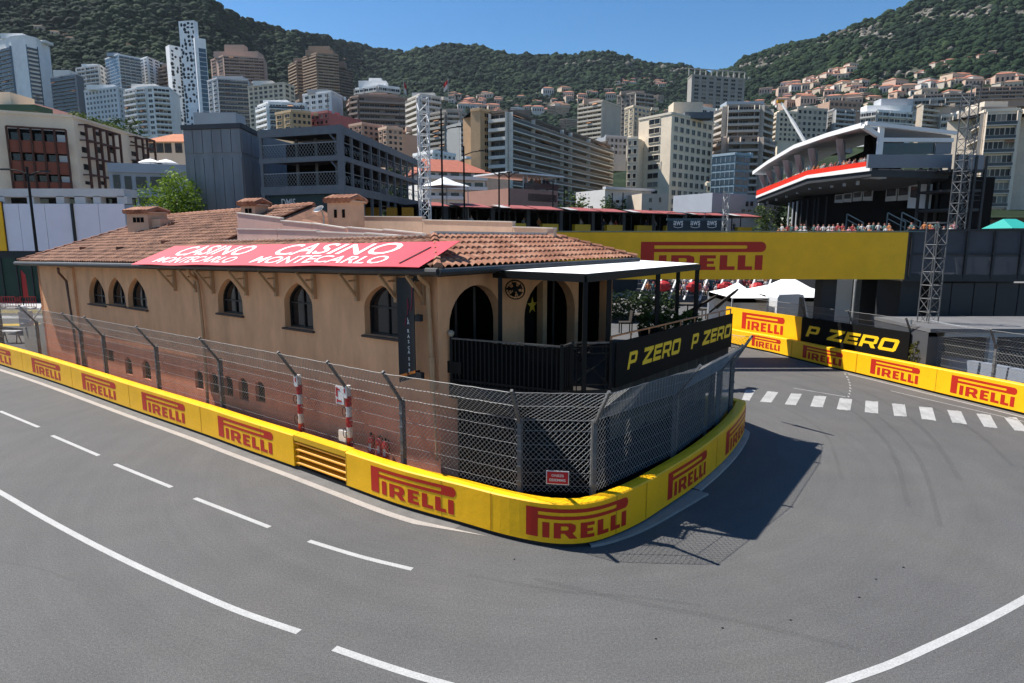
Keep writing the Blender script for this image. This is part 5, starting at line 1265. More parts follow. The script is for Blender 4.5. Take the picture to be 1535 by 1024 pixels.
ztop = Zs[2][1]
def col(p, w=.26, z1=None, z0=0): MB().box((p.x, p.y, (z0 + (z1 or ztop)) / 2), (w, w, (z1 or ztop) - z0), math.atan2(ec.y, ec.x)).build('column', M_stl, sf)
col(pb + na * .05 + nc * .05, .42); col(pa + ea * .2 + na * .02, .24)
for k in [i / 11 for i in range(1, 12)]: col(pb.lerp(pc, k) + nc * .02, .20)
for k in (.25, .5, .75): col(pa.lerp(pb, k) - na * 2.2, .2)
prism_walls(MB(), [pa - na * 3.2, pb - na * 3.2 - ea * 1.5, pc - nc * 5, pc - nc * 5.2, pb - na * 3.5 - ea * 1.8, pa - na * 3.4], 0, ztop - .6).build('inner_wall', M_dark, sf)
for i in (0, 1):
    zf = Zs[i][1]; m = MB(); H = 1.0   # ornate trellis railing, front
    for s in (1, -1):
        n_ = int(La_ / .28)
        for k in range(-3, n_ + 1):
            x0 = k * .28; x1 = x0 + H * .8
            if s < 0: x0, x1 = x1, x0
            pts = []
            for q in range(5):
                x = x0 + (x1 - x0) * q / 4
                if 0 <= x <= La_: pts.append(xy(pa + ea * x + na * .05, zf + H * q / 4 + .02))
            if len(pts) > 1: m.tube(pts, .016, 3, caps=False)
    m.bar(xy(pa + na * .05, zf + H), xy(pb + na * .05, zf + H), .06); m.build('railing', mat('pale_ironwork', (.24, .25, .26), .5, metal=.4), sf, fix=False)
    for k in range(11):
        m = MB(); p, q = pb.lerp(pc, (k + .1) / 11), pb.lerp(pc, (k + .9) / 11); w = (q - p).length
        m.bar(xy(p, zf + 1.0) + nc * .04, xy(q, zf + 1.0) + nc * .04, .05)
        for j in range(7):
            cx_ = (j + .5) / 7; r_ = .18 + .1 * math.sin(j * 2.1 + k)
            c_ = p.lerp(q, cx_) + nc * .04; m.tube([xy(c_ + ec * (r_ * math.cos(x)), zf + .38 + .25 * ((j * 7 + k * 3) % 3) / 2 + r_ * math.sin(x)) for x in [y_ * math.pi / 5 for y_ in range(9)]], .016, 3, caps=False)
        m.build('railing', mat('pale_ironwork', (0, 0, 0)), sf, fix=False)
for (p, d_) in ((pb, -ea), (pb, ec)):
    for i in (1, 2):
        z = Zs[i][0]; MB().tube([xy(p, z - 1.6) + d_ * .2, xy(p, z - .6) + d_ * .35, xy(p, z) + d_ * .9], .07, 5).build('brace', M_stl, sf)
# green ground floor front with white letters, crowd shapes inside
MB().slab(pa + ea * .5 - na * .3, pb - ea * .4 - na * .3, na, .1, zat(322, Yk), Zs[0][0] - .02).build('shop_front', mat('dark_green_front', (.008, .028, .030), .5), sf)
V, T = text2d('DMIS', 0, .01); wd = max(p[0] for p in V); o = on_line(420, 306, pa, pb); 
flat([(p[0] / wd * 1.35, p[1] * .62) for p in V], T, lambda x, y: xy(o, o.z - .2) - na * .18 + ea * x + Vector((0, 0, y))).build('lettering', M_rw, sf, fix=False)
MB().box(dp(570, 287, 60), (1.2, .8, .5)).box(dp(541, 308, 57), (.6, .6, 3.0)).build('ground_kiosk', M_stl, sf)
for i, u in enumerate((558, 592, 608)):
    q = dp(u, 318, 60); MB().box((q.x, q.y, q.z), (1.4, .8, .8)).build('crate', mat('amber_box', (.45, .22, .015), .6), label=['amber counter box nearest the two-slot chimney', 'amber counter box in the middle under the steel frame', 'amber counter box nearest the white truss'][i], cat='counter', group='amber counters under the steel frame', loc=q)
# --- far ground-level corner at the left edge, seen below the covered bridge
Yh = 66; a = dp(-80, 440, Yh); b = dp(75, 440, Yh); zt = zat(384, Yh)
t = thing('green_hoarding', 'dark green site hoarding below the covered footbridge at the far left', 'hoarding', Vector(((a.x + b.x) / 2, Yh, 0)))
MB().box(((a.x + b.x) / 2, Yh, zt / 2), (b.x - a.x, .15, zt)).build('panel', mat('hoarding_green', (.010, .035, .022), .6, var=.3, vscale=.5), t)
for k in range(8): MB().bar((a.x + (b.x - a.x) * k / 7, Yh - .12, 0), (a.x + (b.x - a.x) * k / 7, Yh - .12, zt), .12).build('post', M_dk, t)
q = dp(32, 432, 58); t = thing('red_flag_banner', 'red feather banner standing by the far barrier at the left edge', 'banner', Vector((q.x, q.y, 0)))
MB().tube([(q.x, q.y, 0), (q.x + .1, q.y, zat(404, 58))], .04, 6).build('pole', M_blk, t)
zz = zat(404, 58); m = MB(); m.add([Vector((q.x + dx, q.y + dy, z)) for dy in (0, .03) for dx, z in ((.1, 1.2), (.55, 1.3), (.5, zz - .5), (.1, zz))], [(0, 1, 2, 3), (4, 7, 6, 5), (0, 1, 5, 4), (1, 2, 6, 5), (2, 3, 7, 6), (3, 0, 4, 7)]); m.build('cloth', M_rr, t)
for i, u in enumerate((-14, 14, 38)):
    a = dp(u, 445, 60); t = thing('crowd_barrier', 'red crowd barrier on the far pavement, ' + ['outermost at the photo edge', 'middle of three', 'beside the restaurant corner'][i], 'barrier', Vector((a.x, 60, 0)), 'red crowd barriers')
    m = MB()
    for z in (.15, .6, 1.1): m.bar((a.x - .95, 60, z), (a.x + .95, 60, z), .05)
    for k in range(9): m.bar((a.x - .95 + .237 * k, 60, .15), (a.x - .95 + .237 * k, 60, 1.1), .03)
    m.build('frame', M_rr, t); MB().box((a.x - .7, 60, .04), (.1, .6, .07)).box((a.x + .7, 60, .04), (.1, .6, .07)).build('feet', M_blk, t)
for v0, v1, mt, nm in ((455, 462, M_white, 'kerb_paint'), (464, 469, mat('ochre_paint', (.26, .20, .05), .8, var=.2), 'kerb_paint'), (473, 477, M_worn, 'kerb_paint'), (485, 488, mat('yellow_paint', (.5, .33, .02), .7), 'kerb_paint')):
    MB().quad(gp(-60, v1 + 1, .006), gp(75, v1, .006), gp(75, v0, .006), gp(-60, v0 + 1, .006)).build(nm, mt, kind='structure')
M_conc = mat('concrete', (.21, .205, .19), .9, var=.2, vscale=1, fine=.12, fscale=12)
p0 = gp(34, 522); p1 = gp(62, 540); q0 = Vector((p0.x, p0.y + .2, 0)); q1 = B(BL + .2, .2); 
t = thing('concrete_wall', 'low grey concrete wall closing the gap left of the restaurant', 'wall', p0)
e, n, L = face_frame(q0, q1); MB().slab(q0, q1, -n, .3, 0, zat(494, q0.y), 0, zat(486, q1.y)).build('wall', M_conc, t); MB().slab(q0 - e * .05, q1, -n, .4, zat(494, q0.y) + .002, zat(494, q0.y) + .09, zat(486, q1.y) + .002, zat(486, q1.y) + .09).build('coping', M_conc, t)
q = q0.lerp(q1, .15); q.z = zat(492, q.y) + .1; t = thing('white_pump_unit', 'white machine with a curved white arm on the concrete wall end', 'machine', q)
MB().box(q + Vector((0, .1, .45)), (.55, .4, .9)).build('housing', M_wf, t); MB().blob(q + Vector((-.1, .1, 1.05)), .25, .2, .2).build('hood', M_wf, t)
MB().tube([q + Vector((-.1 + .3 * k, -.2, .18 + .05 * k * k)) for k in range(6)], .05, 6).build('arm', M_wf, t)
q = gp(18, 514); t = thing('white_trestle', 'small white trestle table standing on the ground at the far left', 'table', q)
MB().box(q + Vector((0, 0, .75)), (1.1, .6, .06)).build('table_top', M_wf, t)
for sx in (-1, 1): MB().bar(q + Vector((sx * .45, -.2, 0)), q + Vector((sx * .4, 0, .72)), .05).bar(q + Vector((sx * .45, .2, 0)), q + Vector((sx * .4, 0, .72)), .05).build('legs', M_blk, t)
q = gp(6, 530); MB().hexa([q + Vector(p) for p in ((-.22, -.1, 0), (.12, -.1, 0), (.12, .1, 0), (-.22, .1, 0), (-.35, -.1, 2.6), (-.15, -.1, 2.6), (-.15, .1, 2.6), (-.35, .1, 2.6))]).build('steel_column', M_dk, label='thick dark steel column behind the barrier at the left photo edge', cat='column', loc=q)
# ------------------------------------------------------------------ pit building row, masts, boards in the middle distance
M_awr = mat('red_awning', (.30, .075, .065), .7, var=.12, vscale=1); M_aww = mat('pale_awning', (.42, .40, .39), .7, var=.1, vscale=1)
M_pit = mat('pit_dark', (.020, .022, .024), .6, var=.3, vscale=.8)
M_ybox = mat('yellow_counter', (.42, .27, .012), .6, var=.1, vscale=1)
def P0(u, Y): p = dp(u, 330, Y); p.z = 0; return p
pa, pb = P0(628, 62), P0(1140, 96)
e, n, L = face_frame(pa, pb); z_ev = 9.9; zfl = 7.15
pit = thing('pit_building', 'long dark pit building with open bays, red and white awnings and yellow counters', 'building', pa.lerp(pb, .5))
prism_walls(MB(), [pa, pb, pb - n * 12, pa - n * 12], 0, zfl).build('lower_storey', M_pit, pit)
prism_walls(MB(), [pa, pb, pb - n * 12, pa - n * 12], z_ev - .3, z_ev - .05).build('roof', M_pit, pit)
MB().slab(pa - n * 6, pb - n * 6, -n, .2, zfl + .004, z_ev - .302).build('rear_wall', M_dark, pit)
bays = [(634, 668), (672, 698), (700, 730), (742, 790), (795, 838), (844, 886), (892, 934), (938, 978), (982, 1020), (1028, 1050), (1056, 1084), (1090, 1128)]
def pos(u): return xy(on_line(u, 320, pa, pb), 0)
for i, (u0, u1) in enumerate(bays):
    a, b = pos(u0), pos(u1); w = (b - a).length
    MB().slab(a - e * .5, a, -n, .3, zfl + .004, z_ev - .302).build('pier', M_pit, pit)
    m = MB(); k0, k1 = (.30, 1.0) if i % 2 else (.0, .85)
    p, q = a.lerp(b, k0), a.lerp(b, k1); vs = [xy(p, z_ev - .25) + n * 1.5, xy(q, z_ev - .25) + n * 1.5, xy(q, z_ev + .2) - n * .8, xy(p, z_ev + .2) - n * .8]
    m.add(vs + [v - Vector((0, 0, .07)) for v in vs], [(0, 1, 2, 3), (7, 6, 5, 4), (0, 4, 5, 1), (1, 5, 6, 2), (2, 6, 7, 3), (3, 7, 4, 0)]).build('awning', M_awr, pit)
    if i % 2: p, q = a.lerp(b, .0), a.lerp(b, .29)
    else: p, q = a.lerp(b, .86), b
    if (q - p).length > .8: MB().add([v for v in (xy(p, z_ev - .2) + n * 1.2, xy(q, z_ev - .2) + n * 1.2, xy(q, z_ev + .15) - n * .6, xy(p, z_ev + .15) - n * .6)], [(0, 1, 2, 3)]).build('side_awning', M_aww, pit)
    p, q = a.lerp(b, .30), a.lerp(b, .86); MB().slab(p + n * .1, q + n * .1, n, .5, zfl + .25, zfl + 1.0).build('counter', M_ybox, pit)
    for k in (.1, .55, .9): c = a.lerp(b, k) - n * 1.5; MB().bar(xy(c, zfl), xy(c, z_ev - .3), .12).build('post', M_dk, pit)
for d0 in range(0, int(L), 9): c = pa + e * d0 + n * .05; MB().bar(xy(c, zfl - 1.6), xy(c, zfl + .1), .10).build('rail_post', M_gs, pit)
for z in (zfl - .25, zfl - .75): MB().bar(xy(pa, z) + n * .05, xy(pb, z) + n * .05, .07).build('rail', M_gs, pit)
# people on the pit terrace
M_cl = [mat('cloth_' + nme, c, .8) for nme, c in (('red', (.26, .035, .035)), ('white', (.42, .41, .40)), ('navy', (.02, .03, .06)), ('teal', (.04, .11, .11)), ('orange', (.36, .13, .04)), ('grey', (.13, .13, .14)), ('pink', (.40, .19, .20)), ('sand', (.30, .23, .16)))]
M_skin = mat('skin', (.42, .23, .15), .6); M_hair = mat('dark_hair', (.02, .015, .012), .7)
def person_mesh(shirt, legs, seated, rgen, hat=None):
    """one continuous figure: feet to head as a swept body with two arms, 1.72 m tall at the origin, facing -Y"""
    bm = bmesh.new(); V = []; E = []; Rr = []
    def v(x, y, z, r): V.append((x, y, z)); Rr.append(r); return len(V) - 1
    def c(a, b): E.append((a, b))
    if not seated: hip = .90; k = [(0, .02), (.48, .0)]
    else: hip = .46
    pel = v(0, 0, hip, .15); ch = v(0, .01, hip + .30, .15); sh = v(0, 0, hip + .48, .13); nk = v(0, -.01, hip + .56, .06); hd = v(0, -.03, hip + .70, .10); tp = v(0, -.02, hip + .80, .075)
    for a, b in ((pel, ch), (ch, sh), (sh, nk), (nk, hd), (hd, tp)): c(a, b)
    for s in (-1, 1):
        h = v(s * .09, 0, hip - .06, .09); c(pel, h)
        if seated: kn = v(s * .11, -.42, hip - .02, .065); ft = v(s * .11, -.42, .06, .045); te = v(s * .11, -.58, .04, .04)
        else: kn = v(s * .10, -.01, .48, .065); ft = v(s * .10, .02, .07, .045); te = v(s * .11, -.13, .04, .04)
        c(h, kn); c(kn, ft); c(ft, te)
        so = v(s * .19, 0, hip + .46, .06); el = v(s * .25, -.05 - .1 * rgen.random(), hip + .20, .045); ha = v(s * (.15 + .1 * rgen.random()), -.25, hip + .12 + .2 * rgen.random(), .04)
        c(sh, so); c(so, el); c(el, ha)
    me = bpy.data.meshes.new('person'); me.from_pydata(V, E, []); o = bpy.data.objects.new('person_source', me); C.objects.link(o)
    md = o.modifiers.new('s', 'SKIN'); sv = me.skin_vertices[0].data
    for i, r in enumerate(Rr): sv[i].radius = (r, r)
    sv[0].use_root = True
    sb = o.modifiers.new('u', 'SUBSURF'); sb.levels = 1; sb.render_levels = 1
    dg = bpy.context.evaluated_depsgraph_get(); out = bpy.data.meshes.new_from_object(o.evaluated_get(dg)); bpy.data.objects.remove(o); bpy.data.meshes.remove(me)
    for mm in (M_skin, shirt, legs, hat or M_hair): out.materials.append(mm)
    idx = []
    for p in out.polygons:
        z, x = p.center.z, abs(p.center.x); y = p.center.y
        if z > hip + .74 or (z > hip + .64 and y > .0): idx.append(3)
        elif z > hip + .55: idx.append(0)
        elif z > hip - .02 and not (seated and y < -.2 and z < hip + .1):
            idx.append(0 if (y < -.14 and x > .1) else 1)
        else: idx.append(2)
    out.polygons.foreach_set('material_index', idx); out.polygons.foreach_set('use_smooth', [True] * len(idx)); return out
rp_ = random.Random(11)
STAND = [person_mesh(M_cl[a], M_cl[b], False, rp_, h) for a, b, h in ((0, 2, None), (1, 5, None), (2, 7, None), (4, 2, None), (1, 2, M_cl[0]), (6, 5, None), (5, 2, M_cl[1]), (3, 7, None))]
SEAT = [person_mesh(M_cl[a], M_cl[b], True, rp_, h) for a, b, h in ((0, 2, None), (1, 5, M_cl[0]), (0, 5, M_cl[1]), (4, 2, None), (6, 7, None), (1, 2, None), (3, 2, M_cl[0]))]
def person(p, rz, lab, grp, seated=False, i=None):
    me = (SEAT if seated else STAND)[(i if i is not None else rp_.randrange(99)) % (7 if seated else 8)]
    o = bpy.data.objects.new('person', me); o.location = p; o.rotation_euler = (0, 0, rz); s = rp_.uniform(.95, 1.06); o.scale = (s, s, s); C.objects.link(o)
    return props(o, lab, 'person', grp)
clo = ['red shirt and navy trousers', 'white shirt and grey trousers', 'navy shirt and sand trousers', 'orange shirt and navy trousers', 'white shirt and red cap', 'pink shirt and grey trousers', 'grey shirt and white cap', 'teal shirt and sand trousers']
for k in range(22):
    c = pa.lerp(pb, .05 + .9 * rp_.random()) - n * rp_.uniform(.8, 2.5); i = rp_.randrange(8)
    person(xy(c, zfl + .004), rp_.uniform(-.6, .6), 'person in ' + clo[i] + ' standing on the pit building terrace', 'people on the pit terrace, ' + clo[i], False, i)
# navy board with arc logos
a, b = P0(1001, 77), P0(1085, 77); zt, zb = zat(330.5, 77), zat(347, 77)
t = thing('sponsor_board', 'dark navy board with three white lower-case logos over curved arrows', 'board', xy(a.lerp(b, .5), zb)); e_, n_, L_ = face_frame(a, b)
MB().slab(a, b, -n_, .1, zb - 3, zt).build('panel', mat('navy_panel', (.006, .018, .030), .5), t)
MB().slab(a - e_ * .1, b + e_ * .1, -n_, .3, zt + .002, zt + .25).build('top_trim', mat('teal_trim', (.05, .09, .11), .5), t)
for k in (-.005, .33, .66, 1.0): p = a.lerp(b, k) + n_ * .02; MB().bar(xy(p, zt), xy(p, zt + .9), .07).build('frame_post', M_gs, t)
MB().bar(xy(a, zt + .9), xy(b, zt + .9), .07).build('frame_rail', M_gs, t)
for u in (1016.5, 1042, 1067):
    c = xy(on_line(u, 340, a, b), 0) + n_ * .012; V, T = text2d('aws', 0, .015); wd = max(p[0] for p in V); w = 1.15
    zc = zat(337.8, 77); flat([((p[0] / wd - .5) * w, p[1] * .52) for p in V], T, lambda x, y: c + e_ * x + Vector((0, 0, zc + y))).build('lettering', M_rw, t, fix=False)
    arcp = [(w * .52 * math.cos(math.radians(q)), -.02 + .26 * math.sin(math.radians(q))) for q in range(205, 336, 13)]
    MB().tube([c + e_ * x + Vector((0, 0, zc + y)) for x, y in arcp] , .035, 5).tube([c + e_ * (w * .50) + Vector((0, 0, zc - .12)), c + e_ * (w * .36) + Vector((0, 0, zc - .03))], .03, 4).build('arrow_logo', M_rw, t, fix=False)
# green-grey lattice mast by the board
p = P0(1087, 74); truss('lattice_mast', 'slim pale lattice mast at the right end of the navy board', (p.x, p.y), zat(288, 74), .5, 0, .7, .035)
p = P0(637.5, 57); truss('lattice_mast', 'tall white lattice truss mast right of the steel frame building', (p.x, p.y), zat(146, 57), .85, .35, .9, .05, mt=mat('white_truss', (.60, .60, .60), .5), rb=.035)
lamp_post(661, 163, 320, 58, [(636, 198), (689, 190)], 'tallest black mast with two drooping arms right of the white truss')
lamp_post(695, 219, 320, 62, [(722, 226)], 'black mast with one long arm to the right, in front of the red-roofed flats')
lamp_post(748, 253, 325, 66, [(731, 257), (764, 258)], 'black mast with short level arms beside the pink restaurant')
lamp_post(763, 258, 325, 68, [(752, 260), (774, 259)], 'slim black mast next to the pink restaurant terrace')
lamp_post(829, 271, 330, 74, [], 'plain black mast at the right end of the pink restaurant')
lamp_post(846, 284, 330, 76, [], 'short plain black mast in front of the long balcony slab')
lamp_post(918, 289, 335, 84, [], 'left of two plain black masts in front of the white block')
lamp_post(934, 289, 335, 84, [], 'right of two plain black masts in front of the white block')
# white tent roof by the truss
p = dp(666, 280, 66); t = thing('marquee', 'small white marquee roof beside the white lattice truss', 'tent', Vector((p.x, p.y, 0)))
MB().lathe((p.x, p.y, p.z), [(2.6, 0), (2.4, .12), (1.2, .45), (.1, .95)], 4).build('roof', M_tent, t)
for a_ in range(4): q = Vector((p.x + 2.4 * math.cos(a_ * math.pi / 2), p.y + 2.4 * math.sin(a_ * math.pi / 2), 0)); MB().bar(q, xy(q, p.z + .05), .08).build('leg', M_lg, t)
# flats with red roof, pink restaurant, white block, grey block
M_redt = mat('red_roof_tiles', (.33, .10, .06), .85, var=.2, vscale=1.5)
M_salm = mat('salmon_wall', (.42, .22, .165), .85, var=.1, vscale=.5)
def simple_box(name, lab, cat, u0, u1, vt, Y, Y2, dpt, mt, wins=(), zbase=0, wmat=None, wn='window', grp=None):
    a, b = P0(u0, Y), P0(u1, Y2); e, n, L = face_frame(a, b); zt = zat(vt, Y); t = thing(name, lab, cat, a.lerp(b, .5), grp)
    prism_walls(MB(), [a, b, b - n * dpt, a - n * dpt], zbase, zt).build('wall', mt, t)
    for w0, w1, v0, v1 in wins:
        p, q = xy(on_line(w0, v0, a, b), 0), xy(on_line(w1, v0, a, b), 0); MB().slab(p, q, n, .07, zat(v1, p.y), zat(v0, p.y)).build(wn, wmat or M_win, t)
    return t, a, b, e, n, zt
t, a, b, e, n, zt = simple_box('low_apartment_house', 'low apartment house with a long red tile roof and white balconies behind the masts', 'building', 638, 728, 257, 108, 112, 12, M_wwal, [(646 + 9 * i + (3 if i % 2 else 0), 652 + 9 * i + (3 if i % 2 else 0), v, v + 8) for i in range(9) for v in (259, 274, 289)])
z2 = zat(240, 116); m = MB(); A = [a - e * .8 + n * .8, b + e * 1 + n * .8, b + e * 1 - n * 13, a - e * .8 - n * 13]; m.add([xy(p, zt + .02) for p in A] + [xy(a.lerp(b, .12) - n * 6, z2), xy(b - e * 3 - n * 6, z2)], [(0, 1, 5, 4), (1, 2, 5), (2, 3, 4, 5), (3, 0, 4), (3, 2, 1, 0)]).build('roof', M_redt, t)
for v in (268, 283, 298): MB().slab(a, b, n, 1.1, zat(v + 1.2, 109), zat(v, 109)).slab(a + n * 1.05, b + n * 1.05, n, .06, zat(v + 1.2, 109), zat(v - 4, 109)).build('balcony', M_wwal, t)
p = b + e * .2; q = P0(764, 118); ee, nn_, LL = face_frame(p, q); zt2 = zat(262, 112); prism_walls(MB(), [p, q, q - nn_ * 12, p - nn_ * 12], 0, zt2).build('side_wing', M_beige, t)
t, a, b, e, n, zt = simple_box('pink_restaurant', 'pink terrace restaurant with a white canopy roof and guests behind glass', 'building', 764, 836, 282, 86, 92, 10, M_salm, [(792, 834, 290, 301)])
for k in (.02, .3, .38, .68, .98): c = a.lerp(b, k) - n * .3; MB().bar(xy(c, zt), xy(c, zt + 1.9), .14).build('column', M_wf, t)
z3 = zt + 1.9; m = MB(); A = [a - e * .6 + n * .6, b + e * .6 + n * .6, b + e * .6 - n * 7, a - e * .6 - n * 7]; m.add([xy(p, z) for z in (z3, z3 + .2) for p in A], [(3, 2, 1, 0), (4, 5, 6, 7), (0, 1, 5, 4), (1, 2, 6, 5), (2, 3, 7, 6), (3, 0, 4, 7)]).build('canopy_roof', M_tent, t)
MB().slab(a.lerp(b, .3), b, n, .05, zt + .1, zt + .9).build('glass_balustrade', M_win, t)
for k in range(14): c = a.lerp(b, .33 + .64 * rp_.random()) - n * rp_.uniform(.6, 3); i = rp_.randrange(8); person(xy(c, zt + .002), rp_.uniform(-1, 1), 'guest in ' + clo[i] + ' on the pink restaurant terrace', 'guests on the restaurant terrace, ' + clo[i], False, i)
t, a, b, e, n, zt = simple_box('white_low_building', 'long low white building below the cream tower', 'building', 906, 975, 284, 105, 110, 8, mat('whitewash', (.56, .55, .53), .8, var=.08, vscale=.6), [(914 + 9 * i, 919 + 9 * i, 300, 304) for i in range(6)])
MB().slab(a - e * .5, b, n, .8, zt + .002, zt + .4).build('flat_roof', M_wf, t)
t, a, b, e, n, zt = simple_box('beige_low_building', 'small beige building with two dark windows at the foot of the cream tower', 'building', 961, 1000, 290, 102, 103, 7, mat('beige_plaster', (.55, .46, .36), .85, var=.1, vscale=.6), [(973, 977, 297, 303), (973, 977, 312, 317), (988, 991, 296, 303)])
t, a, b, e, n, zt = simple_box('grey_low_building', 'grey low building with a few square windows left of the grandstand', 'building', 1066, 1170, 289, 120, 130, 10, M_gw, [(1118, 1122, 302, 309), (1125, 1129, 302, 309), (1136, 1139, 303, 308), (1146, 1150, 303, 308), (1112, 1117, 314, 318), (1121, 1126, 314, 318)])
# shrubs on the pit roof strip
for i, (u, v, Y, w) in enumerate(((855, 302, 98, 3.6), (875, 306, 100, 2.6), (915, 308, 104, 2.4), (935, 309, 106, 2.4), (1140, 315, 118, 3.2), (790, 300, 92, 2.6), (1175, 318, 118, 3.0))):
    labs = ['largest rounded shrub in front of the long balcony slab', 'smaller rounded shrub right of the largest one', 'left shrub before the white low building', 'right shrub before the white low building', 'shrub before the grey low building', 'shrub beside the pink restaurant', 'loose shrub under the grandstand\'s left tip']
    c = dp(u, v, Y); tree('shrub_tree', labs[i], Vector((c.x, c.y, 0)), c.z + 1.2, w, 900, M_leaf, rg, .28, 'trees behind the pit building', 6)
# crane boom
p, q = dp(1206, 212, 150), dp(1170, 152, 158); t = thing('crane_boom', 'white telescopic crane boom leaning left above the grandstand', 'crane', Vector((p.x, p.y, 0)))
MB().bar(xy(p + Vector((6, 0, 0)), 0), p, .7).bar(p, p.lerp(q, .55), .55).build('boom', M_wf, t); MB().bar(p.lerp(q, .5), q, .36).build('boom_tip', M_wf, t); MB().box(q, (1.6, .8, .7)).build('boom_head', mat('amber_box', (0, 0, 0)), t)
# ------------------------------------------------------------------ grandstand / hospitality building with white roof
def Q(u, v, Y): return dp(u, v, Y)
Yr, Yl = 80.0, 122.0
fr = P0(1300, Yr); fm = P0(1207, 96); fl = P0(1133, Yl)
e1, n1, L1 = face_frame(fl, fm); e2, n2, L2 = face_frame(fm, fr)
gs = thing('hospitality_stand', 'cantilevered hospitality stand with white swept roof and red band at the right', 'grandstand', Vector((fr.x + 4, fr.y + 6, 0)))
rE = P0(1430, 82); z_b0, z_b1 = zat(253, Yr), zat(241, Yr)   # red band bottom / top at the near end
zl0, zl1 = zat(296, Yl), zat(286, Yl)
back = [rE + Vector((2, 22, 0)), fl + Vector((22, 16, 0))]
zfl2 = (z_b0 + zl0) / 2 - .1
def wedge(m, pts, z0s, z1s):
    k = len(pts); m.add([xy(p, z) for p, z in zip(pts, z0s)] + [xy(p, z) for p, z in zip(pts, z1s)], [tuple(range(k))[::-1], tuple(range(k, 2 * k))] + [(i, (i + 1) % k, k + (i + 1) % k, k + i) for i in range(k)]); return m
zm0, zm1 = zat(266, 96), zat(255.5, 96)
flo = [fl, fm, fr, P0(1415, 82), rE + Vector((2, 14, 0)), fl + Vector((16, 14, 0))]
wedge(MB(), [p for p in flo], [zl0 - .9, zm0 - .9, z_b0 - .9, z_b0 - 1.0, z_b0 - 2.2, zl0 - 1.8], [zl0 - .02, zm0 - .02, z_b0 - .02, z_b0 - .02, z_b0 - .02, zl0 - .02]).build('cantilever_floor', mat('dark_underside', (.03, .032, .036), .7, var=.2, vscale=.6), gs)
M_redb = mat('bright_red_band', (.62, .025, .008), .5); M_wt = mat('stand_white', (.66, .66, .66), .6, var=.05, vscale=.4)
def band(m, o, th, a0, a1, b0, b1, c0, c1):
    m.slab(fl + n1 * o, fm + n1 * o, n1, th, a0, a1, b0, b1).slab(fm + n2 * o, fr + n2 * o, n2, th, b0, b1, c0, c1); return m
band(MB(), 0, .2, zl0 + .28, zl1, zm0 + .32, zm1, z_b0 + .35, z_b1).build('red_band', M_redb, gs)
band(MB(), 0, .25, zl0 - .15, zl0 + .27, zm0 - .15, zm0 + .31, z_b0 - .25, z_b0 + .34).build('white_trim', M_wt, gs)
# spotlights under the floor edge
for k in range(10):
    p = fm.lerp(fr, (k - 5) / 5) if k >= 5 else fl.lerp(fm, k / 5); z = (zm0 + (z_b0 - zm0) * (k - 5) / 5 if k >= 5 else zl0 + (zm0 - zl0) * k / 5) - 1.0
    MB().box(xy(p, z - .3) + Vector((1, 1.5, 0)), (.3, .3, .7)).build('floodlight', M_lg, gs)
# ribs on the underside (pale corrugated strip)
m = MB()
for k in range(26): p = fm.lerp(fr, k / 26) - n2 * .25; m.bar(xy(p, zm0 + (z_b0 - zm0) * k / 26 - .95), xy(p - n2 * 2.0, zm0 + (z_b0 - zm0) * k / 26 - 1.05), .18)
m.build('soffit_ribs', M_lg, gs)
# roof: swept sheet
edge = [(1128, 257, 124), (1150, 241, 115), (1190, 217, 103), (1240, 199, 91), (1291, 184, 80)]
er = [Q(*q) for q in edge]; bk = [p + Vector((13, 12, 1.2)) for p in er[:-1]] + [Q(1335, 186, 92)]
m = MB(); k = len(er); th = Vector((0, 0, .75))
m.add(er + bk + [p - th * .8 for p in er] + [p - th for p in bk], [(i, i + 1, k + i + 1, k + i) for i in range(k - 1)] + [(2 * k + i, 3 * k + i, 3 * k + i + 1, 2 * k + i + 1) for i in range(k - 1)] + [(i, 2 * k + i, 2 * k + i + 1, i + 1) for i in range(k - 1)] + [(k + i, k + i + 1, 3 * k + i + 1, 3 * k + i) for i in range(k - 1)] + [(0, k, 3 * k, 2 * k), (k - 1, 3 * k - 1, 4 * k - 1, 2 * k - 1)])
m.build('roof', M_wt, gs)
c0, c1, c2 = Q(1291, 184, 80), Q(1423, 197, 82), Q(1423, 214, 82)
# side block on the right: gable wall, white beams, dark window, grey fascia
a, b = P0(1300, 80), P0(1421, 82); e, n, L = face_frame(a, b)
def sl(u0, u1, v0a, v1a, v0b, v1b, o, th, nm, mt):
    p, q = xy(on_line(u0, 240, a, b), 0), xy(on_line(u1, 240, a, b), 0); return MB().slab(p + n * o, q + n * o, n, th, zat(v1a, p.y), zat(v0a, p.y), zat(v1b, q.y), zat(v0b, q.y)).build(nm, mt, gs)
M_gp = mat('grey_panel', (.16, .175, .20), .55, var=.08, vscale=.5)
sl(1290, 1425, 183, 189, 198, 203, .15, .5, 'roof_edge', M_wt)
sl(1318, 1423, 190, 207, 203, 207.5, -.2, .1, 'gable_panel', mat('gable_grey', (.085, .088, .095), .6))
sl(1318, 1423, 207, 213, 207.5, 213.5, .0, .35, 'beam', M_wt)
sl(1319, 1399, 214.2, 231, 214.2, 231, -.15, .1, 'dark_window', M_glass)
sl(1399.5, 1423, 213.8, 231, 213.8, 231, -.05, .2, 'side_panel', M_gp)
sl(1299, 1424, 232, 252, 232, 252, .0, .3, 'fascia', M_gp)
sl(1312, 1319, 189, 232, 190, 232, -.02, .35, 'column', M_wt)
p = xy(on_line(1316, 200, a, b), 0); MB().bar(xy(p, zat(203, 80)), xy(p, zat(190, 80)) - e * 2.2 + n * .1, .5).build('brace', M_wt, gs)
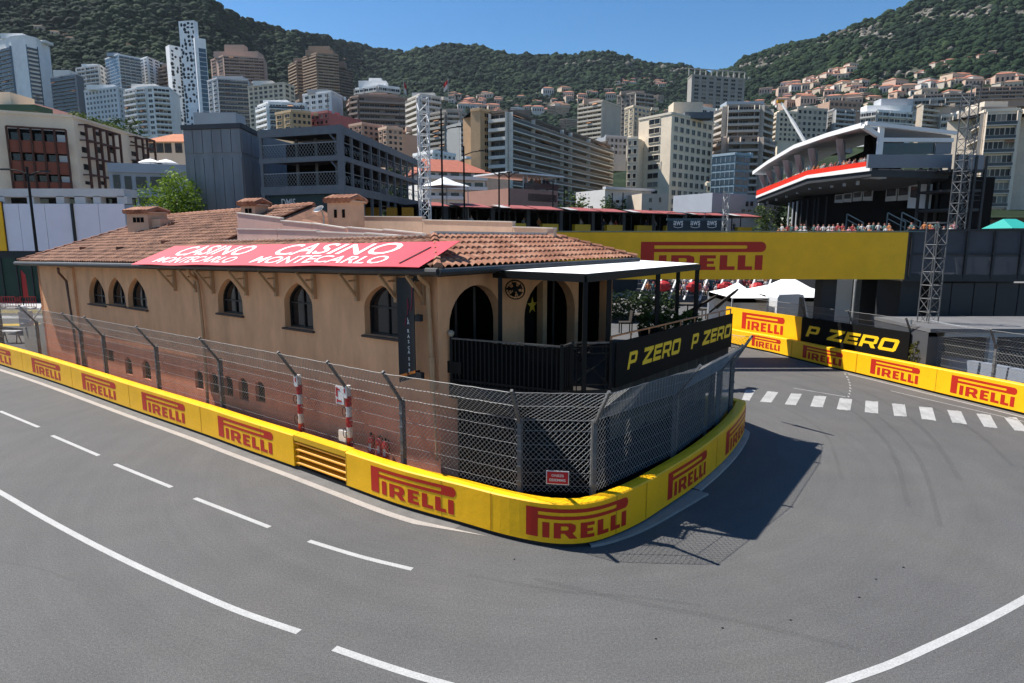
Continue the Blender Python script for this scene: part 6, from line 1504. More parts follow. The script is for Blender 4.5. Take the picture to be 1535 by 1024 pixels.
for k in range(6): q = a.lerp(b, .08 + .15 * k); MB().hexa([xy(q, zat(265, 80)) - n * 1.5, xy(q + e * 1.5, zat(265, 80)) - n * 1.5, xy(q + e * 1.5, zat(265, 80)) - n * 1.9, xy(q, zat(265, 80)) - n * 1.9, xy(q, zat(253, 80)) + n * .2, xy(q + e * 1.5, zat(253, 80)) + n * .2, xy(q + e * 1.5, zat(253, 80)) - n * .2, xy(q, zat(253, 80)) - n * .2]).build('soffit_panel', M_gp, gs)
bw = [a - n * 14, b - n * 14]; MB().slab(a - n * 9 + e * 7, b - n * 9, -n, .2, zat(256, 80), zat(192, 80)).build('rear_wall', M_dark, gs)
MB().slab(fl - n1 * 9 + e1 * 2, fm - n1 * 9 + e1 * 4, -n1, .2, zl0, zl0 + 4.0, zm0, zm0 + 4.6).slab(fm - n2 * 7 + e1 * 2, fr - n2 * 6 - e2 * 4, -n2, .2, zm0, zm0 + 5.6, z_b0, z_b0 + 5.9).build('rear_wall', M_dark, gs)
q_ = P0(1345, 88); MB().slab(fr - n2 * 6 - e2 * 4, q_ + Vector((2, 6, 0)), (0, 1), .2, z_b0 - .5, z_b0 + 5.6).build('rear_wall', M_dark, gs)
# V-shaped roof columns behind the guests
M_conc2 = mat('stand_concrete', (.42, .43, .45), .8, var=.1, vscale=.5)
for i, (u, v, Y) in enumerate(((1143, 268, 120), (1154, 262, 117), (1166, 255, 112), (1180, 246, 107), (1198, 238, 102), (1219, 228, 97), (1262, 214, 89))):
    p = dp(u, v + 28, Y); p.z = 0; zr0 = zat(v - 6, Y); zz = zl0 + (z_b0 - zl0) * (1 - (Y - 80) / 42)
    c = p + Vector((1.5, 3, 0)); m = MB(); w = .55
    m.hexa([xy(c, zz) + Vector(q) for q in ((-.3, -.3, 0), (.3, -.3, 0), (.3, .3, 0), (-.3, .3, 0), (-.3, -.35, (zr0 - zz) * .5), (.35, -.35, (zr0 - zz) * .5), (.35, .4, (zr0 - zz) * .5), (-.3, .4, (zr0 - zz) * .5))])
    m.hexa([xy(c, zz) + Vector(q) for q in ((-.3, -.35, (zr0 - zz) * .5), (.35, -.35, (zr0 - zz) * .5), (.35, .4, (zr0 - zz) * .5), (-.3, .4, (zr0 - zz) * .5), (-2.4, -2.6, zr0 - zz), (-1.6, -3.0, zr0 - zz), (1.6, 2.6, zr0 - zz + .3), (.6, 3.0, zr0 - zz + .3))])
    m.build('roof_column', M_conc2, gs)
# lower building under the cantilever
la, lb = P0(1182, 108), P0(1402, 84); e, n, L = face_frame(la, lb)
lowz = lambda v, p: zat(v, p.y)
def ls(u0, u1, v0a, v1a, v0b, v1b, o, th, nm, mt):
    p, q = xy(on_line(u0, 300, la, lb), 0), xy(on_line(u1, 300, la, lb), 0); return MB().slab(p + n * o, q + n * o, n, th, zat(v1a, p.y), zat(v0a, p.y), zat(v1b, q.y), zat(v0b, q.y)).build(nm, mt, gs)
MB().slab(la - n * .5, lb - n * .5, -n, 10, 0, zat(300, 108), 0, zat(262, 84)).build('lower_block', M_dark, gs)
for u0, u1, va, vb, h0, h1 in ((1252, 1264, 292, 291, 12, 13), (1265, 1277, 290, 289, 13, 14), (1279, 1292, 288, 286, 14, 15), (1294, 1308, 286, 284, 15, 17), (1328, 1344, 283, 281, 19, 20), (1346, 1362, 281, 279, 20, 21)):
    ls(u0, u1, va, va + h0, vb, vb + h1, .0, .12, 'pale_frame', M_lg); ls(u0 + 1.2, u1 - 1.2, va + 1.5, va + h0 * .62, vb + 1.5, vb + h1 * .62, .13, .02, 'window', M_glass)
ls(1365, 1396, 277, 312, 276, 313, .0, .5, 'white_cabin', mat('cabin_white', (.5, .53, .57), .6)); ls(1368, 1378, 280, 296, 280, 297, .51, .02, 'window', M_glass)
for u in (1184, 1190, 1196, 1203, 1212, 1222, 1228, 1240): ls(u, u + 1.3, 304 - (u - 1184) * .17, 345, 304 - (u - 1184) * .17, 345, .05, .2, 'slim_column', M_lg if u < 1200 else M_dk)
# side stair tower on the right
ta, tb_ = P0(1424, 79), P0(1468, 80); e, n, L = face_frame(ta, tb_)
st = thing('stair_tower', 'dark open scaffold stair tower attached to the stand\'s right end', 'tower', ta)
for v in (253, 283, 312): MB().slab(ta, tb_, -n, 5, zat(v + 4, 79), zat(v, 79)).build('platform', M_dk, st)
MB().slab(ta, tb_ - e * .3, -n, .1, zat(253, 79), zat(231, 79)).build('grey_screen', M_gp, st)
for k in (0, .33, .66, 1):
    for d in (0, 5): p = ta.lerp(tb_, k) - n * d; MB().bar(xy(p, 0), xy(p, zat(232, 79)), .28).build('post', M_dk, st)
for v in (262, 270, 292, 300): MB().bar(xy(ta, zat(v, 79)), xy(tb_, zat(v, 79)), .09).build('rail', M_dk, st)
MB().bar(xy(ta.lerp(tb_, .5), zat(312, 79)), xy(ta, zat(345, 79)) - e * 1, .5).build('diagonal_brace', M_dk, st)
# guests behind the red band
N = 60
for k in range(N):
    s = (k + rp_.random() * .8) / N; tot = L1 + L2; d = s * tot
    if d < L1: p = fl + e1 * d; z = zl0 + (zm0 - zl0) * d / L1; nn = n1
    else: p = fm + e2 * (d - L1); z = zm0 + (z_b0 - zm0) * (d - L1) / L2; nn = n2
    i = rp_.randrange(8); person(xy(p - nn * rp_.uniform(.5, 1.3), z), rp_.uniform(-.9, .5), 'guest in ' + clo[i] + ' behind the red band of the hospitality stand', 'guests behind the red band, ' + clo[i], False, i)
# open seating with spectators below the stand: stepped rows
sa, sb = P0(1150, 74), P0(1420, 60); e, n, L = face_frame(sa, sb)
ss = thing('seating_terrace', 'stepped open seating terrace packed with spectators above the yellow bridge panel', 'grandstand', sa.lerp(sb, .5))
ZS = 5.75
for r in range(4): MB().slab(sa - n * r * .9, sb - n * r * .9, -n, .9, 0, ZS + .38 * r).build('seat_row', M_gp if r else M_dk, ss)
MB().bar(xy(sa, ZS + .9) + n * .1, xy(sb, ZS + .9) + n * .1, .06).build('front_rail', M_lg, ss)
for k in range(16): p = sa.lerp(sb, k / 15) + n * .1; MB().bar(xy(p, ZS), xy(p, ZS + .9), .05).build('rail_post', M_lg, ss)
cs = ['red top', 'white top and red cap', 'red top and white cap', 'orange top', 'pink top', 'white top', 'teal top and red cap']
for r in range(4):
    for k in range(34):
        if rp_.random() < .34: continue
        p = sa.lerp(sb, (k + .5 + rp_.uniform(-.2, .2)) / 34) - n * (r * .9 + .42); i = rp_.randrange(7)
        person(xy(p, ZS + .38 * r + .004), math.atan2(n.y, n.x) + math.pi / 2 + rp_.uniform(-.4, .4), 'seated spectator in a ' + cs[i] + ' on the open seating terrace', 'spectators on the seating terrace, ' + cs[i], True, i)
for i, (u, v, lab) in enumerate(((1238, 318, 'left'), (1300, 320, 'middle'), (1322, 306, 'right'))):
    p = on_line(u, 335, sa, sb) - n * 4.8; p.z = 0
    t = thing('handrail_frame', f'blue-grey stair handrail frame above the spectators, {lab} of three', 'handrail', p, 'stair handrails on the stand'); zz = ZS + 1.9
    mt = mat('blue_steel', (.03, .055, .075), .5, metal=.3)
    MB().bar(xy(p, 0), xy(p, zz + 1.6), .1).bar(xy(p + e * 1.8, 0), xy(p + e * 1.8, zz + .6), .1).build('posts', mt, t); MB().bar(xy(p, zz + 1.6), xy(p + e * 1.8, zz + .6), .09).bar(xy(p, zz + 1.0), xy(p + e * 1.8, zz), .07).build('rails', mt, t)
# second stand under the bridge seen past the terrace: white slanted frames and red pads
ua, ub = P0(955, 64), P0(1170, 60); e, n, L = face_frame(ua, ub)
us_ = thing('small_stand', 'low stand with white slanted frames and red pads seen under the yellow bridge panel', 'grandstand', ua.lerp(ub, .5))
for r in range(4): MB().slab(ua - n * r * 1.0, ub - n * r * 1.0, -n, 1.0, 0, 1.0 + .45 * r).build('seat_row', M_gs, us_)
for k in range(9):
    p = ua.lerp(ub, (k + .3) / 9) + n * .3; MB().bar(xy(p, .6), xy(p + e * .9 - n * 2.2, 3.4), .16).bar(xy(p + e * .9 - n * 2.2, 3.4), xy(p + e * 1.9 - n * 2.2, 3.3), .16).build('white_frame', M_wf, us_)
    if k % 2: MB().blob(xy(p + e * .9, 1.9), .75, .5, .55, 9, 6, .15).build('red_pad', M_rr, us_)
for r in range(4):
    for k in range(26):
        if rp_.random() < .35: continue
        p = ua.lerp(ub, (k + .5) / 26) - n * (r * 1.0 + .45); i = rp_.randrange(7)
        person(xy(p, 1.0 + .45 * r + .004), math.atan2(n.y, n.x) + math.pi / 2, 'seated spectator in a ' + cs[i] + ' on the low stand under the bridge', 'spectators on the low stand, ' + cs[i], True, i)
hd = thing('hedge', 'dark green clipped hedge behind the terrace under the yellow bridge', 'hedge', P0(935, 50))
m = MB(); p = P0(900, 50); q = P0(1010, 50)
for k in range(14): c = p.lerp(q, k / 13); leaves(m, (c.x, c.y, 1.3), .75, .6, 1.3, 160, .17, rg)
m.build('foliage', M_treed, hd, fix=False); MB().slab(p, q, (0, 1), .5, 0, .5).build('planter', M_gs, hd)
# teal roof and small things right of the stair tower
p = dp(1512, 333, 62); t = thing('teal_tent', 'teal tent roof at the right edge above the netted walkway', 'tent', xy(p, 0))
w = 1.1; MB().add([Vector((p.x + sx * w, p.y + sy * 2, p.z - .6)) for sx, sy in ((-1, -1), (1, -1), (1, 1), (-1, 1))] + [Vector((p.x - w * .5, p.y, p.z + .3)), Vector((p.x + w * .6, p.y, p.z + .3))], [(0, 1, 5, 4), (1, 2, 5), (2, 3, 4, 5), (3, 0, 4), (3, 2, 1, 0)]).build('roof', mat('teal_cloth', (.02, .30, .26), .6), t)
for sx in (-1, 1): MB().bar((p.x + sx * w, p.y - 2, 0), (p.x + sx * w, p.y - 2, p.z - .6), .1).build('leg', M_dk, t)
# ------------------------------------------------------------------ hills
from mathutils import noise as mnoise
SKY_L = [(-500, -170), (-200, -150), (0, -105), (200, -50), (315, 2), (345, 19), (380, 34), (430, 47), (470, 53), (520, 63), (560, 73), (600, 79), (640, 73), (680, 66), (720, 71), (760, 81), (800, 84), (850, 83), (900, 78), (940, 85), (980, 96), (1030, 98), (1062, 110), (1095, 104), (1120, 86), (1170, 69), (1220, 59), (1280, 39), (1330, 23), (1370, 4), (1420, -22), (1500, -52), (1700, -85), (2100, -110)]
YR_L = [(-500, 900), (300, 950), (430, 1150), (560, 1650), (1060, 1750), (1110, 1400), (1300, 1250), (2100, 1200)]
def lerp_tab(T, u):
    if u <= T[0][0]: return T[0][1]
    for (a, x), (b, y) in zip(T, T[1:]):
        if u <= b:
            k = (u - a) / (b - a); k = k * k * (3 - 2 * k) if T is YR_L else k; return x + (y - x) * k
    return T[-1][1]
HY0, HV0, HP = 125.0, 326.0, 1.3
def hill(u, t):
    vs = lerp_tab(SKY_L, u) + 1.5; Yr = lerp_tab(YR_L, u); tt = min(t, 1.0)
    Y = HY0 + (Yr - HY0) * t; v = HV0 - (HV0 - vs) * tt ** HP
    z = zat(v, HY0 + (Yr - HY0) * tt)
    if t > 1: z -= (t - 1) * 500
    x = kx(u, v) * Y
    if tt > .05: z += (mnoise.noise(Vector((x * .012, Y * .012, 0))) * 9 + mnoise.noise(Vector((x * .035, Y * .035, 4))) * 4) * min(1, tt * 2) * (1 - .75 * max(0, tt - .8) / .2 if tt > .8 else 1)
    return Vector((x, Y, z))
def hill_uv(u, v):
    vs = lerp_tab(SKY_L, u) + 1.5; k = (HV0 - v) / (HV0 - vs); t = max(0.0, k) ** (1 / HP); return hill(u, min(t, 1.0)), t
def rockiness(u, v, p):
    n = mnoise.noise(Vector((p.x * .008, p.y * .008, p.z * .02 + 7))) + .6 * mnoise.noise(Vector((p.x * .03, p.y * .03, p.z * .05)))
    b = -.9
    if u > 1090:
        b = -.50 + .45 * max(0, 1 - abs(v - lerp_tab(SKY_L, u) - 12) / 30)
        if u > 1290: b += .55 * max(0, 1 - abs(v - 25) / 55)
        if 1095 < u < 1185 and v < 105: b += .25
        if v > 120: b -= .4
    elif u > 790: b = -.78 + .35 * max(0, 1 - abs(v - lerp_tab(SKY_L, u) - 14) / 22)
    return n + b
us = [u for u in range(-480, 2080, 14)]; ts = [i / 84 * 1.12 for i in range(85)]
V = []; RK = []
for u in us:
    for t in ts:
        p = hill(u, t); V.append(p); v = proj(p)[1]; RK.append(max(0.0, min(1.0, .5 + 4 * rockiness(u, v, p))) if t > .3 else 0)
m = MB(); nt_ = len(ts); m.add(V, [(i * nt_ + j, (i + 1) * nt_ + j, (i + 1) * nt_ + j + 1, i * nt_ + j + 1) for i in range(len(us) - 1) for j in range(nt_ - 1)])
def hillmat():
    m = bpy.data.materials.new('hillside'); m.use_nodes = True; nt = m.node_tree; N = nt.nodes; L = nt.links; b = N["Principled BSDF"]; b.inputs['Roughness'].default_value = .95; b.inputs['Specular IOR Level'].default_value = .1
    tc = N.new('ShaderNodeTexCoord'); at = N.new('ShaderNodeAttribute'); at.attribute_name = 'rock'
    n = N.new('ShaderNodeTexNoise'); n.inputs['Scale'].default_value = .02; n.inputs['Detail'].default_value = 9; n.inputs['Roughness'].default_value = .65; L.new(tc.outputs['Object'], n.inputs['Vector'])
    c1 = N.new('ShaderNodeValToRGB'); e = c1.color_ramp.elements; e[0].position = .35; e[0].color = (.014, .025, .012, 1); e[1].position = .65; e[1].color = (.032, .048, .022, 1); L.new(n.outputs['Fac'], c1.inputs[0])
    n2 = N.new('ShaderNodeTexNoise'); n2.inputs['Scale'].default_value = .12; n2.inputs['Detail'].default_value = 10; n2.inputs['Roughness'].default_value = .7; L.new(tc.outputs['Object'], n2.inputs['Vector'])
    c2 = N.new('ShaderNodeValToRGB'); e = c2.color_ramp.elements; e[0].position = .3; e[0].color = (.07, .065, .055, 1); e[1].position = .7; e[1].color = (.22, .20, .17, 1); L.new(n2.outputs['Fac'], c2.inputs[0])
    mx = N.new('ShaderNodeMix'); mx.data_type = 'RGBA'; L.new(at.outputs['Fac'], mx.inputs[0]); L.new(c1.outputs[0], mx.inputs[6]); L.new(c2.outputs[0], mx.inputs[7]); L.new(mx.outputs[2], b.inputs['Base Color'])
    bp = N.new('ShaderNodeBump'); bp.inputs['Strength'].default_value = .8; bp.inputs['Distance'].default_value = 4; L.new(n2.outputs['Fac'], bp.inputs['Height']); L.new(bp.outputs[0], b.inputs['Normal']); return m
ho = m.build('hills', hillmat(), kind='structure', fix=False, smooth=True)
at = ho.data.attributes.new('rock', 'FLOAT', 'POINT'); at.data.foreach_set('value', RK)
# ------------------------------------------------------------------ woods on the hills: leafy crowns in one mass
def crown_variants(n, sub, amp, seed):
    out = []
    for i in range(n):
        bm = bmesh.new(); bmesh.ops.create_icosphere(bm, subdivisions=sub, radius=1.0)
        for v in bm.verts:
            k = 1 + amp * mnoise.noise(v.co * 1.9 + Vector((i * 7 + seed, 0, 0))) + amp * .6 * mnoise.noise(v.co * 4.3 + Vector((0, i * 5 + seed, 0)))
            v.co = v.co * k; v.co.z *= .82
        bm.verts.index_update(); out.append((np.array([v.co[:] for v in bm.verts], dtype=np.float32), np.array([[v.index for v in f.verts] for f in bm.faces], dtype=np.int32))); bm.free()
    return out
def scatter_mesh(name, variants, items, mt, seed, kind='stuff'):
    """items: (x, y, z, rx, rz, tone)"""
    rs = np.random.RandomState(seed); VV, FF, TT = [], [], []; base = 0
    for i, (x, y, z, rx, rz, tone) in enumerate(items):
        v, f = variants[i % len(variants)]; a = rs.rand() * 6.28; ca, sa = math.cos(a), math.sin(a)
        q = np.empty_like(v); q[:, 0] = (v[:, 0] * ca - v[:, 1] * sa) * rx + x; q[:, 1] = (v[:, 0] * sa + v[:, 1] * ca) * rx + y; q[:, 2] = v[:, 2] * rz + z
        VV.append(q); FF.append(f + base); base += len(v); TT.append(np.full(len(v), tone, dtype=np.float32))
    VV = np.concatenate(VV); FF = np.concatenate(FF); TT = np.concatenate(TT); nf = len(FF)
    me = bpy.data.meshes.new(name); me.vertices.add(len(VV)); me.vertices.foreach_set('co', VV.ravel()); me.loops.add(nf * 3); me.loops.foreach_set('vertex_index', FF.ravel())
    me.polygons.add(nf); me.polygons.foreach_set('loop_start', np.arange(0, nf * 3, 3, dtype=np.int32)); me.update(calc_edges=True)
    me.attributes.new('tone', 'FLOAT', 'POINT').data.foreach_set('value', TT); me.materials.append(mt)
    o = bpy.data.objects.new(name, me); C.objects.link(o); o['kind'] = kind; return o
def tonemat(name, ramp, rough=.9, sc=.25, bump=3.0):
    m = bpy.data.materials.new(name); m.use_nodes = True; nt = m.node_tree; N = nt.nodes; L = nt.links; b = N["Principled BSDF"]; b.inputs['Roughness'].default_value = rough; b.inputs['Specular IOR Level'].default_value = .12
    at = N.new('ShaderNodeAttribute'); at.attribute_name = 'tone'; cr = N.new('ShaderNodeValToRGB'); el = cr.color_ramp.elements
    el[0].position, el[0].color = ramp[0][0], (*ramp[0][1], 1); el[1].position, el[1].color = ramp[-1][0], (*ramp[-1][1], 1)
    for p, c in ramp[1:-1]: q = el.new(p); q.color = (*c, 1)
    tc = N.new('ShaderNodeTexCoord'); n = N.new('ShaderNodeTexNoise'); n.inputs['Scale'].default_value = sc; n.inputs['Detail'].default_value = 6; n.inputs['Roughness'].default_value = .7; L.new(tc.outputs['Object'], n.inputs['Vector'])
    ad = N.new('ShaderNodeMath'); ad.operation = 'MULTIPLY_ADD'; ad.inputs[1].default_value = .7; L.new(n.outputs['Fac'], ad.inputs[0]); sb = N.new('ShaderNodeMath'); sb.operation = 'SUBTRACT'; sb.inputs[1].default_value = .35; L.new(at.outputs['Fac'], sb.inputs[0]); L.new(sb.outputs[0], ad.inputs[2])
    L.new(ad.outputs[0], cr.inputs[0]); L.new(cr.outputs[0], b.inputs['Base Color'])
    bp = N.new('ShaderNodeBump'); bp.inputs['Strength'].default_value = 1.0; bp.inputs['Distance'].default_value = bump; L.new(n.outputs['Fac'], bp.inputs['Height']); L.new(bp.outputs[0], b.inputs['Normal']); return m
fr_ = random.Random(5); items = []; rocks = []
tries = 0
while len(items) < 32000 and tries < 120000:
    tries += 1
    u = fr_.uniform(-60, 1600); vs = lerp_tab(SKY_L, u); lo = max(vs, -25)
    v = fr_.uniform(lo - 1, 235 if u < 480 else 205); p, t = hill_uv(u, v)
    if t > 1 or p.y < 250: continue
    rk = rockiness(u, v, p); q = p.y / 950.0
    if rk > 0.0:
        if fr_.random() < .30: r = fr_.uniform(2, 5.5) * q; rocks.append((p.x, p.y, p.z, r, r * fr_.uniform(.7, 1.5), fr_.random()))
        if fr_.random() < .7: continue
    s = fr_.choice((.6, .75, .9, 1.0, 1.35)) ; r = fr_.uniform(2.6, 4.9) * s * (.45 + .55 * q)
    tone = .5 + .35 * mnoise.noise(Vector((p.x * .01, p.y * .01, 2))) + fr_.uniform(-.25, .25)
    items.append((p.x, p.y, p.z + r * .45, r, r * fr_.uniform(.85, 1.15), tone))
# tree line along the ridge
for i in range(1100):
    u = -40 + 1640 * i / 1100 + fr_.uniform(-1, 1); p = hill(u, fr_.uniform(.985, 1.0)); q = p.y / 950; r = fr_.uniform(2.6, 5.2) * (.45 + .55 * q)
    items.append((p.x, p.y, p.z + r * .3, r, r, .45 + fr_.uniform(-.2, .2)))
wood_mat = tonemat('woodland', [(.1, (.008, .018, .011)), (.45, (.014, .031, .015)), (.72, (.025, .047, .020)), (1.0, (.045, .068, .028))], sc=.35, bump=2.5)
scatter_mesh('woods', crown_variants(8, 2, .55, 3), [i for i in items if i[3] >= 4.4], wood_mat, 1); scatter_mesh('woods', crown_variants(8, 1, .5, 9), [i for i in items if i[3] < 4.4], wood_mat, 4)
if rocks: scatter_mesh('rock_outcrops', crown_variants(6, 1, .5, 40), rocks, tonemat('limestone', [(0, (.08, .075, .065)), (.5, (.15, .138, .118)), (1, (.24, .22, .19))], sc=.3, bump=1.5), 2)
# ------------------------------------------------------------------ the city
WHITE, OFFW, BEIGE, PINK, BROWN, GREY, BLUEG, CREAMY = (.82, .81, .79), (.70, .67, .625), (.56, .47, .36), (.50, .345, .27), (.30, .215, .165), (.34, .34, .345), (.36, .40, .45), (.66, .565, .44)
_cm = {}
def cmat(c, var=.10):
    if c not in _cm: _cm[c] = mat('city_render_%d' % len(_cm), c, .85, var=var, vscale=.25, fine=.06, fscale=1.5)
    return _cm[c]
M_cw = [mat('city_glass_dark', (.008, .010, .013), .3, spec=.35, var=.5, vscale=.15), mat('city_glass_blue', (.05, .075, .10), .12, spec=.7, var=.4, vscale=.12), mat('city_blind', (.22, .20, .17), .7, var=.25, vscale=.2), mat('city_glass_brown', (.022, .016, .012), .35, spec=.35, var=.4, vscale=.2)]
M_rail_glass = mat('balcony_glass', (.040, .050, .060), .3, spec=.4, var=.3, vscale=.15)
M_awn = mat('city_awning', (.42, .20, .10), .8, var=.3, vscale=.1)
_wm = {}
def win_mesh(w, h, mi, fc):
    key = (round(w, 2), round(h, 2), mi, fc)
    if key not in _wm:
        m = MB(); d = .10; f = min(.16, w * .1)
        m.m(0).box((0, 0, 0), (w, .10, h)).m(1)
        for x in (-w / 2 - f / 2 + .01, w / 2 + f / 2 - .01): m.box((x, -.06, 0), (f, .24, h + .02))
        m.box((0, -.06, h / 2 + f / 2), (w + 2 * f, .24, f)).box((0, -.10, -h / 2 - f / 2), (w + 2 * f, .34, f))
        if w > 1.6: m.box((0, -.05, 0), (.10, .06, h - .02))
        me = m.mesh('window', [M_cw[mi], cmat(fc)]); _wm[key] = me
    return _wm[key]
def bldg(lab, pts, vt, vb, nf, col, styles, depth=14, ref=None, cat='building', roof=None, extra=(), trim=None, balc=None, cap=100, group=None, name='apartment_building', vts=None, proj_=1.25, blinds=.2, glass=0, skip_top=0):
    G = [P0(u, Y) for u, Y in pts]; ref = min(range(len(G)), key=lambda i: G[i].y) if ref is None else ref
    zt = zat(vt, G[ref].y); zb = zat(vb, G[ref].y); H = (zt - zb) / nf; trim = trim or tuple(min(.82, c * 1.15) for c in col); balc = balc or trim
    t = thing(name, lab, cat, xy(sum(G, Vector()) / len(G), 0), group); rg_ = random.Random(len(lab) * 31 + int(pts[0][0]))
    e0, n0, _ = face_frame(G[0], G[1]); e1, n1, _ = face_frame(G[-2], G[-1]); bk = [G[-1] - n1 * depth, G[0] - n0 * depth]
    zbase = max(-.5, min(hill_uv(pts[0][0], vb)[0].z - 25, zb - 6))
    prism_walls(MB(), G + bk, zbase, zt).build('wall', cmat(col), t)
    nwin = 0
    for (a, b), st in zip(zip(G, G[1:]), styles):
        if not st or st[0] == 'P': continue
        e, n, L = face_frame(a, b); code, nb = st[0], st[1]; m_ = st[2] if len(st) > 2 else 0.0
        a2 = a + e * (L * m_); L2 = L * (1 - 2 * m_); bw = L2 / nb
        for f in range(nf - skip_top):
            z = zb + H * f
            if code in 'Bb':
                o = MB(); p, q = a2, a2 + e * L2
                gm = 1 if code == 'b' else 0
                o.m(0).slab(p, q, n, proj_, z - .20, z + .10).m(gm).slab(p + n * (proj_ - .10), q + n * (proj_ - .10), n, .10, z + .101, z + (.95 if gm else .72))
                o.m(0).slab(p + n * .0, p + e * .12, n, proj_ - .11, z + .101, z + H * .98).slab(q - e * .12, q, n, proj_ - .11, z + .101, z + H * .98)
                if gm: o.slab(p + n * (proj_ - .11), q + n * (proj_ - .11), n, .12, z + .951, z + 1.02)
                if nb >= 4:
                    for k in range(2, nb, 3): c = p + e * (bw * k); o.slab(c, c + e * .10, n, proj_ - .12, z + .101, z + H * .98)
                if rg_.random() < .22 and nb > 2:
                    k = rg_.randrange(nb); c = p + e * (bw * k + .2); c2 = c + e * (bw * .9); hh = z + H * .93
                    o.m(2).add([xy(c, hh) + n * .05, xy(c2, hh) + n * .05, xy(c2, hh - .9) + n * (proj_ + .35), xy(c, hh - .9) + n * (proj_ + .35)], [(0, 1, 2, 3)])
                o.build('balcony', [cmat(balc), M_rail_glass, M_awn], t)
            if code == 'G':
                o = MB().slab(a2 + n * .0, a2 + e * L2, n, .10, z + H * .12, z + H * .80); o.build('window_band', M_cw[1], t)
                o = MB()
                for k in range(nb + 1): c = a2 + e * (bw * k); o.slab(c - e * .06, c + e * .06, n, .16, z + H * .1, z + H * .82)
                o.build('mullions', cmat(trim), t); continue
            for k in range(nb):
                if nwin >= cap: break
                w = bw * (.92 if code in 'Bb' else .58); h = H * (.80 if code in 'Bb' else .56); c = a2 + e * (bw * (k + .5)) + n * .03
                zz = z + (H * .40 if code in 'Bb' else H * .50); r = rg_.random(); mi = 2 if r < blinds else (3 if r < blinds + .25 else glass)
                put('window', win_mesh(w, h, mi, trim), t, frame_m((c.x, c.y, zz), e, -n, Vector((0, 0, 1)))); nwin += 1
            if code == 'W' and nb and f > 0 and len(st) > 3:
                MB().slab(a, b, n, .22, z - .10, z + .10).build('string_course', cmat(trim), t)
    m = MB()
    for a, b in zip(G, G[1:]):
        e, n, L = face_frame(a, b); m.slab(a - n * .2, b - n * .2, n, .45, zt + .002, zt + .75)
    m.build('parapet', cmat(trim), t)
    W0 = (G[-1] - G[0]).length
    for k in range(rg_.randrange(2, 5)):
        c = G[0].lerp(G[-1], rg_.uniform(.12, .88)) - n0 * rg_.uniform(1.5, depth * .6); q = rg_.uniform(.6, 1.6)
        MB().box((c.x, c.y, zt + q * .5 + .01), (rg_.uniform(1, 3.2), rg_.uniform(1, 2.5), q), rg_.random()).build('roof_equipment', cmat(trim), t)
    if rg_.random() < .6:
        c = G[0].lerp(G[-1], rg_.uniform(.2, .8)) - n0 * 2; hh = rg_.uniform(3, 7); m = MB().bar(xy(c, zt), xy(c, zt + hh), .16)
        for k in range(3): m.bar(xy(c, zt + hh * (.7 + .1 * k)) - e0 * .8, xy(c, zt + hh * (.7 + .1 * k)) + e0 * .8, .08)
        m.build('roof_antenna', M_gs, t)
    for (u0, u1, v0, Y, d, c) in extra:
        p, q = P0(u0, Y), P0(u1, Y); z1 = zat(v0, Y); MB().box(((p.x + q.x) / 2, Y + d / 2, (zt + z1) / 2 + .01), (q.x - p.x, d, z1 - zt)).build('roof_hut', cmat(c), t)
    return t
# --- left cluster
DK = (.10, .115, .135)
bldg('tall blue-and-white curved tower at the far left, highest of its cluster', [(10, 490), (48, 473), (69, 470), (85, 476), (103, 500)], 54, 178, 20, WHITE, [('b', 5, .0), ('P', 1), ('b', 3, 0), ('P', 1)], depth=22, skip_top=2, balc=(.12, .17, .23), glass=1, blinds=.05, extra=[(34, 66, 50, 476, 10, WHITE), (74, 98, 60, 485, 8, OFFW)])
bldg('dark glazed block with pale vertical ribs right of the leftmost tower', [(101, 430), (138, 420), (147, 428)], 112, 178, 12, DK, [('b', 5, .02), ('P', 1)], balc=(.20, .22, .25), trim=(.35, .36, .38), glass=1, blinds=.08, extra=[(104, 128, 105, 432, 8, OFFW)])
bldg('low white terraced block high behind the dark glazed block', [(138, 540), (172, 530), (182, 545)], 98, 130, 5, OFFW, [('B', 5, .02), ('W', 2)], extra=[(146, 170, 96, 536, 6, WHITE)])
bldg('plain white office with rows of small square windows', [(146, 408), (195, 396), (209, 412)], 131, 184, 7, (.58, .61, .64), [('W', 9, .03), ('W', 3, .05)], blinds=.1, extra=[(150, 190, 127, 402, 8, WHITE)])
bldg('white slab with a blue glass end and pale side tower', [(181, 530), (200, 516), (232, 528)], 82, 132, 10, (.74, .74, .74), [('G', 3), ('b', 4, .02)], glass=1, extra=[(184, 200, 79, 520, 6, BLUEG)])
bldg('pale narrow tower attached behind the blue glass slab', [(226, 545), (242, 535), (259, 550)], 86, 132, 10, WHITE, [('W', 3), ('W', 2)])
bldg('white tower block with two stacks of curved balconies, lowest in the left cluster', [(206, 336), (223, 331), (237, 329), (247, 328), (270, 331), (284, 350)], 131, 203, 9, WHITE, [('B', 3, .0), ('B', 3, .0), ('W', 1), ('B', 4, 0), ('W', 2)], balc=(.68, .68, .67), extra=[(215, 250, 126, 336, 7, OFFW)])
bldg('small brown terraced block beside the perforated white tower', [(257, 540), (282, 530)], 98, 132, 6, BROWN, [('B', 4)], extra=[(262, 278, 95, 534, 5, PINK)])
bldg('pink apartment block with a stepped penthouse left of the hill saddle', [(333, 540), (352, 526), (410, 532)], 84, 122, 8, PINK, [('W', 2), ('B', 8, .01)], balc=(.42, .29, .23), extra=[(338, 402, 77, 532, 12, PINK), (354, 382, 67, 536, 8, (.46, .33, .26))])
bldg('blue-grey balcony block just right of the perforated white tower', [(326, 388), (341, 380), (386, 384)], 118, 190, 11, (.42, .44, .47), [('W', 2), ('b', 5, .02)], balc=(.36, .37, .38), extra=[(334, 378, 114, 386, 8, GREY)])
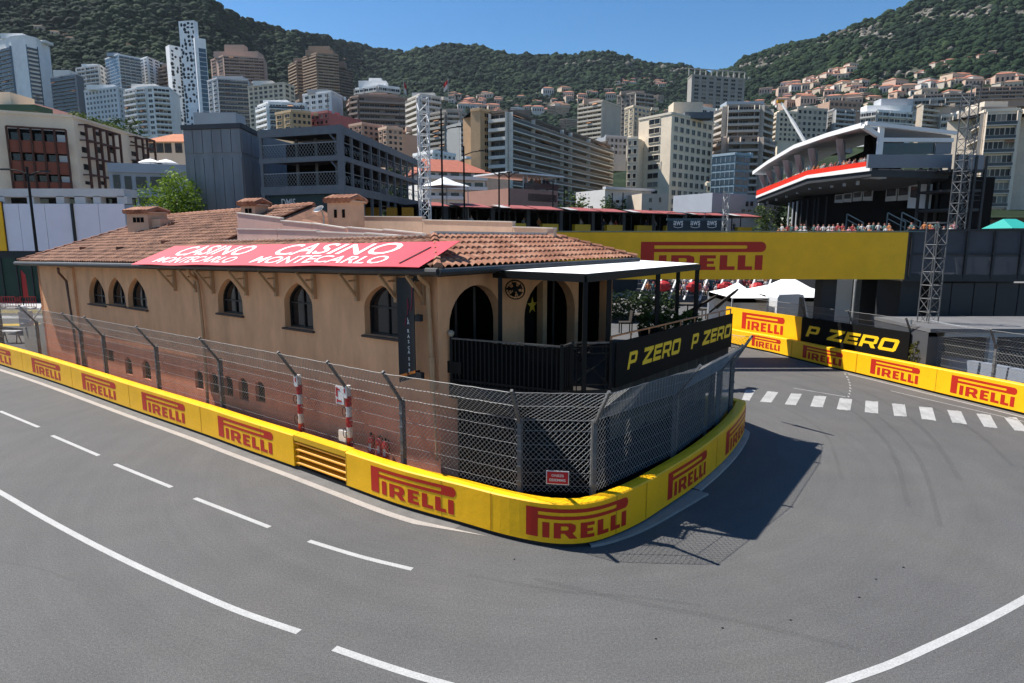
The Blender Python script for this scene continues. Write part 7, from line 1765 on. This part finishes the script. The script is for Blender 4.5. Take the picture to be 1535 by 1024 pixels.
bldg('cream block with square windows between the blue-grey and the modern white block', [(384, 362), (437, 352), (452, 362)], 125, 186, 9, CREAMY, [('W', 7, .02), ('W', 2)], trim=(.5, .45, .38), extra=[(392, 420, 121, 358, 6, OFFW)])
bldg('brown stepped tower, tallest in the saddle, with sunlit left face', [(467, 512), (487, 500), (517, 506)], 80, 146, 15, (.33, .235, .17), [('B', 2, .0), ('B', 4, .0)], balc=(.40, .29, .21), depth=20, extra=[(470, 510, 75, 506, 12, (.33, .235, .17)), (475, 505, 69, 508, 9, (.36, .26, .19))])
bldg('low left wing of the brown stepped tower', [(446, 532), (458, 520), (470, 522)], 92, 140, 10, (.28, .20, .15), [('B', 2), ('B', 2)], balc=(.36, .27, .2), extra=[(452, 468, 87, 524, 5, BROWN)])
bldg('lower right wing of the brown stepped tower, in shade', [(514, 524), (536, 534)], 101, 148, 11, (.20, .15, .12), [('B', 4)], balc=(.24, .18, .15), extra=[(514, 526, 92, 526, 6, BROWN)])  # this wing's shade is put into its darker browns
bldg('modern white block with long glass balconies in front of the cream block', [(397, 292), (413, 284), (467, 287)], 155, 196, 5, WHITE, [('B', 2), ('b', 6, .02)], glass=1, extra=[(405, 440, 150, 290, 7, WHITE)])
bldg('pale grey block with a plain end wall above the steel frame building', [(463, 312), (505, 304), (521, 316)], 138, 196, 7, (.58, .59, .60), [('W', 4, .04), ('P', 1)], blinds=.3, extra=[(470, 500, 134, 308, 7, GREY)])
bldg('orange-cream old house low behind the steel frame roof, with tall windows', [(422, 205), (446, 200), (474, 203)], 168, 196, 3, (.50, .36, .22), [('W', 2), ('W', 4)])
bldg('red-fronted old house low behind the steel frame roof', [(474, 208), (500, 204)], 169, 196, 3, (.36, .13, .12), [('W', 4)])
# perforated white tower
t = thing('perforated_tower', 'slender white stepped tower with an irregular pattern of dark openings', 'building', xy(P0(300, 452), 0))
sec = [(275, 293, 67, 462, 468), (291, 313, 32, 452, 450), (312, 328, 56, 446, 450)]
pr_ = random.Random(4)
for i, (u0, u1, vt, Ya, Yb) in enumerate(sec):
    a, b = P0(u0, Ya), P0(u1, Yb); e, n, L = face_frame(a, b); zt = zat(vt, Ya); zb = zat(192, Ya)
    dq = (7, 4, 9)[i]; prism_walls(MB(), [a, b, b - n * dq, a - n * dq], zb - 40, zt).build('tower_section', cmat((.84, .84, .84)), t)
    m = MB(); rows = int((zt - zb) / 2.6); cols = (3, 4, 0)[i]
    for r in range(rows):
        for c in range(cols):
            if pr_.random() < (.5, .22, .2)[i]: continue
            x = L * (c + .5 + pr_.uniform(-.2, .2)) / cols; z = zb + 2.6 * (r + .5 + pr_.uniform(-.25, .25)); w, h = L / cols * pr_.uniform(.24, .46), pr_.uniform(.7, 1.4)
            P = [a + e * (x + w * math.cos(q) * pr_.uniform(.8, 1.2)) + n * .06 + Vector((0, 0, z + h * math.sin(q) * pr_.uniform(.8, 1.2))) for q in [k * math.pi / 3 for k in range(6)]]; m.poly(P)
    if m.f: m.build('openings', M_cw[0], t, fix=False)
    if i == 2:
        for f in range(18): z = zb + (zt - zb - 6) * f / 18; MB().slab(a + e * L * .3, a + e * L * .95, n, .10, z, z + 2.6).build('window', M_cw[1], t)
    if i == 0:
        for f in range(22): z = zb + (zt - zb - 6) * f / 22; MB().slab(a + e * L * .72, a + e * L * .94, n, .10, z, z + 1.6).build('window', M_cw[0], t)
# --- centre
bldg('broad brown-pink apartment block with rounded corner and long balconies in the centre left', [(529, 312), (534, 304), (545, 301), (618, 306)], 145, 222, 9, (.27, .19, .155), [('B', 1), ('B', 1), ('B', 10, .0)], balc=(.33, .25, .21), extra=[(540, 600, 141, 306, 8, (.33, .25, .2)), (560, 585, 139, 310, 5, PINK)])
bldg('white stepped villa block with arched loggias crowning the brown-pink block', [(540, 352), (573, 344), (604, 350)], 129, 146, 2, WHITE, [('B', 5), ('B', 5)], balc=(.55, .52, .48), extra=[(545, 585, 121, 350, 6, WHITE), (560, 578, 117, 352, 4, WHITE)])
bldg('salmon old house with flat roof left of its twin, below the brown-pink block', [(529, 198), (549, 194), (572, 198)], 187, 218, 4, (.50, .32, .24), [('W', 3), ('W', 3)])
bldg('salmon and white old house right of its twin, nearer the white truss', [(572, 190), (585, 186), (607, 189)], 193, 226, 4, (.52, .36, .27), [('W', 2), ('W', 3)], extra=[(580, 600, 189, 190, 4, (.5, .3, .22))])
bldg('white balcony tower half hidden by the white lattice truss', [(616, 268), (634, 258), (662, 264)], 143, 236, 11, (.47, .43, .38), [('B', 3, 0), ('B', 4, 0)], balc=(.55, .51, .46), extra=[(622, 655, 139, 264, 7, OFFW)])
bldg('grey curved balcony block right of the white lattice truss', [(648, 252), (672, 246), (690, 247), (706, 256)], 168, 238, 9, (.30, .275, .245), [('B', 3), ('B', 2), ('B', 2)], balc=(.38, .35, .31), extra=[(655, 695, 163, 252, 6, (.35, .3, .25))])
bldg('low white curved block behind the first black mast', [(622, 176), (652, 168), (684, 176)], 229, 256, 4, WHITE, [('W', 5), ('W', 5)], balc=WHITE)
bldg('small grey block between the curved balconies and the ochre slab', [(690, 238), (712, 242)], 184, 240, 7, (.33, .335, .33), [('B', 3)], balc=(.42, .42, .4))
# the long balcony slab
OCH = (.50, .325, .185)
bldg('long balcony apartment slab with ochre end wall, largest building in the centre', [(737, 189), (762, 186), (850, 222), (912, 256)], 168, 318, 11, (.13, .105, .085), [('B', 2, .0), ('b', 6, .0), ('b', 5, .0)], balc=(.66, .62, .56), proj_=1.6, depth=16, blinds=.15, extra=[(745, 795, 165, 196, 6, (.2, .17, .14))])
t = bldg('tall ochre stair tower and end wall beside the long balcony slab', [(707, 188), (721, 186.5), (738, 190)], 166, 262, 9, OCH, [('P', 1), ('W', 1, .2)], depth=12, extra=[(709, 713, 162, 189, 3, OFFW), (716, 719, 161, 189, 3, OFFW)])
bldg('white stepped apartment block with a plain beige side behind the long slab', [(865, 340), (900, 330), (926, 345)], 152, 206, 8, (.47, .41, .34), [('B', 5, .0), ('P', 1)], balc=(.52, .47, .4), extra=[(872, 896, 148, 336, 6, PINK)])
bldg('beige arched block in front of the plain beige side', [(932, 300), (945, 293), (968, 300)], 160, 215, 8, (.50, .43, .33), [('W', 2), ('W', 4)], glass=1)
bldg('grey-brown block high behind the cream tower', [(920, 410), (946, 402), (973, 408)], 140, 200, 9, (.33, .28, .24), [('W', 4), ('B', 4)], balc=(.4, .35, .3), extra=[(926, 960, 136, 406, 6, (.35, .27, .22))])
bldg('low pale grey houses below the white stepped block', [(905, 262), (936, 266)], 205, 232, 3, (.34, .355, .38), [('W', 5)])
bldg('narrow beige block with green shutters left of the cream tower', [(937, 238), (953, 236)], 208, 318, 9, CREAMY, [('W', 2)])
bldg('tall cream tower with plain end wall and rows of dark windows, centre right', [(953, 244), (1001, 232), (1063, 252)], 171, 322, 11, (.72, .61, .47), [('W', 1, .22), ('W', 7, .03)], depth=16, trim=(.60, .54, .45), balc=(.60, .53, .43), glass=0, blinds=.08, extra=[(1003, 1046, 153, 245, 8, (.55, .48, .38)), (1020, 1062, 168, 240, 5, DK)])
bldg('wide grey tower with a crown of posts on the skyline right of centre', [(1022, 462), (1028, 450), (1105, 462)], 113, 190, 13, (.30, .285, .265), [('P', 1), ('W', 7, .02)], depth=20, blinds=.35, trim=(.34, .32, .29))
tt = [o for o in bpy.data.objects if o.get('label', '').startswith('wide grey tower')][0]
a, b = P0(1024, 452), P0(1105, 462); e, n, L = face_frame(a, b); z0 = zat(113, 452)
for k in range(11): c = a + e * (L * k / 10) - n * .5; MB().bar(xy(c, z0), xy(c, z0 + 4.6), .7).build('crown_post', cmat((.42, .4, .36)), tt)
MB().bar(xy(a, z0 + 4.6) - n * .5, xy(b, z0 + 4.6) - n * .5, .6).build('crown_beam', cmat((.42, .4, .36)), tt)
bldg('white and beige house with a pitched white gable behind the cream tower', [(1005, 300), (1032, 292), (1064, 300)], 160, 182, 2, OFFW, [('P', 1), ('W', 3)], extra=[(1036, 1060, 156, 300, 6, (.36, .24, .18))])
bldg('terraced block with overhanging curved balconies left of the grandstand, upper part', [(1070, 268), (1082, 260), (1128, 258), (1142, 266)], 158, 208, 5, (.27, .25, .22), [('B', 1), ('B', 6), ('B', 2)], balc=(.46, .42, .37), proj_=2.2, extra=[(1080, 1135, 152, 264, 8, (.3, .36, .42))])
bldg('terraced block with overhanging curved balconies left of the grandstand, wide lower part', [(1063, 260), (1084, 251), (1128, 250), (1146, 260)], 206, 300, 9, (.23, .20, .175), [('B', 3), ('B', 5), ('B', 3)], balc=(.44, .37, .32), proj_=2.6)
bldg('blue glass office block at the foot of the terraced block', [(1063, 208), (1097, 202), (1118, 206)], 232, 300, 6, (.20, .28, .34), [('G', 5), ('G', 3)], trim=(.30, .38, .44), glass=1)
bldg('narrow cream house right of the cream tower foot', [(1057, 215), (1070, 214)], 277, 322, 4, CREAMY, [('W', 2)])
# --- right
bldg('cream curved residence with arched windows behind the crane boom', [(1146, 312), (1158, 300), (1184, 303)], 168, 212, 6, CREAMY, [('B', 2), ('W', 4)], balc=(.55, .48, .38))
bldg('cream residence with regular dark windows right of the crane boom', [(1184, 306), (1228, 310)], 163, 215, 6, (.50, .45, .38), [('W', 6)], extra=[(1196, 1212, 159, 308, 5, CREAMY)])
bldg('grey balcony block just above the stand roof', [(1228, 316), (1238, 310), (1266, 314)], 165, 208, 6, (.27, .27, .27), [('W', 1), ('B', 4)], balc=(.42, .42, .41))
bldg('pink-beige long house under the grey balcony block', [(1230, 345), (1276, 350)], 152, 168, 2, (.42, .28, .21), [('W', 7)])
bldg('white stair-stepped apartment terraces right of the grey balcony block', [(1270, 392), (1300, 384), (1352, 392)], 166, 202, 4, WHITE, [('B', 4), ('B', 6)], balc=(.58, .55, .5), extra=[(1285, 1350, 158, 390, 10, WHITE), (1305, 1352, 148, 394, 8, (.38, .4, .43))])
bldg('open beige frame-like block with deep floors above the stand roof', [(1358, 305), (1364, 300), (1400, 306)], 158, 196, 5, (.40, .33, .26), [('P', 1), ('B', 4)], balc=(.5, .44, .36))
bldg('white terrace block behind the tall truss tower', [(1394, 300), (1446, 296)], 172, 212, 4, (.52, .48, .42), [('B', 6)], balc=(.56, .52, .46), extra=[(1420, 1446, 166, 300, 8, OFFW)])
bldg('large cream block with wide corner windows at the right edge', [(1440, 200), (1458, 188), (1507, 186), (1512, 190)], 166, 330, 8, (.68, .57, .45), [('b', 2, .02), ('b', 3, .04), ('P', 1)], depth=18, balc=(.58, .50, .42), glass=0, proj_=1.0, extra=[(1452, 1504, 160, 192, 10, (.3, .26, .22)), (1456, 1490, 152, 194, 8, (.58, .51, .42))])
bldg('pinkish balcony block cut off by the right edge of the photo', [(1506, 205), (1580, 200)], 190, 330, 8, (.47, .36, .30), [('B', 5)], balc=(.55, .47, .41))
bldg('long terracotta-roofed terrace row on the slope above the cream block, upper right', [(1440, 560), (1580, 550)], 128, 146, 3, (.42, .27, .20), [('B', 14)], balc=(.46, .32, .25))
bldg('row of pink terraces on the slope left of the tall truss top', [(1350, 520), (1440, 512)], 140, 158, 3, (.44, .33, .27), [('B', 10)], balc=(.5, .42, .36))
bldg('white modern house terraces just above the frame-like block', [(1320, 470), (1398, 462)], 148, 166, 2, (.40, .39, .38), [('B', 7)], balc=(.5, .47, .43))
# red and white flags on masts
for i, (u, vt, vb, lab) in enumerate(((606, 121, 141, 'limp red and white flag on the brown-pink block'), (672, 118, 136, 'red and white flag blowing left above the curved balconies'))):
    p = dp(u, vb + 8, 300 if i == 0 else 255); top = zat(vt, p.y); t = thing('flag', lab, 'flag', p, 'red and white flags on roofs')
    MB().tube([p, xy(p, top)], .12, 6).build('pole', M_lg, t)
    m = MB(); K = 6; w, h = (1.6, 4.6) if i == 0 else (-2.4, 3.0)
    for part in (0, 1):
        m.m(part); vs = []
        for k in range(K + 1):
            x = k / K; y = .25 * math.sin(k * 1.7)
            for zz in ((0, .5), (.5, 1))[part]: vs.append(Vector((p.x + w * x * .7, p.y + y, top - .2 - h * zz - x * 1.8)))
        m.add(vs, [(2 * k, 2 * k + 1, 2 * k + 3, 2 * k + 2) for k in range(K)])
    m.build('cloth', [M_rr, M_rw], t, fix=False)
# --- small blocks that fill the lower slopes
sr = random.Random(77)
_sc = {'cream': (.62, .53, .42), 'peach': (.56, .40, .30), 'white': (.68, .66, .63), 'tan': (.45, .35, .26), 'pale grey': (.44, .44, .43)}
def slope_blocks(n, u0, u1, v0, v1, where, wr=(20, 42), fl=(3, 6)):
    for i in range(n):
        u = u0 + (u1 - u0) * (i + sr.random()) / n; v = sr.uniform(v0, v1); p, t_ = hill_uv(u, v + 6); Y = max(p.y, 240); cn = sr.choice(list(_sc)); c = _sc[cn]
        w = sr.uniform(*wr); nf = sr.randint(*fl); h = nf * 3.0 * F_PX / Y; s_ = sr.choice((-1, 1)); um = u + w * sr.uniform(.2, .8); cd = sr.choice(('B', 'B', 'W', 'b'))
        nb = max(3, int(w / (3.4 * F_PX / Y)))
        bldg(f'{cn} {"balcony" if cd != "W" else "plain-fronted"} block {where}', [(u, Y + 6), (um, Y), (u + w, Y + 9)], v - h, v, nf, c, [(cd, max(2, nb // 2)), (cd if sr.random() < .6 else 'W', max(2, nb // 2))], depth=12, cap=26, group=f'{cn} {"balcony" if cd != "W" else "plain"} blocks {where}', balc=tuple(min(.62, x * 1.1) for x in c))
slope_blocks(9, 690, 930, 168, 196, 'on the slope behind the long balcony slab', (18, 34), (3, 5))
slope_blocks(6, 860, 1010, 150, 172, 'below the hamlet, behind the beige arched block', (16, 28), (2, 4))
slope_blocks(12, 1135, 1420, 150, 172, 'on the lower right slope above the stand', (18, 34), (2, 4))
slope_blocks(9, 1180, 1440, 176, 205, 'just above the white stand roof', (24, 42), (3, 5))
slope_blocks(7, 1400, 1570, 150, 190, 'at the upper right behind the tall truss', (24, 44), (3, 5))
slope_blocks(6, 380, 620, 150, 168, 'between the towers left of centre', (16, 30), (2, 4))
slope_blocks(5, 110, 330, 118, 135, 'high behind the left cluster', (16, 26), (2, 3))
slope_blocks(5, 640, 730, 205, 235, 'under the curved balconies beside the masts', (18, 30), (2, 4))
# --- villas on the slopes
vr = random.Random(21)
WC = [(.52, .46, .38), (.56, .53, .49), (.50, .36, .28), (.48, .40, .31), (.54, .44, .33)]; RC = [mat('villa_roof_red', (.36, .14, .085), .9, var=.2, vscale=.3), mat('villa_roof_brown', (.26, .14, .09), .9, var=.2, vscale=.3), mat('villa_roof_pale', (.40, .33, .27), .9, var=.15, vscale=.3)]
wn, rn = ['sand', 'white', 'salmon', 'tan', 'cream'], ['red tile', 'brown tile', 'pale flat']
def villa(u, v, wpx, hpx, where, grp):
    p, t_ = hill_uv(u, v); s = p.y / F_PX; w = wpx * s; h = hpx * s; d = w * vr.uniform(.6, .9); wi = vr.randrange(5); ri = vr.choice((0, 0, 0, 1, 2)); rz = vr.uniform(-.5, .5)
    t = thing('villa', f'{wn[wi]} villa with {rn[ri]} roof {where}', 'house', p, f'{grp}, {wn[wi]} with {rn[ri]} roof')
    MB().box((p.x, p.y, p.z + h / 2 - 4), (w, d, h + 8), rz).build('wall', cmat(WC[wi]), t); ca, sa = math.cos(rz), math.sin(rz)
    R = lambda x, y, z: Vector((p.x + x * ca - y * sa, p.y + x * sa + y * ca, p.z + z)); o = .6; zr_ = h + (w * .16 if ri < 2 else .5)
    k = .25 if ri < 2 else .46
    MB().add([R(-w / 2 - o, -d / 2 - o, h), R(w / 2 + o, -d / 2 - o, h), R(w / 2 + o, d / 2 + o, h), R(-w / 2 - o, d / 2 + o, h), R(-w * k, 0 if ri < 2 else -d * .46, zr_), R(w * k, 0 if ri < 2 else -d * .46, zr_)] + ([R(w * k, d * .46, zr_), R(-w * k, d * .46, zr_)] if ri == 2 else []),
             [(0, 1, 5, 4), (1, 2, 5), (2, 3, 4, 5), (3, 0, 4), (3, 2, 1, 0)] if ri < 2 else [(0, 1, 5, 4), (1, 2, 6, 5), (2, 3, 7, 6), (3, 0, 4, 7), (4, 5, 6, 7), (3, 2, 1, 0)]).build('roof', RC[ri], t)
    nw = max(2, int(w / 4)); 
    for k in range(min(nw, 5)):
        c = R(w * ((k + .5) / nw - .5), -d / 2 - .04, h * .5); MB().box(c, (w / nw * .45, .2, h * .38), rz).build('window', M_cw[vr.choice((0, 3))], t)
def cluster(n, pts, size, where, grp, jit=(6, 3)):
    for i in range(n):
        k = vr.random() * (len(pts) - 1); j = int(k); f = k - j; a, b = pts[j], pts[min(j + 1, len(pts) - 1)]
        u = a[0] + (b[0] - a[0]) * f + vr.uniform(-1, 1) * jit[0]; v = a[1] + (b[1] - a[1]) * f + vr.uniform(-1, 1) * jit[1]
        w = vr.uniform(*size); villa(u, v, w, w * vr.uniform(.45, .7), where, grp)
cluster(30, [(1178, 134), (1215, 127), (1250, 120), (1285, 112)], (9, 16), 'in the village on the slope above the crane boom', 'village above the crane boom', (7, 5))
cluster(24, [(1200, 148), (1260, 138), (1320, 132)], (9, 16), 'below the village, above the stand roof', 'houses below the village', (8, 4))
cluster(12, [(1340, 125), (1390, 108), (1420, 98)], (7, 13), 'scattered on the green slope right of the village', 'houses on the green slope', (12, 6))
cluster(22, [(1400, 138), (1460, 126), (1535, 122)], (9, 17), 'along the upper right road', 'houses along the upper right road', (8, 4))
cluster(8, [(1440, 92), (1535, 84)], (6, 10), 'high on the right slope under the cliffs', 'high houses under the right cliffs', (15, 4))
cluster(24, [(928, 128), (960, 124), (1010, 130)], (5, 10), 'in the hamlet under the central ridge', 'hamlet under the central ridge', (8, 5))
cluster(10, [(770, 160), (800, 156), (850, 158)], (6, 10), 'low behind the long balcony slab', 'houses behind the long slab', (10, 5))
cluster(18, [(665, 152), (700, 156), (740, 150)], (7, 12), 'between the flags and the ochre tower', 'houses between flag and ochre tower', (9, 5))
cluster(9, [(60, 50), (110, 60), (170, 78), (230, 82)], (6, 12), 'on the wooded slope above the left towers', 'houses above the left cluster', (12, 4))
cluster(8, [(270, 84), (330, 82)], (6, 10), 'near the perforated tower top on the left slope', 'houses near the perforated tower', (8, 4))
cluster(9, [(1100, 160), (1150, 158), (1230, 158)], (8, 13), 'just above the cream residences', 'houses above the cream residences', (8, 4))
cluster(26, [(1135, 168), (1200, 162), (1280, 158), (1360, 156), (1440, 152)], (13, 24), 'packed along the lower right slope', 'houses packed along the lower right slope', (8, 7))
cluster(14, [(1340, 138), (1440, 134), (1540, 138)], (14, 26), 'in the upper right terraces', 'houses in the upper right terraces', (9, 6))
cluster(14, [(690, 168), (780, 170), (880, 166)], (10, 18), 'at the foot of the central woods', 'houses at the foot of the central woods', (10, 5))
cluster(30, [(1130, 152), (1220, 144), (1320, 144), (1420, 140)], (11, 22), 'crowded on the middle right slope', 'houses crowded on the middle right slope', (9, 9))
cluster(16, [(640, 165), (720, 160), (840, 150), (920, 146)], (9, 16), 'spread along the central tree line', 'houses along the central tree line', (10, 6))
cluster(8, [(880, 145), (930, 136)], (7, 11), 'above the white stepped block', 'houses above the white stepped block', (8, 3))
# ------------------------------------------------------------------ thin air between here and the hills
hz = bpy.data.materials.new('haze_air'); hz.use_nodes = True; nt = hz.node_tree; nt.nodes.remove(nt.nodes['Principled BSDF'])
pv = nt.nodes.new('ShaderNodeVolumePrincipled'); pv.inputs['Color'].default_value = (.72, .84, 1.0, 1); pv.inputs['Density'].default_value = .00003; pv.inputs['Anisotropy'].default_value = .2
nt.links.new(pv.outputs[0], nt.nodes['Material Output'].inputs['Volume'])
MB().hexa([(-3100, -300, -1.5), (3100, -300, -1.5), (3100, 4100, -1.5), (-3100, 4100, -1.5), (-3100, -300, 720), (3100, -300, 720), (3100, 4100, 720), (-3100, 4100, 720)]).build('haze', hz, kind='stuff')
# ------------------------------------------------------------------ camera, sun, sky
cam = bpy.data.cameras.new('camera'); co = bpy.data.objects.new('camera', cam); C.objects.link(co)
cam.sensor_width = 36; cam.sensor_fit = 'HORIZONTAL'; cam.lens = 36 * F_PX / W_PX; cam.clip_end = 12000; cam.clip_start = .1
co.location = (0, 0, CAM_H); co.rotation_euler = (math.pi / 2 - PITCH, 0, 0)
sc = bpy.context.scene; sc.camera = co
SUN_EL = math.radians(55.5); TRAVEL = Vector((.93, -.365, 0)).normalized()
ld = bpy.data.lights.new('sun', 'SUN'); ld.energy = 4.9; ld.angle = math.radians(.53); ld.color = (1.0, .95, .87)
lo = bpy.data.objects.new('sun', ld); C.objects.link(lo)
d = Vector((TRAVEL.x * math.cos(SUN_EL), TRAVEL.y * math.cos(SUN_EL), -math.sin(SUN_EL)))
lo.rotation_euler = d.to_track_quat('-Z', 'Y').to_euler(); lo.location = (0, 0, 60)
w = bpy.data.worlds.new('World'); sc.world = w; w.use_nodes = True; nt = w.node_tree
sky = nt.nodes.new('ShaderNodeTexSky'); sky.sky_type = 'NISHITA'; sky.sun_disc = False; sky.sun_elevation = SUN_EL
sky.sun_rotation = math.atan2(-TRAVEL.x, -TRAVEL.y); sky.air_density = 1.0; sky.dust_density = .2; sky.ozone_density = 3.0; sky.altitude = 0
bg = nt.nodes['Background']; hs = nt.nodes.new('ShaderNodeHueSaturation'); hs.inputs['Saturation'].default_value = 1.3; nt.links.new(sky.outputs[0], hs.inputs['Color']); nt.links.new(hs.outputs[0], bg.inputs[0]); bg.inputs[1].default_value = .078
vs = sc.view_settings; vs.view_transform = 'Standard'; vs.look = 'None'; vs.exposure = .80; vs.gamma = 1.0; vs.use_curve_mapping = False
sc.cycles.use_denoising = True; sc.cycles.max_bounces = 6; sc.cycles.transparent_max_bounces = 12; sc.cycles.use_adaptive_sampling = True; sc.cycles.adaptive_threshold = .015
